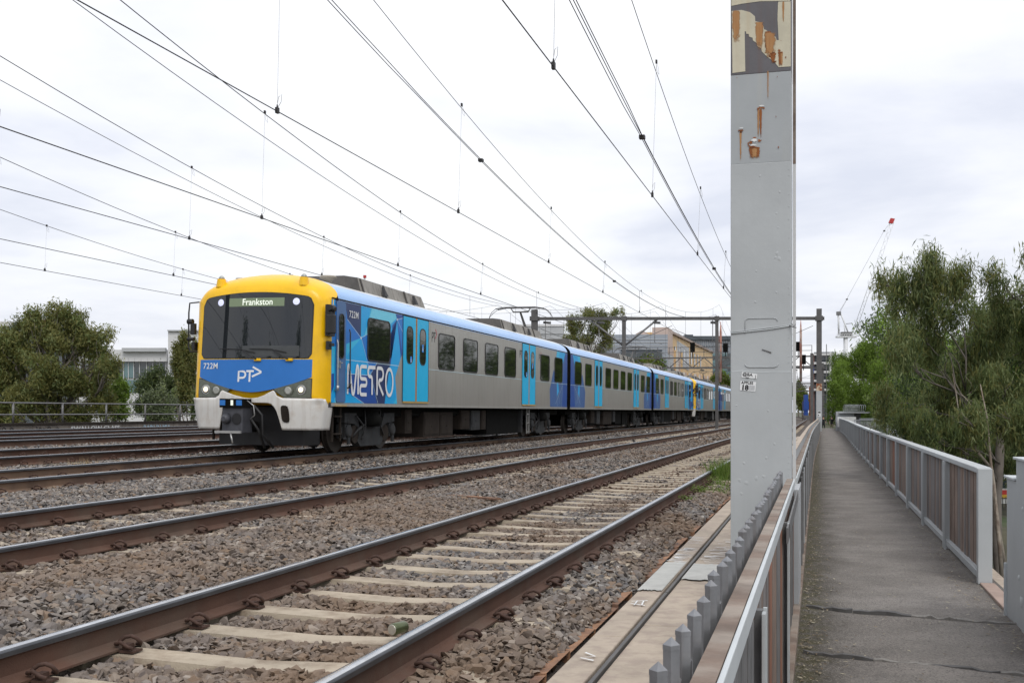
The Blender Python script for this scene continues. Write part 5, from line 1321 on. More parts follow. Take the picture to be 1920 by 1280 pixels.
        # camera and mirror housings
        if s_ > 0:
         mb = MB(); mb.box(*sorted((s_*(HW+.02), s_*(HW+.20))), .10,.22, 2.44,2.82); mm_ = mb.build('mirror', M['black_rubber'], root, bevel=.02); mm_.location = (0,-.13,0)
         mb = MB(); mb.box(*sorted((s_*(HW+.00), s_*(HW+.08))), .13,.42, 2.40,3.02); mb.tube([(s_*HW,.2,3.02),(s_*(HW+.12),.2,3.0),(s_*(HW+.14),.2,2.86)],.016,6); mb.tube([(s_*(HW+.02),.18,2.96),(s_*(HW+.20),.18,2.92)],[.06,.05],8); mb.tube([(s_*(HW+.1),.1,2.96),(s_*(HW+.1),.3,2.96)],.06,10); mb.build('mirror_arm', M['black_rubber'], mm_)
        mb = MB(); mb.box(*sorted((s_*HW, s_*(HW+.06))), .16,.30, 2.13,2.30); mb.box(*sorted((s_*HW, s_*(HW+.10))), .20,.34, 2.20,2.26); mb.build('side_camera', M['black_rubber'], root).location = (0,-.12,0)
        if s_ < 0:
            mb = MB(); mb.tube([(-HW+.05,.22,3.12),(-HW-.16,.20,3.10),(-HW-.18,.20,2.9),(-HW-.18,.20,2.2),(-HW-.14,.20,2.1),(-HW+.05,.22,2.1)],.016,6); mb.tube([(-HW-.08,.2,2.72),(-HW-.20,.2,2.72)],.055,8); mb.tube([(-HW-.05,.2,2.36),(-HW-.20,.2,2.36)],.04,8); mb.box(-HW-.12,-HW-.02,.16,.24,2.45,2.68); mb.build('mirror_guard', M['black_rubber'], root).location = (.04,-.15,0)
    metro_lettering(root)
    o_ = text('722M', .205, M['dirty_white'], root, (HW+.0135, 1.12, 2.86), (R(90),0,R(90)), bold=.004, name='fleet_number', sx=.98, spacing=1.08)
def pt_marks(root):
    for (y, s_) in ((6.22,1.),(14.66,1.),(17.22,1.)):
        mb = MB(); 
        def st(pts, m_): ribbon(mb, pts, .028, lambda a_, b_: (HW+.004, y+a_, 2.66+b_), m_)
        st([(0,0),(0,.24),(.06,.24)]+arc(.06,.18,.05,.06,90,-90,5)+[(0,.12)], 0); st([(.13,.24),(.27,.24)], 0); st([(.20,.24),(.20,0)], 0)
        st([(.25,.34),(.36,.22),(.25,.10)], 1); mb.build('pt_emblem', [M['ink'], M['red_mark']], root)
cab_proto = build_carriage('cab', 'leading carriage with the yellow nose, blue panel and white METRO lettering', True)
pt_marks(cab_proto)
mid_proto = build_carriage('mid', 'second carriage, between the pantograph carriage and the third, no cab')
def copy_tree(o, parent=None):
    c_ = o.copy(); COL.objects.link(c_); c_.parent = parent
    if parent is None: pass
    for ch in list(o.children): copy_tree(ch, c_)
    return c_
lean = .010; ZR = .728; PC = 10.94; PITCH = 22.3
cab_proto.location = (-PC, 19.9, ZR); cab_proto.rotation_euler = (0, lean, 0)
mid_proto.location = (-PC, 19.9+PITCH, ZR); mid_proto.rotation_euler = (0, lean, 0)
c3 = copy_tree(cab_proto); c3.location = (-PC, 20+PITCH*2+L0+.35, ZR); c3.rotation_euler = (0, 0, math.pi)
c3['label'] = 'third carriage, its cab end facing away towards the farther unit'
c4 = copy_tree(cab_proto); c4.location = (-PC, 20+PITCH*3+.9, ZR); c4['label'] = 'fourth carriage, the farther unit whose yellow and white cab edge peeks past the third'
c5 = copy_tree(mid_proto); c5.location = (-PC, 20+PITCH*4+.9, ZR); c5['label'] = 'farthest visible carriage, just left of the big grey mast'
# drop what belongs only to the leading carriage
def prune(root_, names):
    for ch in list(root_.children_recursive):
        if ch.name.split('.')[0] in names: bpy.data.objects.remove(ch)
prune(c4, {'destination_display','destination_lettering','fleet_number'}); prune(c3, {'destination_display','destination_lettering','fleet_number'})
# the print on the third carriage's cab end, on the side we see
# ------------------------------------------------------------------ overhead wires
def cat_h(t, spans=((-60,9.4),(9.4,78),(78,150),(150,225),(225,300))):
    for a_, b_ in spans:
        if a_ <= t <= b_: return ((t-(a_+b_)/2)/((b_-a_)/2))**2
    return 1.
WR = [('A', 2.76, 5.33, 13.0-1.5), ('B', 6.85, 5.55, 13.0), ('C', 10.94, 5.56, 12.6), ('D', 15.0, 5.89, 16.4), ('E', 19.0, 5.78, 21.9), ('F', 23.0, 5.97, 28.6)]
names = {'A': 'overhead wires above the nearest track, passing behind the big mast', 'B': 'overhead wires above the empty second track', 'C': 'overhead wires above the train, touched by its pantograph',
         'D': 'overhead wires just beyond the train', 'E': 'overhead wires two tracks beyond the train', 'F': 'lowest overhead wires at the far left, above the farthest track'}
def loop_pts(x, t, z, s=1): return [(x, t, z),(x+.03, t+.05, z+.10*s),(x+.035, t+.06, z+.20*s),(x+.01, t+.02, z+.16*s),(x, t, z+.05*s)]
for (nm, p, zc, d0) in WR:
    root = empty('overhead_line', P(p, 20, zc), names[nm], 'overhead wires', 'overhead line runs'); iv = Vector(root.location)
    tl = list(np.arange(-20, 80, 1.5)) + list(np.arange(80, 260, 6))
    S_ = lambda t: sh(t)*.6
    f_c = .018*1.0
    mb = MB(); mb.tube([(-p+S_(t)-iv.x, t-iv.y, zc-iv.z-.02*math.sin(min(1,max(0,(t-9)/69))*math.pi)) for t in tl], .007 if nm in 'AB' else .009, 6, caps=False); mb.build('contact_wire', M['wire'], root)
    hc = lambda t: zc+.85+2.9*.955*cat_h(t)*(1 if t > -60 else 1)
    mb = MB(); mb.tube([(-p+S_(t)-iv.x, t-iv.y, hc(t)-iv.z) for t in tl], .0062 if nm in 'AB' else .0085, 6, caps=False); mb.build('catenary_wire', M['wire'], root)
    if nm in 'ABCD':
        pf_ = {'A':3.0,'B':7.1,'C':11.35,'D':15.4}[nm]
        hf = (lambda t: zc+.40+1.4*cat_h(t)) if nm == 'A' else ((lambda t: zc+.72+2.2*cat_h(t)) if nm == 'B' else (lambda t: zc+.80+2.45*cat_h(t)))
        offs = [(-.035,0),(0,.015),(.035,0)] if nm == 'A' else ([(-.02,0),(.025,.01)] if nm == 'B' else [(0,0)])
        for (dx, dz) in offs:
            mb = MB(); mb.tube([(-pf_+S_(t)+dx*(1.2 if t<18 else .5)-iv.x, t-iv.y, hf(t)+dz-iv.z) for t in tl], .007, 6, caps=False); mb.build('feeder_wire', M['wire'], root)
        for tc_ in ((19.2, 33) if nm == 'A' else ((22.8, 39) if nm == 'B' else ())):
            mb = MB(); mb.box(-pf_-.05-iv.x,-pf_+.05-iv.x,tc_-.06-iv.y,tc_+.06-iv.y,hf(tc_)-.03-iv.z,hf(tc_)+.03-iv.z); mb.build('feeder_clamp', M['wire'], root)
    t = d0 - (7.5 if nm in 'BC' else 0)
    while t < 150:
        x = -p+S_(t)-iv.x; zc_ = zc-iv.z; top = hc(t)-iv.z; mb = MB(); thin = .0028 if t < 40 else .006
        mb.tube([(x,t-iv.y,zc_+.02),(x+.07*(1 if t<40 else 0),t-iv.y,top)], thin, 4, caps=False)
        dr = mb.build('dropper', M['silver'] if t < 30 else M['wire'], root)
        if t < 45:
            mb = MB(); y = t-iv.y
            mb.box(x-.018,x+.018,y-.03,y+.03,zc_-.03,zc_+.045); mb.tube([(x,y,zc_+.04),(x,y,zc_+.085)],[.014,.008],6)
            mb.tube(loop_pts(x, y, zc_+.03), .003, 4, caps=False); mb.build('dropper_clamp', M['wire'], dr)
            mb = MB(); mb.box(x+.055,x+.085,y-.025,y+.025,top-.045,top+.015); mb.tube(loop_pts(x+.07, y, top-.02, -1), .0025, 4, caps=False); mb.build('dropper_clamp', M['wire'], dr)
        t += 7.3 if nm == 'A' else 7.5
# the dark fitting on the second track's wire at the top edge
root = empty('wire_splice', P(6.87, 8.65, 5.55), 'dark clamp on the thick wire at the top left of the picture', 'wire clamp')
mb = MB(); mb.box(-.03,.03,-.12,.12,.0,.07); mb.box(-.05,.05,-.05,.05,.04,.12); mb.tube([(0,0,.1),(0,-.1,.35)],.012,6); mb.build('clamp_body', M['wire'], root)

# ------------------------------------------------------------------ far portals
def portal(t, masts, zbeam, label, z0s, slope=.02, brace=(), thick=.13, top=.55, lattice=False, spiky=None):
    root = empty('overhead_portal', (sh(t), t, 1), label, 'portal', 'overhead line portals'); iv = Vector(root.location)
    pm_, px_ = min(m[0] for m in masts), max(m[0] for m in masts)
    zb = lambda p: zbeam+slope*(p-pm_)
    mb = MB(); mb.obox(((-(pm_+px_)/2), 0, (zb(pm_)+zb(px_))/2-iv.z), (-(px_-pm_)/2-.35,0,slope*((px_-pm_)/2+.3)), (0,thick,0), (0,0,thick)); mb.build('cross_beam', M['steel_dark'], root)
    for (p, w_) in masts:
        mb = MB(); ext = top if p in (pm_, px_) else 0; 
        mb.box(-p-w_/2,-p+w_/2,-w_/2,w_/2, z0s(p)-iv.z, zb(p)+thick+ext-iv.z) if ext else mb.box(-p-w_/2,-p+w_/2,-w_/2,w_/2, z0s(p)-iv.z, zb(p)-thick-.002-iv.z)
        ms_ = mb.build('mast_shaft', M['steel_dark'], root, bevel=.02)
        mb = MB(); mb.box(-p-w_*.72,-p+w_*.72,-w_*.72,w_*.72, zb(p)-thick-.05-iv.z, zb(p)+thick+.05-iv.z); mb.build('mast_collar', M['steel_dark'], ms_)
    for (p, dp) in brace:
        mb = MB(); mb.tube([(-p, .05, zb(p)-2.0-iv.z),(-p-dp, .05, zb(p)-thick-iv.z)], .07, 8); mb.build('diagonal_brace', M['steel_mid'], root)
    # registration arms and insulators over each track
    for (nm, p, zc, d0) in WR:
        if p > px_+1: continue
        mb = MB(); mb.tube([(-p-.6,.1,zb(p)-thick-iv.z),(-p-.6,.1,zc+1.0-iv.z),(-p-.1,.1,zc+.9-iv.z)],.03,6); mb.tube([(-p-.6,.1,zc+.5-iv.z),(-p+.2,.1,zc+.1-iv.z)],.02,6)
        mb.tube([(-p-.75,.1,zb(p)-.25-iv.z),(-p-.2,.1,zb(p)-.30-iv.z)],.09,8); mb.build('wire_support', M['steel_mid'], root)
    for (pa, pb) in ((pm_+.4, (pm_+px_)/2), ((pm_+px_)/2, px_-.4)):
        mb = MB(); pts = []
        for k in range(9): f_ = k/8; pts.append((-(pa+(pb-pa)*f_), .12, zb(pa)-.5-1.2*(1-(2*f_-1)**2)-iv.z))
        mb.tube(pts, .016, 4, caps=False); mb.build('span_wire', M['wire'], root)
    return root
gz = lambda p: float(bed_z(np.array(min(26, p)))) if p > 1.2 else .28
portal(78, [(.22,.36),(7.15,.22),(13.75,.26),(20.4,.42)], 8.02, 'long beam portal across the tracks behind the second carriage', lambda p: gz(p) if p > 1 else 3.55, .022, ((7.15,2.6),(7.15,-2.6),(13.75,2.4),(13.75,-2.4))[2:], .11)
# the near mast of that portal: flaking collar of paint and pale grey foot
root = empty('mast_foot', (.25-.22, 78, .3), 'pale grey foot with flaking rusty paint on the farther path-side mast', 'mast base'); iv = Vector(root.location)
mb = MB(); mb.box(-.19,.19,-.19,.19,-.02,3.05-.3); mb.build('painted_foot', M['steel_grey'], root)
mb = MB(); mb.box(-.19,.19,-.19,.19,3.052-.3,3.548-.3+.0); mb.build('flaking_collar', material('flaking_paint', (.50,.42,.30), .8, var=.3, vscale=7, col2=(.22,.06,.02), mixscale=5, mixpos=(.44,.56)), root)
mb = MB(); mb.box(-.09,.10,-.195,-.191,1.0,1.35); mb.build('worn_sticker', M['sticker'], root); mb = MB(); mb.box(-.07,.09,-.199,-.196,1.22,1.32); mb.box(-.07,.0,-.199,-.196,1.04,1.12); mb.build('sticker_print', M['ink'], root)
# lattice signal gantry and more portals
def lattice(t, p0, p1, z0, z1, label, post_p, name='signal_gantry', bays=16, walk=True):
    root = empty(name, (sh(t), t, 1), label, 'gantry'); iv = Vector(root.location)
    for z in (z0, z1):
        mb = MB(); mb.box(-p1,-p0,-.06,.06,z-.07-iv.z,z+.07-iv.z); mb.build('chord', M['steel_dark'], root)
    for k in range(bays):
        a_ = p0+(p1-p0)*k/bays; b_ = p0+(p1-p0)*(k+1)/bays; q = (z0,z1) if k%2==0 else (z1,z0)
        mb = MB(); mb.tube([(-a_,0,q[0]-iv.z),(-b_,0,q[1]-iv.z)],.045,5); mb.build('lattice_bar', M['steel_dark'], root)
    for p in post_p:
        mb = MB(); mb.box(-p-.15,-p+.15,-.15,.15,gz(p)-iv.z,z1+.3-iv.z); mb.build('gantry_post', M['steel_dark'], root)
    if walk:
        mb = MB(); mb.box(-p1,-p0,-.03,.0,z1+.55-iv.z,z1+.6-iv.z); mb.box(-p1,-p0,-.03,.0,z1+1.05-iv.z,z1+1.1-iv.z)
        for k in range(bays+1): a_ = p0+(p1-p0)*k/bays; mb.box(-a_-.03,-a_+.03,-.03,0,z1-iv.z,z1+1.1-iv.z)
        mb.build('handrail', M['steel_dark'], root)
    return root
g1 = lattice(112, .9, 22, 6.1, 7.1, 'dark lattice signal gantry over the tracks beyond the long portal', (.9, 22), bays=18)
for (p, z) in ((2.2, 7.6), (1.7, 6.3), (9.3, 7.6), (12.6, 7.7)):
    mb = MB(); mb.box(-p-.24,-p+.24,-.12,.12,z-1,z+.95-1); mb.box(-p-.04,-p+.04,-.05,.05,z-1.6,z-1); h_ = mb.build('signal_head', M['under'], g1, bevel=.05)
for (p) in (1.95, 9.75, 10.05):
    mb = MB(); mb.tube([(-p,-.3,3.6),(-p,-.3,8.6),(-p,-.3,9.7)],[.13,.11,.02],8); mb.build('signal_mast', material('faded_red_post', (.36,.17,.13), .8, var=.3, vscale=1.5, col2=(.5,.42,.36), mixscale=.8), g1)
portal(150, [(-.2,.4),(11,.3),(21,.4)], 7.4, 'farther portal seen through the lattice gantry', gz, .01, (), .10)
lattice(168, -.5, 22, 4.7, 5.5, 'far low gantry above the distant tracks', (-.5, 22), name='cross_gantry', bays=14, walk=True)
portal(225, [(-2,.4),(19,.4)], 7.2, 'farthest portal just left of the apartment block', gz, .01, (), .12)
lattice(205, -2, 21, 6.0, 6.8, 'distant lattice gantry behind the signal heads', (-2, 21), name='cross_gantry', bays=14, walk=False)
# ------------------------------------------------------------------ land and river
def Uc(x, Z):
    """world x, y of a picture column at a given distance (buildings are set square to the view)"""
    X = (x-960)/2050*Z; return (CT*X - ST*Z, ST*X + CT*Z)
def zh(y, Z): return EYE+(772-y)*Z/2050
def land(X, Y):
    X = np.asarray(X, float); Y = np.asarray(Y, float)
    z = np.full(X.shape, -3.2)
    z = z + .6*np.sin(X*.05)*np.cos(Y*.04)
    z = np.where((X > 1.0) & (Y < 60), z, z)
    riv = sstep(X, .5, 2.2)*(1-sstep(Y+.3*X, 44, 52)); z = z*(1-riv) + (-6.2)*riv
    up = sstep(Y, 118, 150); z = z*(1-up) + .1*up
    bank = sstep(-X, 26.5, 34)*(1-sstep(Y, 110, 140)); z = z + bank*.8
    under = ((-X) > -2.2) & ((-X) < 28) & (Y < 125); z = np.where(under, np.minimum(z, -3.5), z)
    far = (Y > 118) & (-X > 0) & (-X < 28); z = np.where(far, np.minimum(z, -.4), z)
    return z
xs = np.concatenate([np.arange(-2400, -200, 200.), np.arange(-200, -40, 8.), np.arange(-40, 60, 1.), np.arange(60, 200, 8.), np.arange(200, 2401, 200.)])
ys = np.concatenate([np.arange(-300, -20, 20.), np.arange(-20, 160, 1.5), np.arange(160, 400, 10.), np.arange(400, 3001, 200.)])
XX, YY = np.meshgrid(xs, ys); ZZ = land(XX, YY) + np.where(np.abs(XX) < 190, rng.normal(0,.04,XX.shape), 0)
nu = len(xs); ii, jj = np.meshgrid(np.arange(len(ys)-1), np.arange(nu-1), indexing='ij'); a = ii*nu+jj
o = bpy.data.objects.new('ground', fast_mesh('ground', np.stack([XX,YY,ZZ],-1).reshape(-1,3), 4, np.stack([a, a+1, a+nu+1, a+nu],-1).reshape(-1), [M['ground']], True)); COL.objects.link(o); struct(o)
mb = MB(); mb.quad((.8,-120,-4.3),(160,-120,-4.3),(160,60,-4.3),(.8,60,-4.3)); o = mb.build('river', M['water']); struct(o)

# ------------------------------------------------------------------ left parapet: low wall and pipe railing
root = empty('parapet_wall', P(25.6, 30, .9), 'low concrete wall with white and black graffiti along the far side of the tracks', 'wall'); iv = Vector(root.location)
mb = MB(); mb.box(-.2,.15,-35,80,-1.2,.26); mb.build('wall_body', material('dirty_wall', (.20,.175,.15), .9, var=.3, vscale=1.2, streak=.6), root)
mb = MB(); mb.box(-.25,.20,-35,80,.262,.33); mb.build('wall_coping', M['bogie_brown'], root)
def graf(s, y, size, mat, r_=0, z=.03): 
    o_ = text(s, size, mat, root, (.158, y-iv.y, z), (R(90),0,R(90)), bold=.02, name='graffiti_lettering', sx=1.5); return o_
graf('SWALLOW GLASS', 33.0, .23, M['white_paint']); graf('RAIN IN MIA', 37.3, .22, material('pale_blue_paint', (.35,.5,.6), .7))
for (y0_, y1_, sd) in ((28.3,30.7,1),(31.2,32.5,2),(40.0,41.8,4)):
    rr = random.Random(sd); mb = MB(); pts = [(y0_+(y1_-y0_)*k/30, .03+.17*rr.random()) for k in range(31)]; ribbon(mb, pts, .035, lambda a_, b_: (.156, a_-iv.y, b_)); mb.build('scrawl', M['ink'], root)
mb = MB(); mb.quad((.157,42.3-iv.y,.02),(.157,43.6-iv.y,.02),(.157,43.6-iv.y,.22),(.157,42.3-iv.y,.22)); mb.build('paint_block', M['cab_blue'], root)
root = empty('pipe_railing', P(25.6, 30, 1.2), 'two-rail grey pipe railing on the low wall at the far left', 'railing'); iv = Vector(root.location)
for z in (.70,.31):
    mb = MB(); mb.tube([(0,-35,z),(0,80,z)],.026,8); mb.build('pipe_rail', M['steel_mid'], root)
t = -4
pmesh = (lambda q: (q.tube([(0,0,.03),(0,0,.72)],.034,8), q.mesh('railing_post', M['steel_mid']))[-1])(MB())
while t < 100:
    put('railing_post', pmesh, root, (0, t-iv.y, 0)); t += 2.45

# ------------------------------------------------------------------ buildings
def building(name, x0, x1, Z, ytop, depth, label, wall, zbase=-3.5, rz=None):
    """box square to the view; parts are added in its own frame: u along the front (0..w), v up (z)"""
    X0, Y0 = Uc(x0, Z); root = empty(name, (X0, Y0, zbase), label, 'building', rz=TH if rz is None else rz)
    w_ = (x1-x0)*Z/2050; h = zh(ytop, Z)-zbase
    mb = MB(); mb.box(0,w_,0,depth,0,h); mb.build('wall', wall, root)
    root['w'] = w_; root['h'] = h; del root['w'], root['h']
    return root, w_, h, (lambda x: (x-x0)*Z/2050), (lambda y: zh(y, Z)-zbase)
def bpart(root, name, mat, u0,u1,z0,z1,d=.0,th=.12):
    mb = MB(); mb.box(u0,u1,-d-th,-d,z0,z1); return mb.build(name, mat, root)
# left: long white office with glazed front, and the taller white block
root, w_, h, U, V = building('office_building', 150, 316, 95, 671, 20, 'long low white office with dark glazed bays behind the left gum tree', M['bwhite'])
bpart(root,'roof_edge',M['bwhite'],-.3,w_+.0,V(678),V(656),.0,.5)
bpart(root,'parapet_strip',M['bgrey2'],U(235),w_,V(660),V(653),.5,.4)
for i,(a_,b_) in enumerate(((215,222),(222,233),(234,242),(243,252),(253,263),(264,276),(277,288),(289,300),(301,312))):
    f = bpart(root,'window',M['bteal'] if i in (2,3) else M['bglass'],U(a_)-.03,U(b_)-.03,V(708),V(679),.0,.1)
    bpart(root,'mullion',M['bwhite'],U(b_)-.03,U(b_)+.02,V(712),V(678),.0,.18)
for k in range(6): bpart(root,'lower_window',M['bteal'],U(236+k*11),U(246+k*11),V(735),V(712),.0,.1)
bpart(root,'plain_panel',M['bwhite'],U(212),U(232),V(735),V(712),.0,.15)
for k in range(5): bpart(root,'window',M['bglass'],U(152+k*12),U(162+k*12),V(708),V(684),.0,.1)
for k in range(7): bpart(root,'cladding_joint',M['bgrey2'],U(232+k*12),U(232.4+k*12),V(678),V(671),.5,.02)
root, w_, h, U, V = building('office_building', 315, 420, 93, 619, 18, 'tall plain white block standing behind the train nose', M['bwhite'])
bpart(root,'window',M['bglass'],U(322),U(345),V(700),V(674),.0,.1); bpart(root,'roof_edge',M['bgrey2'],0,w_,V(621),V(618.6),.0,.2); bpart(root,'downpipe',M['bgrey2'],U(319),U(320.4),V(720),V(664),.0,.2)
root, w_, h, U, V = building('office_building', -60, 26, 140, 603, 20, 'glass-fronted block at the far left edge, behind the trees', M['bdark'])
for k in range(5): bpart(root,'floor_band',M['bwhite'],-.1,w_,V(604+k*18)-.5,V(604+k*18)+.1,.0,.3)
for k in range(5):
    for q in range(4): bpart(root,'window',M['bteal'] if (k+q)%2 else M['bglass'],.6+q*1.4,1.8+q*1.4,V(619+k*18),V(606+k*18),.0,.1)
# pale distant stacks seen through the gum: red brick and white
root, w_, h, U, V = building('apartment_block', 78, 150, 160, 598, 1.0, 'pale flats glimpsed through the crown of the left gum tree', M['bwhite'])
for k in range(4):
    for q in range(5): bpart(root,'window',M['bglass'],.5+q*1.3,1.3+q*1.3,V(622+k*14),V(614+k*14),.0,.1)
bpart(root,'brick_panel',M['bred'],U(80),U(92),V(640),V(600),.0,.15)
# behind the train: warehouse, curved-roof shed, blue-grey block, old cream factory, glass block
root, w_, h, U, V = building('warehouse', 960, 1115, 150, 626, 30, 'plain pale grey warehouse behind the pantograph', M['bgrey2'])
bpart(root,'wall_band',M['bwhite'],0,w_,V(612),V(608),.0,.2); mb = MB(); mb.box(0,U(1058),-.1,20,V(626),V(608)); mb.build('upper_wall', M['bgrey2'], root)
mb = MB(); mb.prism([(U(1080),-.2,V(700))]+[(U(1080+85*math.cos(R(a_))),-.2,V(688-48*math.sin(R(a_)))) for a_ in range(180,-1,-15)]+[(U(1165),-.2,V(700))],(0,18,0)); mb.build('curved_roof', M['bwhite'], root)
root, w_, h, U, V = building('metal_building', 1148, 1252, 140, 627, 30, 'blue-grey metal clad block with a tan gable above it', M['bgrey'])
mb = MB(); mb.prism([(U(1190),4,V(627)),(U(1211),4,V(614.5)),(U(1232),4,V(627))],(0,8,0)); mb.build('gable_roof', M['roof_tan'], root)
mb = MB(); mb.prism([(U(1194),3.9,V(627)),(U(1211),3.9,V(617)),(U(1228),3.9,V(627))],(0,.09,0)); mb.build('gable_wall', M['bpink'], root)
for k in range(4): bpart(root,'cladding_seam',M['bgrey2'],0,w_,V(636+k*6)-.04,V(636+k*6)+.04,.0,.05)
bpart(root,'dark_band',M['bdark'],U(1164),U(1241),V(658),V(655),.0,.2); bpart(root,'dark_window',M['bglass'],U(1225),U(1241),V(682),V(660),.0,.2)
for k in range(6): bpart(root,'window',M['bglass'],U(1164+k*10),U(1172+k*10),V(680),V(661),.0,.15)
root, w_, h, U, V = building('glass_building', 1283, 1376, 265, 637, 40, 'grey office with striped upper wall and teal glazing left of the big mast', M['bgrey'])
bpart(root,'roof_plant',M['bdark'],U(1285),U(1301),V(632),V(626.5),-3,2); bpart(root,'roof_band',M['bdark'],0,w_,V(637),V(630),.0,.6)
for k in range(22): bpart(root,'fin',M['bgrey2'],U(1290+k*4),U(1290.5+k*4),V(658),V(638),.0,.3)
for z_ in (648.5,): 
    for k in range(12): bpart(root,'vent_slot',M['bdark'],U(1313+k*5),U(1316.5+k*5),V(649.8),V(648.4),.3,.03)
for k in range(9):
    for q in range(6): bpart(root,'window',M['bteal'] if (k*3+q)%4 else M['bglass'],U(1284+k*10),U(1293+k*10),V(667+q*7),V(661.5+q*7),.0,.2)
bpart(root,'dark_bay',M['bglass'],U(1352),U(1370),V(684),V(668),.2,.1)
# old cream factory: a long flank running away towards the line, stepped roofline
def factory():
    xa, ya = Uc(1250, 150); xb, yb = Uc(1336, 240)
    root = empty('factory_building', (xa, ya, -3.5), 'old cream factory with red brick corner and a long wall of pilasters', 'building', rz=math.atan2(yb-ya, xb-xa))
    L_ = math.hypot(xb-xa, yb-ya); ztop0 = zh(622,150)+3.5; ztop1 = zh(662,240)+3.5
    mb = MB(); mb.add([(0,0,0),(L_,0,0),(L_,3,0),(0,3,0),(0,0,ztop0),(L_,0,ztop1),(L_,3,ztop1),(0,3,ztop0)],[(0,1,5,4),(1,2,6,5),(2,3,7,6),(3,0,4,7),(4,5,6,7)]); mb.build('wall', M['bcream'], root)
    zt = lambda u: ztop0+(ztop1-ztop0)*u/L_
    mb = MB(); mb.add([(0,-.3,zt(0)),(L_,-.3,zt(L_)),(L_,.4,zt(L_)),(0,.4,zt(0)),(0,-.3,zt(0)+.35),(L_,-.3,zt(L_)+.35),(L_,.4,zt(L_)+.35),(0,.4,zt(0)+.35)],[(0,3,2,1),(4,5,6,7),(0,1,5,4),(1,2,6,5),(2,3,7,6),(3,0,4,7)]); mb.build('roof_edge', M['roof_tan'], root)
    k = 0; u = 2.
    while u < L_-2:
        mb = MB(); mb.box(u,u+.7,-.35,-.002,0,zt(u)-1.2-(4 if u > 20 else 1)); mb.build('pilaster', M['bwhite'] if k%3==0 else (M['bpink'] if k%3==1 else M['bcream']), root)
        if k % 2 == 0 and u < 60:
            mb = MB(); mb.box(u+1.2,u+2.6,-.12,-.002,zt(u)-3.6,zt(u)-1.6); mb.build('window', M['bglass'], root)
        mb = MB(); mb.box(u+1.1,u+2.7,-.08,-.002,3,5.2); mb.build('lower_window', M['bpink'], root)
        u += 3.4; k += 1
    mb = MB(); mb.box(14,34,-.06,-.001,zt(24)-4.5,zt(34)-1.0); mb.build('wall_sheet', M['bgrey2'], root)
    mb = MB(); mb.box(-3.2,-.0,-.4,1.6,0,ztop0-6.0); mb.build('brick_corner', M['bred'], root)
    mb = MB(); mb.box(-3.0,3.,-.6,-.36,ztop0-5.9,ztop0-3.2); mb.build('string_course', M['bgrey2'], root)
    mb = MB(); mb.box(-3.1,3.2,-.5,1.6,ztop0-3.1,ztop0+.4); mb.build('corner_turret', M['bpink'], root)
    mb = MB(); mb.box(-2.7,-1.9,-.45,-.402,ztop0-8.8,ztop0-7.0); mb.box(-1.5,-.7,-.45,-.402,ztop0-8.8,ztop0-7.0); mb.build('window', M['bpink'], root)
factory()
# right of the mast: concrete frame block under construction
root, w_, h, U, V = building('apartment_block', 1526, 1566, 170, 660, 12, 'unfinished white concrete apartment block right of the far mast', M['bdark'], zbase=-1, rz=0)
for k in range(5): bpart(root,'floor_slab',M['bwhite'],0,w_,V(663+k*16.5)-.30,V(663+k*16.5)+.05,.0,.8)
for a_ in (1537,1556.5,1564): bpart(root,'column',M['bwhite'],U(a_)-.18,U(a_)+.18,0,V(661),.02,.7)
for k in range(4): 
    for q in range(3): bpart(root,'window',M['bglass'],U(1540+q*5.2),U(1544.5+q*5.2),V(676+k*16.5),V(667+k*16.5),.0,.2)
for k in range(4): bpart(root,'balcony_rail',M['steel_dark'],U(1539),U(1555),V(674.5+k*16.5),V(674.2+k*16.5),.6,.05)
for k in range(5): bpart(root,'roof_prop',M['bwhite'],U(1539+k*4),U(1539.4+k*4),V(660),V(656-(k%2)*3),.0,.1)
bpart(root,'brick_wall',material('brown_brick',(.2,.11,.09),.9,var=.2),U(1521),U(1527),0,V(664),.0,.3); bpart(root,'blue_sheet',M['blue_paint'],U(1523.5),U(1526.5),V(700),V(686),.3,.05)
# scaffold
X0,Y0 = Uc(1536, 140); root = empty('scaffold', (X0,Y0,0), 'thin grey scaffold tower beside the unfinished block', 'scaffold', rz=TH)
mb = MB()
for u in (0,.9): mb.box(u,u+.08,0,.08,0,zh(645,140))
mb.build('upright', M['steel_mid'], root)
for k in range(8): 
    mb = MB(); mb.box(0,.98,.1,.16,k*1.25,k*1.25+.06); mb.build('ledger', M['steel_mid'], root)
# blue machine and clutter between the far tracks and the mast
X0,Y0 = Uc(1508.5, 190); root = empty('site_machine', (X0,Y0,0), 'bright blue drill mast standing beside the far tracks', 'machine', rz=TH)
mb = MB(); mb.box(0,.62,0,.8,1.0,4.6); mb.box(-.15,.75,-.1,.9,1.9,3.4); mb.build('blue_mast', M['blue_paint'], root); mb = MB(); mb.box(.9,1.2,.2,.5,0,6.0); mb.build('rusty_mast', M['rust'], root); mb = MB(); mb.box(-.2,.9,-.2,1,.2,.98); mb.build('base', M['steel_mid'], root)

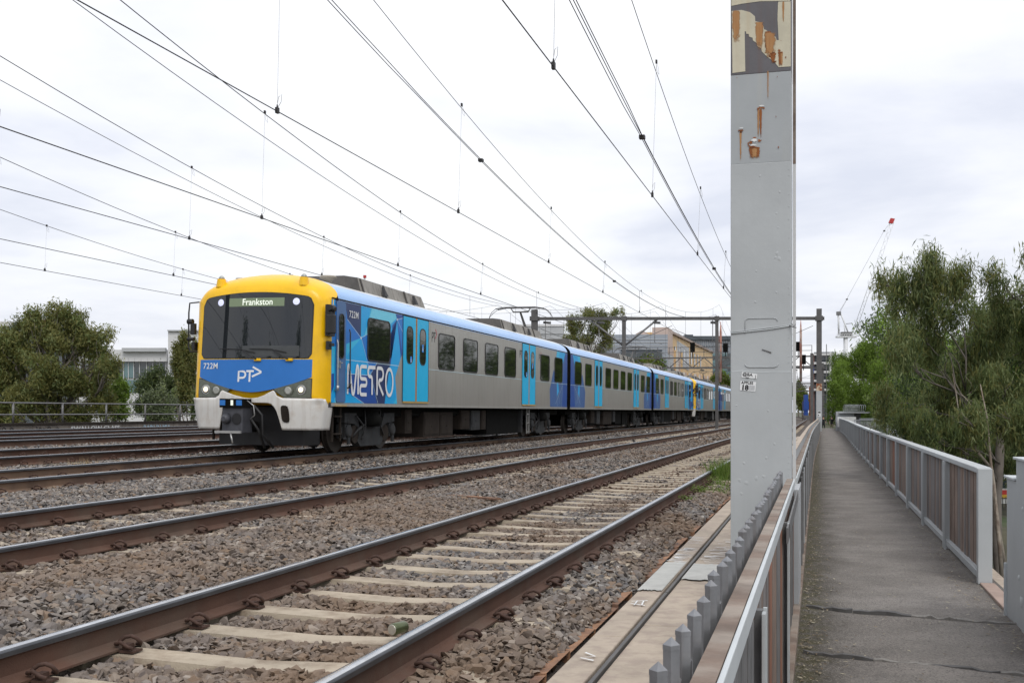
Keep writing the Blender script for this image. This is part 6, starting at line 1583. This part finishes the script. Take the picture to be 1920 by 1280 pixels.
# ------------------------------------------------------------------ cranes
def crane_right():
    Z = 420; q = Z/2050
    X0,Y0 = Uc(1587, Z); root = empty('tower_crane', (X0,Y0,zh(640,Z)-40), 'white luffing tower crane with a red jib tip rising over the green trees', 'crane', rz=TH)
    zb = zh(640,Z)-40; W = lambda x, y: ((x-1587)*q, 0, zh(y,Z)-zb)
    def bar(a_, b_, r_, name, mat, n=5):
        mb = MB(); mb.tube([a_, b_], r_, n); return mb.build(name, mat, root)
    bar(W(1586,790),W(1586,632),.9,'tower',M['crane_white'])
    mb = MB(); A_, B_ = Vector(W(1568,633)), Vector(W(1604,625)); mb.box(A_.x,B_.x,-1.2,1.2,A_.z,A_.z+.6); mb.box(A_.x,B_.x,-1.2,-1.1,A_.z+1.2,A_.z+1.4)
    for k in range(9): mb.box(A_.x+k*(B_.x-A_.x)/8-.08,A_.x+k*(B_.x-A_.x)/8+.08,-1.2,-1.1,A_.z,A_.z+1.4)
    mb.build('machine_deck', M['crane_white'], root)
    mb = MB(); mb.box(Vector(W(1577,0)).x,Vector(W(1597,0)).x,-1,1,A_.z+.62,A_.z+2.2); mb.build('winch_house', M['steel_mid'], root)
    bar(W(1585,628),W(1583,609),.22,'a_frame',M['crane_white']); bar(W(1573,628),W(1572,588),.35,'a_frame',M['crane_white']); bar(W(1577,590),W(1592,628),.3,'a_frame',M['crane_white']); bar(W(1586,607),W(1597,606),.12,'stay',M['steel_mid'])
    mb = MB(); C_ = Vector(W(1572.5,588)); mb.box(C_.x-.8,C_.x+.8,-.5,.5,C_.z-.6,C_.z+.8); mb.build('mast_head', M['steel_mid'], root)
    for k in range(5): bar(W(1570,594+k*7),W(1575,598+k*7),.10,'mast_lace',M['crane_white'])
    a0, a1 = Vector(W(1601,624)), Vector(W(1673,416)); d = (a1-a0); nrm = Vector((-d.z,0,d.x)).normalized()*.9
    for s_ in (-1,1): bar(a0+nrm*s_*.6, a1+nrm*s_*.7, .10, 'jib_chord', M['crane_white'])
    for k in range(26):
        f_ = k/26; g_ = (k+1)/26; bar(a0+d*f_+nrm*(.65 if k%2 else -.65), a0+d*g_+nrm*(-.65 if k%2 else .65), .05, 'jib_lace', M['crane_white'], 4)
    mb = MB(); c_ = Vector(W(1672,415)); mb.prism([(c_.x-1.2,-.5,c_.z-.6),(c_.x+.3,-.5,c_.z-.9),(c_.x+1.1,-.5,c_.z+.9),(c_.x-.4,-.5,c_.z+1.2)],(0,1,0)); mb.build('jib_tip', M['crane_red'], root)
    for (p_, q_) in (((1572,587),(1588,560)),((1588,560),(1658,432)),((1658,432),(1670,417)),((1573,588),(1589,560))): bar(W(*p_),W(*q_),.045,'pendant_rope',M['steel_mid'],4)
    for (x,y) in ((1588,561),(1658,433)): 
        mb = MB(); c_ = Vector(W(x,y)); mb.box(c_.x-.35,c_.x+.35,-.2,.2,c_.z-.25,c_.z+.25); mb.build('rope_block', M['steel_dark'], root)
crane_right()
X0,Y0 = Uc(684, 300); root = empty('distant_crane', (X0,Y0,0), 'tiny red and white crane tip above the train roof', 'crane', rz=TH)
mb = MB(); mb.tube([(.8,0,20),(0,0,zh(517,300))],.16,5); mb.tube([(.1,0,20),(-.2,0,zh(517,300))],.12,5); mb.build('jib', M['crane_white'], root); mb = MB(); mb.box(-.4,.4,-.3,.3,zh(521,300),zh(516,300)); mb.build('jib_tip', M['crane_red'], root)

# ------------------------------------------------------------------ end of the path: shelter, drum of mesh, ramp railing, lamp post, people
def at(x, y, Z): a_ = Uc(x, Z); return (a_[0], a_[1], zh(y, Z))
Zs = 92
X0,Y0,_ = at(1568, 0, Zs); root = empty('shelter', (X0,Y0,-.5), 'grey flat-roofed shelter where the path ends, with a coiled mesh drum on top', 'shelter', rz=0); s_ = Zs/2050; V = lambda y: zh(y,Zs)+.5
mb = MB(); mb.box(-.3*s_,(1600-1568)*s_,0,2.2,0,V(771)); mb.build('wall', M['steel_blue'], root)
mb = MB(); mb.box((1573-1568)*s_,(1628-1568)*s_,-.3,2.4,V(774.5),V(772)); mb.build('flat_roof', M['steel_grey'], root)
mb = MB(); mb.box((1577-1568)*s_,(1612-1568)*s_,.4,2.0,V(800),V(774.6)); mb.build('dark_front', M['steel_mid'], root)
mb = MB(); mb.box((1570-1568)*s_,(1603-1568)*s_,-.5,-.4,V(800),V(781)); mb.build('white_board', M['white_paint'], root)
mb = MB()
X1,Y1,Z1 = at(1597, 765, Zs-1); root = empty('mesh_drum', (X1,Y1,Z1), 'coil of pale wire mesh lying on the shelter roof', 'mesh drum', rz=TH)
for k in range(16):
    u = -.62+1.45*(k/15)**1.0 + (.18 if k > 12 else 0)*(k-12)*.4; rr = .30
    pts = [(u+.02*math.sin(a_), rr*math.cos(a_), rr*math.sin(a_)) for a_ in np.linspace(0, 6.3, 17)]
    mb = MB(); mb.tube(pts, .014, 4, caps=False); mb.build('wire_ring', M['steel_grey'], root)
# ramp railing going down on the right
root = empty('ramp_railing', at(1602, 800, 80), 'grey barred railing of the ramp going down beyond the boarded railing', 'railing'); iv = Vector(root.location)
def seg(a_, b_, za, zb_, r_, name, mat=None):
    mb = MB(); mb.tube([Vector(a_)-iv, Vector(b_)-iv], r_, 6); mb.build(name, mat or M['steel_blue'], root)
p0, p1, p2 = Vector(at(1602,787,80)), Vector(at(1655,788,68)), Vector(at(1706,828,50))
q0, q1, q2 = Vector(at(1602,806,80)), Vector(at(1655,812,68)), Vector(at(1706,868,50))
for a_, b_ in ((p0,p1),(p1,p2),(q0,q1),(q1,q2)): seg(a_, b_, 0,0,.03,'rail')
for (a0_,a1_,b0_,b1_,n_) in ((p0,p1,q0,q1,26),(p1,p2,q1,q2,34)):
    for k in range(n_+1): f_ = k/n_; seg(a0_.lerp(a1_,f_), b0_.lerp(b1_,f_),0,0,.014 if k else .04,'bar')
root = empty('handrail_line', at(1612, 785, 76), 'thin green-grey handrail running behind the ramp railing', 'handrail'); iv = Vector(root.location)
seg(at(1612,785,76), at(1694,785,60),0,0,.03,'rail', M['pale_paint']); seg(at(1655,785.5,66), at(1710,794,52),0,0,.025,'rail', M['pale_paint'])
root = empty('green_post', at(1710, 826, 52), 'thin pale green post standing beyond the railing, in front of the dark trees', 'post'); iv = Vector(root.location)
mb = MB(); mb.tube([(0,0,-2),(0,0,1.17)],.05,8); mb.build('pole', material('pale_green_paint', (.25,.36,.29), .5, var=.1), root); mb = MB(); mb.box(-.08,.08,-.08,.08,-.25,.0); mb.build('pole_band', M['white_paint'], root)

def person(loc, label, top_m, leg_m, rz, arms):
    root = empty('person', loc, label, 'person', rz=rz)
    V_ = [(0,0,.95),(0,0,1.15),(0,0,1.38),(0,0,1.47),(0,-.01,1.56),(0,-.01,1.66), (.10,0,.90),(.11,-.02,.5),(.11,.04,.08),(.11,-.08,.04), (-.10,0,.90),(-.10,.05,.5),(-.10,.10,.10),(-.10,.0,.04)]
    E = [(0,1),(1,2),(2,3),(3,4),(4,5),(0,6),(6,7),(7,8),(8,9),(0,10),(10,11),(11,12),(12,13)]; RR = [.15,.12,.14,.055,.085,.08,.095,.065,.045,.04,.095,.065,.045,.04]
    for s_, (el, ha) in zip((1,-1), arms):
        b_ = len(V_); V_ += [(s_*.18,0,1.40), el, ha]; E += [(2,b_),(b_,b_+1),(b_+1,b_+2)]; RR += [.055,.042,.032]
    me = bpy.data.meshes.new('body'); me.from_pydata(V_, E, []); o_ = bpy.data.objects.new('body', me); COL.objects.link(o_); o_.parent = root
    for mm in (top_m, leg_m, M['skin']): me.materials.append(mm)
    sk = o_.modifiers.new('skin', 'SKIN'); 
    for i, r_ in enumerate(RR): me.skin_vertices[0].data[i].radius = (r_, r_*.8)
    me.skin_vertices[0].data[0].use_root = True
    o_.modifiers.new('smooth', 'SUBSURF').levels = 1
    bpy.context.view_layer.update(); ev = bpy.data.meshes.new_from_object(o_.evaluated_get(bpy.context.evaluated_depsgraph_get())); o_.modifiers.clear(); o_.data = ev
    if len(ev.materials) < 3:
        ev.materials.clear()
        for mm in (top_m, leg_m, M['skin']): ev.materials.append(mm)
    for f_ in ev.polygons:
        c_ = f_.center; f_.material_index = 2 if c_.z > 1.44 or (abs(c_.x) > .16 and c_.z < 1.2 and abs(c_.x) > .18) or c_.z < .10 else (0 if c_.z > .92 else 1); f_.use_smooth = True
    mb = MB(); mb.grid(lambda u, v: (.095*math.cos(u*6.283)*math.sin(.1+v*1.5), .02+.10*math.sin(u*6.283)*math.sin(.1+v*1.5), 1.62+.13*math.cos(.1+v*1.5)), 12, 6); mb.box(-.08,.08,.04,.10,1.36,1.62); mb.build('hair', M['hair'], root)
    return root
person((sh(112)+.22-.0, 117, -.55), 'person in black walking up beyond the crest of the path, on the left', M['black_cloth'], M['black_cloth'], 0, (((.24,-.05,1.12),(.10,-.20,1.05)),((-.24,0,1.12),(-.12,-.2,1.02))))
person((sh(112)+1.05, 117.5, -.55), 'person in a black top and pale trousers, one hand raised to the face', M['black_cloth'], M['khaki_cloth'], 0, (((.22,-.05,1.14),(.05,-.18,1.38)),((-.25,.02,1.12),(-.22,-.06,.9))))
mb = MB(); mb.box(-1.3,3.2,112.8,150,-.58,-.55); mb.v = [(a_+sh(b_), b_, c_) for a_, b_, c_ in mb.v]; o = mb.build('lower_path', M['asphalt']); struct(o)

# ------------------------------------------------------------------ things by the river, behind the right tree
root = empty('parked_bus', at(1900, 930, 60), 'white bus with a red and yellow stripe glimpsed behind the gum trunk', 'bus', rz=TH+.15)
mb = MB(); mb.prism([(-3,0,-.9),(6,0,-.9),(6,0,1.0),(5.8,0,1.2),(-1.5,0,1.2),(-2.6,0,.75),(-3,0,.2)],(0,2.4,0)); mb.build('body', M['white_paint'], root, bevel=.08)
mb = MB(); mb.box(-2.0,5.9,-.02,-.003,.05,.35); mb.build('red_stripe', material('bus_red',(.55,.05,.04),.5), root); mb = MB(); mb.box(-2.0,5.9,-.03,-.021,-.08,.1); mb.build('yellow_stripe', material('bus_yellow',(.7,.45,.05),.5), root)
mb = MB(); mb.box(-1.6,5.6,-.02,-.003,.45,.95); mb.build('window', M['bglass'], root)
for u in (-1.5,4): mb = MB(); mb.tube([(u,-.05,-.9),(u,.25,-.9)],.45,16); mb.build('wheel', M['black_rubber'], root)
root = empty('bank_fence', at(1890, 955, 56), 'black barred fence on the river bank behind the gum trunk', 'fence', rz=TH)
for k in range(40): mb = MB(); mb.box(-3+k*.16,-2.97+k*.16,0,.03,-.9,.65); mb.build('fence_bar', M['steel_dark'], root)
mb = MB(); mb.box(-3,3.4,-.02,0,.55,.6); mb.build('fence_rail', M['steel_dark'], root); mb = MB(); mb.box(-3,3.4,-.1,.3,-2.5,-.9); mb.build('bank_wall', M['bgrey2'], root)

# ------------------------------------------------------------------ small things on the track bed
root = empty('tin_can', (-2.24, 5.66, .405), 'empty green and silver tin can lying against the near rail', 'can', rot=(0, R(90), R(72)))
mb = MB(); mb.tube([(0,0,-.055),(0,0,-.05),(0,0,.045),(0,0,.055)],[.030,.033,.033,.029],20); mb.build('can_body', M['can'], root)
mb = MB(); mb.tube([(0,0,-.0555),(0,0,-.060)],[.029,.027],20); mb.build('can_lid', M['can_end'], root)
root = empty('rusty_bar', (-4.55, 14.3, .42), 'flat piece of rusty scrap lying in the ballast between the two near tracks', 'scrap metal', rot=(0,0,R(-28)))
mb = MB(); mb.box(-.45,.45,-.06,.06,.0,.025); mb.build('plate', M['rust_dirt'], root)
# ------------------------------------------------------------------ trees and plants
def leaves(name, centres, radii, n, length, width, mat, droop, seed, parent, bend=.3, clump=0):
    """n separate leaves spread through ellipsoid clumps, each a folded four-point blade"""
    g = np.random.default_rng(seed); centres = np.asarray(centres, float); radii = np.asarray(radii, float)
    if radii.ndim == 1: radii = np.repeat(radii[:,None], 3, 1)
    vol = (radii.prod(1))**.72; idx = g.choice(len(centres), n, p=vol/vol.sum())
    d = g.normal(size=(n,3)); d /= np.linalg.norm(d, axis=1)[:,None]; rad = g.random(n)**.42
    pos = centres[idx] + d*rad[:,None]*radii[idx]
    # gather into twigs
    if clump:
        k = max(1, n//clump); tw = pos[:k]; ti = g.integers(0, k, n); off = g.normal(size=(n,3))*np.array([.5,.5,.9])*length*1.1
        pos = tw[ti] + off; idx = idx[:k][ti]; rnd_t = g.random(k)[ti]
    else: rnd_t = g.random(n)
    az = g.uniform(0, 2*math.pi, n); el = g.normal(-droop, .62, n)
    D = np.stack([np.cos(az)*np.cos(el), np.sin(az)*np.cos(el), np.sin(el)], 1)
    Rn = g.normal(size=(n,3)); S = np.cross(D, Rn); S /= np.linalg.norm(S, axis=1)[:,None]; Nn = np.cross(D, S)
    L_ = length*g.uniform(.6,1.25,n)[:,None]; W_ = width*g.uniform(.7,1.3,n)[:,None]
    sag = np.array([0,0,-1.])*L_*bend*.5
    A = pos - D*L_*.5; B = pos + S*W_*.5 + Nn*W_*.15; Cc = pos + D*L_*.5 + sag; E = pos - S*W_*.5 + Nn*W_*.15
    v = np.stack([A,B,Cc,E],1).reshape(-1,3)
    tint = np.clip(.5+.35*(rnd_t-.5)+.3*(g.random(n)-.5)+.25*np.sin(idx*12.9898), 0, 1)
    me = fast_mesh(name, v, 4, np.arange(4*n), [mat], attr=tint)
    o_ = bpy.data.objects.new(name, me); COL.objects.link(o_); o_.parent = parent; return stuff(o_) if False else o_
def limb(mb, a_, b_, r0, r1, seed, wob=.12, n=6, k=7):
    r = random.Random(seed); a_, b_ = Vector(a_), Vector(b_); d = b_-a_; L_ = d.length; pts = []; rs = []
    ph = [r.uniform(0,6) for _ in range(4)]
    for i in range(k+1):
        f_ = i/k; w_ = wob*L_*math.sin(f_*math.pi)
        pts.append(a_+d*f_+Vector((math.sin(ph[0]+f_*5)*w_*.5, math.sin(ph[1]+f_*4)*w_*.5, math.sin(ph[2]+f_*6)*w_*.3))); rs.append(r0+(r1-r0)*f_)
    mb.tube(pts, rs, n); return pts
def tree(loc, label, trunk_h, crown, n, leaf, mats, droop=.9, seed=1, r0=.22, name='gum_tree', group=None, clump=14, spread=1., bark='bark', forks=None, subs=2, fk=.42, tuft=(.28,.50)):
    """crown: list of (dx, dy, z, r or (rx,ry,rz)) about the tree's base"""
    root = empty(name, loc, label, 'tree', group); r = random.Random(seed)
    mb = MB(); top = (r.uniform(-.2,.2), r.uniform(-.2,.2), trunk_h); limb(mb, (0,0,-.5), top, r0, r0*.62, seed, .05, 8)
    mb.build('trunk', M[bark], root)
    cs, rs = [], []
    bm_ = MB()
    for i, c_ in enumerate(crown):
        x, y, z, rad = c_[0], c_[1], c_[2], c_[3]; rad = (rad,)*3 if not hasattr(rad,'__len__') else rad
        if fk < .2 and i % 3: pts = [Vector((x,y,z))]*8
        else: pts = limb(bm_, (top[0]*.9, top[1]*.9, trunk_h*r.uniform(.7,1.)), (x, y, z), r0*fk, r0*.06, seed+i+50, .14)
        for k in range(subs*3):
            a_ = r.uniform(0,6.28); q = Vector((x+math.cos(a_)*rad[0]*.75, y+math.sin(a_)*rad[1]*.75, z+r.uniform(-.5,.7)*rad[2])); limb(bm_, pts[r.randint(3,7)], q, r0*.13, r0*.03, seed+i*7+k, .15, 4, 4)
        # break each mass into tufts
        for k in range(11):
            d = Vector((r.gauss(0,1), r.gauss(0,1), r.gauss(0,1))).normalized(); f_ = r.uniform(.35,.95)
            cs.append((x+d.x*rad[0]*f_, y+d.y*rad[1]*f_, z+d.z*rad[2]*f_)); q = r.uniform(*tuft); rs.append((rad[0]*q, rad[1]*q, rad[2]*q*.85))
    bm_.build('branches', M[bark], root)
    tot_ = sum(q_[1] for q_ in mats); per = [n*q_[1]/tot_ for q_ in mats]
    for i, (m_, w_) in enumerate(mats):
        leaves('foliage', cs, rs, int(per[i]), leaf[0], leaf[1], M[m_], droop, seed+i*31, root, clump=clump)
    return root
def loc_at(x, Z, z): a_ = Uc(x, Z); return (a_[0], a_[1], z)
def crown_px(base, Z, blobs):
    """crown masses from picture positions: (x, y, radius px, depth offset)"""
    out_ = []
    for (x, y, r_, dz) in blobs:
        a_ = Uc(x, Z+dz); rr = r_ if hasattr(r_,'__len__') else (r_, r_)
        s_ = (Z+dz)/2050; out_.append((a_[0]-base[0], a_[1]-base[1], zh(y, Z+dz)-base[2], (rr[0]*s_, rr[0]*s_*.9, rr[1]*s_)))
    return out_
# big gum on the right, over the river
B = loc_at(1886, 25, -4.6)
blobs = [(1755,510,(52,40),0),(1700,560,(52,50),.5),(1800,560,(65,55),-.5),(1735,640,(62,60),0),(1840,640,(75,65),1),(1900,560,(50,45),0),(1690,660,(35,50),-1),(1655,535,(22,28),-.3),(1790,740,(75,60),1),(1880,740,(75,70),0),(1940,650,(60,80),1),(1860,520,(22,20),0),(1720,760,(50,50),1.5),(1930,480,(30,26),-1.5),(1900,840,(60,55),1.5),(1800,830,(50,45),2),(1985,600,(70,90),0),(1990,780,(80,100),0),(1750,810,(50,34),-1),(1825,800,(50,40),-1.2),(1900,790,(40,50),-1.2),(1700,800,(40,34),0),(1860,860,(40,34),1),(1660,760,(26,40),2)]
T_ = tree(B, 'big drooping river gum with long hanging leaves right of the path', 6.0, crown_px(B, 25, blobs), 84000, (.17,.021), [('leaf_gum',6),('leaf_dark',2),('leaf_gum2',2.5)], .95, 3, .145, clump=11, fk=.15, tuft=(.18,.34), bark='bark_dark')
mb = MB()
pale = [[(1880,1100),(1872,1000),(1866,930),(1862,880)],[(1885,1075),(1870,985),(1862,900),(1858,870),(1850,780),(1838,720)],[(1860,880),(1835,850),(1812,815),(1800,790),(1793,740),(1786,700)],[(1812,815),(1795,800),(1785,780)],[(1835,850),(1826,800),(1832,770)],[(1850,780),(1822,760),(1800,735)],[(1838,720),(1815,740),(1822,720),(1810,705)],[(1866,930),(1874,870),(1880,800),(1886,775)],[(1880,1085),(1858,1040),(1845,990)],[(1872,1000),(1850,960),(1856,930)]]
for i, pl_ in enumerate(pale):
    q = [Vector(at(x, y, 23.6+.2*i)) - Vector(B) for x, y in pl_]; r_ = [.085,.10,.06,.03,.05,.04,.03,.04,.03,.04][i]
    mb.tube(q, [r_*.62*(1-.85*k/(len(q)-1)) for k in range(len(q))], 7)
mb.build('pale_limbs', M['bark'], T_)
# trees behind it
GR = 'dark trees along the river bank'
for i, (x, Z, y, w_, h_, lb) in enumerate([(1800,62,700,95,90,'dark bushy tree behind the big gum, left of the bus'),(1930,52,690,110,130,'dark bushy tree at the right edge behind the gum'),(1690,88,730,60,75,'dark green tree between the willow and the gum'),(2040,60,650,120,150,'dense tree beyond the right edge of the picture')]):
    B = loc_at(x, Z, -3.5); bl = [(x,y,(w_*.6,h_*.5),0),(x-w_*.6,y+25,(w_*.5,h_*.5),1),(x+w_*.6,y+20,(w_*.5,h_*.5),-1),(x-w_*.3,y+h_*.7,(w_*.6,h_*.45),0),(x+w_*.4,y+h_*.7,(w_*.6,h_*.45),0),(x,y+h_*1.2,(w_*.7,h_*.4),0)]
    tree(B, lb, 2.5, crown_px(B, Z, bl), 24000, (.22,.055), [('leaf_dark',2.5),('leaf_gum',2.5),('leaf_green',1.2)], .5, 20+i, .2, 'bushy_tree', GR, bark='bark_dark', clump=10)
# bright green weeping trees at the end of the path
for i, (x, Z, bl, lb) in enumerate([
    (1622,118,[(1600,680,(34,36),0),(1575,715,(24,34),-3),(1632,690,(30,36),2),(1600,730,(34,34),-4),(1640,745,(38,36),-2),(1578,765,(26,26),-4),(1568,745,(14,34),-6),(1620,660,(20,18),0),(1568,700,(12,20),-3),(1610,775,(34,20),-3),(1660,700,(24,36),0),(1645,665,(20,20),0)],'bright green weeping tree just right of the path end'),
    (1700,108,[(1690,660,(34,30),0),(1655,690,(28,32),0),(1715,690,(38,34),1),(1680,730,(36,36),-2),(1725,745,(36,40),0),(1665,770,(34,22),-3),(1715,790,(40,24),-2),(1700,700,(40,40),0),(1650,740,(30,30),0)],'bright green weeping tree behind the ramp railing'),
    (1770,100,[(1765,690,(40,40),0),(1800,730,(45,45),0),(1750,760,(40,40),0),(1800,800,(50,40),-2)],'bright green tree showing through the gum crown')]):
    B = loc_at(x, Z, -2.6); tree(B, lb, 3.5, crown_px(B, Z, bl), 90000, (.20,.060), [('leaf_green',8),('leaf_dark',.5)], .85, 40+i, .25, 'weeping_tree', 'bright green weeping trees', bark='bark_dark', clump=9, tuft=(.38,.58))
# trees across the river that the train's windows mirror
r = random.Random(4)
for i in range(7):
    X, Y = (9+r.uniform(0,8), 58+i*9.) if i < 4 else (24+r.uniform(0,14), 10+i*9.)
    bl = [(r.uniform(-2.5,2.5), r.uniform(-2.5,2.5), 5.5+r.uniform(0,5.5), (2.6,2.6,2.4)) for _ in range(7)]
    tree((X+ (6 if i < 4 else 0), Y, -3.3), 'green tree on the far river bank outside the right edge of the view', 4, bl, 7000, (.4,.12), [('leaf_dark',2),('leaf_green',2)], .6, 70+i, .25, 'bank_tree', 'trees across the river', bark='bark_dark', clump=8)
for i in range(6):
    X, Y = 8.5+r.uniform(-1,1.5)+.25*i, 60+i*8.
    bl = [(r.uniform(-2.2,2.2), r.uniform(-3,3), 3.0+r.uniform(0,6), (2.4,2.8,2.2)) for _ in range(7)]
    tree((X, Y, -3), 'dark tree on the river bank hidden behind the big gum', 4, bl, 9000, (.32,.09), [('leaf_dark',3),('leaf_green',1.5)], .6, 310+i, .2, 'bank_tree', 'river bank trees behind the gum', bark='bark_dark', clump=8)
for i in range(10):
    X, Y = 7.5+min(1.8*i,9)+r.uniform(-1,1), 128+i*17.
    bl = [(r.uniform(-3,3), r.uniform(-4,4), 4.0+r.uniform(0,10), (3.4,4.2,3.0)) for _ in range(9)]
    tree((X, Y, -2), 'tree far along the path, hidden behind the bright green weeping trees', 4, bl, 7000, (.5,.16), [('leaf_dark',2),('leaf_green',2)], .6, 270+i, .25, 'bank_tree', 'trees along the far path', bark='bark_dark', clump=8)
# left: the big olive gum beyond the parapet and its neighbours
B = loc_at(112, 58, -3.0)
blobs = [(108,585,(24,22),0),(140,600,(26,30),0),(80,620,(34,30),0),(165,640,(34,34),0),(120,650,(44,40),0),(55,610,(26,24),0),(40,660,(40,36),0),(195,655,(30,34),0),(90,700,(56,44),-1),(160,710,(56,44),0),(205,690,(24,26),-1),(30,720,(44,44),0),(60,765,(54,34),0),(130,775,(56,34),0),(190,760,(34,30),0),(10,770,(40,40),-1),(-20,690,(50,60),0),(5,650,(40,30),0),(62,592,(20,18),0),(20,640,(30,24),0)]
tree(B, 'large spreading olive-green gum tree behind the pipe railing at the left', 4.2, crown_px(B, 58, blobs), 90000, (.21,.055), [('leaf_gum2',7),('leaf_gum',3)], .5, 90, .34, 'gum_tree', bark='bark_dark', clump=14, subs=3)
for i, (x, Z, y, w_, h_, nm, m_, lb, n_) in enumerate([
    (222,62,735,24,34,'leafy_shrub','leaf_green','bright green leafy shrub between the big gum and the white office',7000),
    (300,66,722,58,44,'bushy_tree','leaf_dark','dark rounded bush in front of the white office',14000),
    (350,64,672,26,60,'bushy_tree','leaf_gum2','olive tree close beside the train nose on its left',16000),
    (300,56,752,32,30,'leafy_shrub','leaf_grey','pale grey-green shrub behind the railing near the train',6000),
    (395,60,735,40,50,'bushy_tree','leaf_dark','dark tree hidden behind the train front',9000)]):
    B = loc_at(x, Z, -2.6); bl = [(x,y-h_*.3,(w_*.5,h_*.5),0),(x-w_*.5,y,(w_*.5,h_*.45),0),(x+w_*.5,y,(w_*.5,h_*.45),.5),(x,y+h_*.5,(w_*.7,h_*.5),0),(x-w_*.3,y+h_*.9,(w_*.6,h_*.4),0),(x+w_*.3,y+h_*1.0,(w_*.6,h_*.4),0)]
    tree(B, lb, 2.6, crown_px(B, Z, bl), n_, (.2,.06), [(m_,4),('leaf_gum',1)], .35, 110+i, .16, nm, bark='bark_dark' if m_ != 'leaf_grey' else 'bark', clump=10)
# sparse gum behind the train
B = loc_at(1110, 115, .5)
blobs = [(1078,603,(20,14),0),(1100,590,(22,10),0),(1135,597,(26,14),0),(1158,588,(14,9),0),(1072,625,(22,16),0),(1120,615,(24,14),0),(1100,640,(24,16),0),(1135,640,(18,14),0),(1070,645,(14,8),0),(1122,660,(14,9),0)]
tree(B, 'thin open gum tree standing behind the train under the long portal beam', 5.5, crown_px(B, 115, blobs), 13000, (.26,.08), [('leaf_gum2',5),('leaf_gum',2)], .5, 140, .2, 'gum_tree', bark='bark_dark', clump=14)
for i, (x, Z, y, w_, h_, lb) in enumerate([(1215,140,679,36,8,'low bushy tree peeping over the train in front of the metal building'),(1350,150,712,16,14,'small green tree over the train beside the far mast'),(1503,230,742,12,20,'green trees on the cutting beside the far tracks'),(1496,260,725,10,16,'green tree beyond the far gantries')]):
    B = loc_at(x, Z, -.5); bl = [(x,y,(w_*.6,h_*.7),0),(x-w_*.6,y+4,(w_*.5,h_*.6),0),(x+w_*.6,y+4,(w_*.5,h_*.6),0),(x,y+h_*.9,(w_*.9,h_*.5),0)]
    tree(B, lb, 3, crown_px(B, Z, bl), 6000, (.4,.14), [('leaf_green',2),('leaf_gum2',2)], .4, 150+i, .2, 'bushy_tree', bark='bark_dark', clump=8)
# trees behind the photographer's left, mirrored in the windscreen
for i, (X, Y) in enumerate([(-15.5,-16),(-21,-14),(-27,-18),(-11,-30),(-33,-12)]):
    bl = [(r.uniform(-1.3,1.3), r.uniform(-1.5,1.5), 4.0+k*1.3, (1.5-.08*k,1.5-.08*k,1.5)) for k in range(7 if i % 2 == 0 else 5)]
    tree((X, Y, -1.0), 'tall narrow tree behind the camera, mirrored in the train windscreen', 4, bl, 6000, (.35,.10), [('leaf_dark',2),('leaf_gum',2)], .6, 170+i, .22, 'tall_tree', 'trees behind the camera', bark='bark_dark', clump=8)
# weeds in the ballast by the near rail and under the mast
def weed(x, y, z, hgt, rad, n, label, seed, blade=True, mat='grass'):
    root = empty('weed_tuft', (x, y, z), label, 'plant', 'weeds in the ballast'); g = np.random.default_rng(seed); m_ = n
    b = np.stack([g.normal(0,rad,m_), g.normal(0,rad*1.4,m_), np.zeros(m_)],1)
    az = g.uniform(0,6.283,m_); ln = g.normal(0,.32 if blade else .7,m_); L_ = hgt*g.uniform(.45,1.1,m_)
    D = np.stack([np.cos(az)*np.sin(ln), np.sin(az)*np.sin(ln), np.cos(ln)],1)
    if blade:
        S = np.cross(D, g.normal(size=(m_,3))); S /= np.linalg.norm(S,axis=1)[:,None]; wd = .0035
        A, Bb, C2, D2 = b-S*wd, b+S*wd, b+D*L_[:,None]*.6+S*wd*.8, b+D*L_[:,None]+np.array([0,0,-.02])
        v = np.stack([A,Bb,C2,D2],1).reshape(-1,3)
    else:
        pos = b + D*(L_*g.random(m_)**.5)[:,None]; s = .011*g.uniform(.6,1.4,m_)[:,None]; u = g.normal(size=(m_,3)); u /= np.linalg.norm(u,axis=1)[:,None]; w2 = np.cross(u, g.normal(size=(m_,3))); w2 /= np.linalg.norm(w2,axis=1)[:,None]
        v = np.stack([pos-u*s, pos+w2*s*.5, pos+u*s, pos-w2*s*.5],1).reshape(-1,3)
    o_ = bpy.data.objects.new('blades' if blade else 'leaves', fast_mesh('blades', v, 4, np.arange(4*m_), [M[mat]], attr=np.clip(g.normal(.5,.2,m_),0,1))); COL.objects.link(o_); o_.parent = root
weed(-1.74, 20.6, .33, .48, .12, 620, 'tallest clump of bright green grass against the mast', 1)
weed(-1.62, 18.8, .31, .20, .13, 700, 'low leafy weed spreading in front of the tall grass', 2, False)
weed(-1.50, 17.6, .31, .14, .10, 400, 'leafy weed nearest the mast edge', 3, False)
weed(-1.83, 17.0, .34, .15, .11, 800, 'green weed growing against the near rail foot', 4, False)
weed(-1.82, 15.5, .34, .10, .08, 400, 'smallest yellow-green weed beside the near rail', 5, False)
weed(-1.82, 19.6, .34, .14, .10, 500, 'weed beside the rail just beyond the leafy one', 6, False)
weed(-1.50, 23.5, .31, .35, .15, 500, 'farther grass clump half hidden by the mast', 7, True)
weed(1.60, 8.15, -.02, .10, .04, 160, 'little weed at the foot of the girder end', 8, False)
M['dry'] = foliage('dry_grass', (.25,.18,.09), (.38,.28,.15), (.45,.36,.22), .2)
weed(-13.2, 17.4, .52, .28, .10, 90, 'dry straw-coloured tuft between the tracks at the left', 9, True, 'dry')
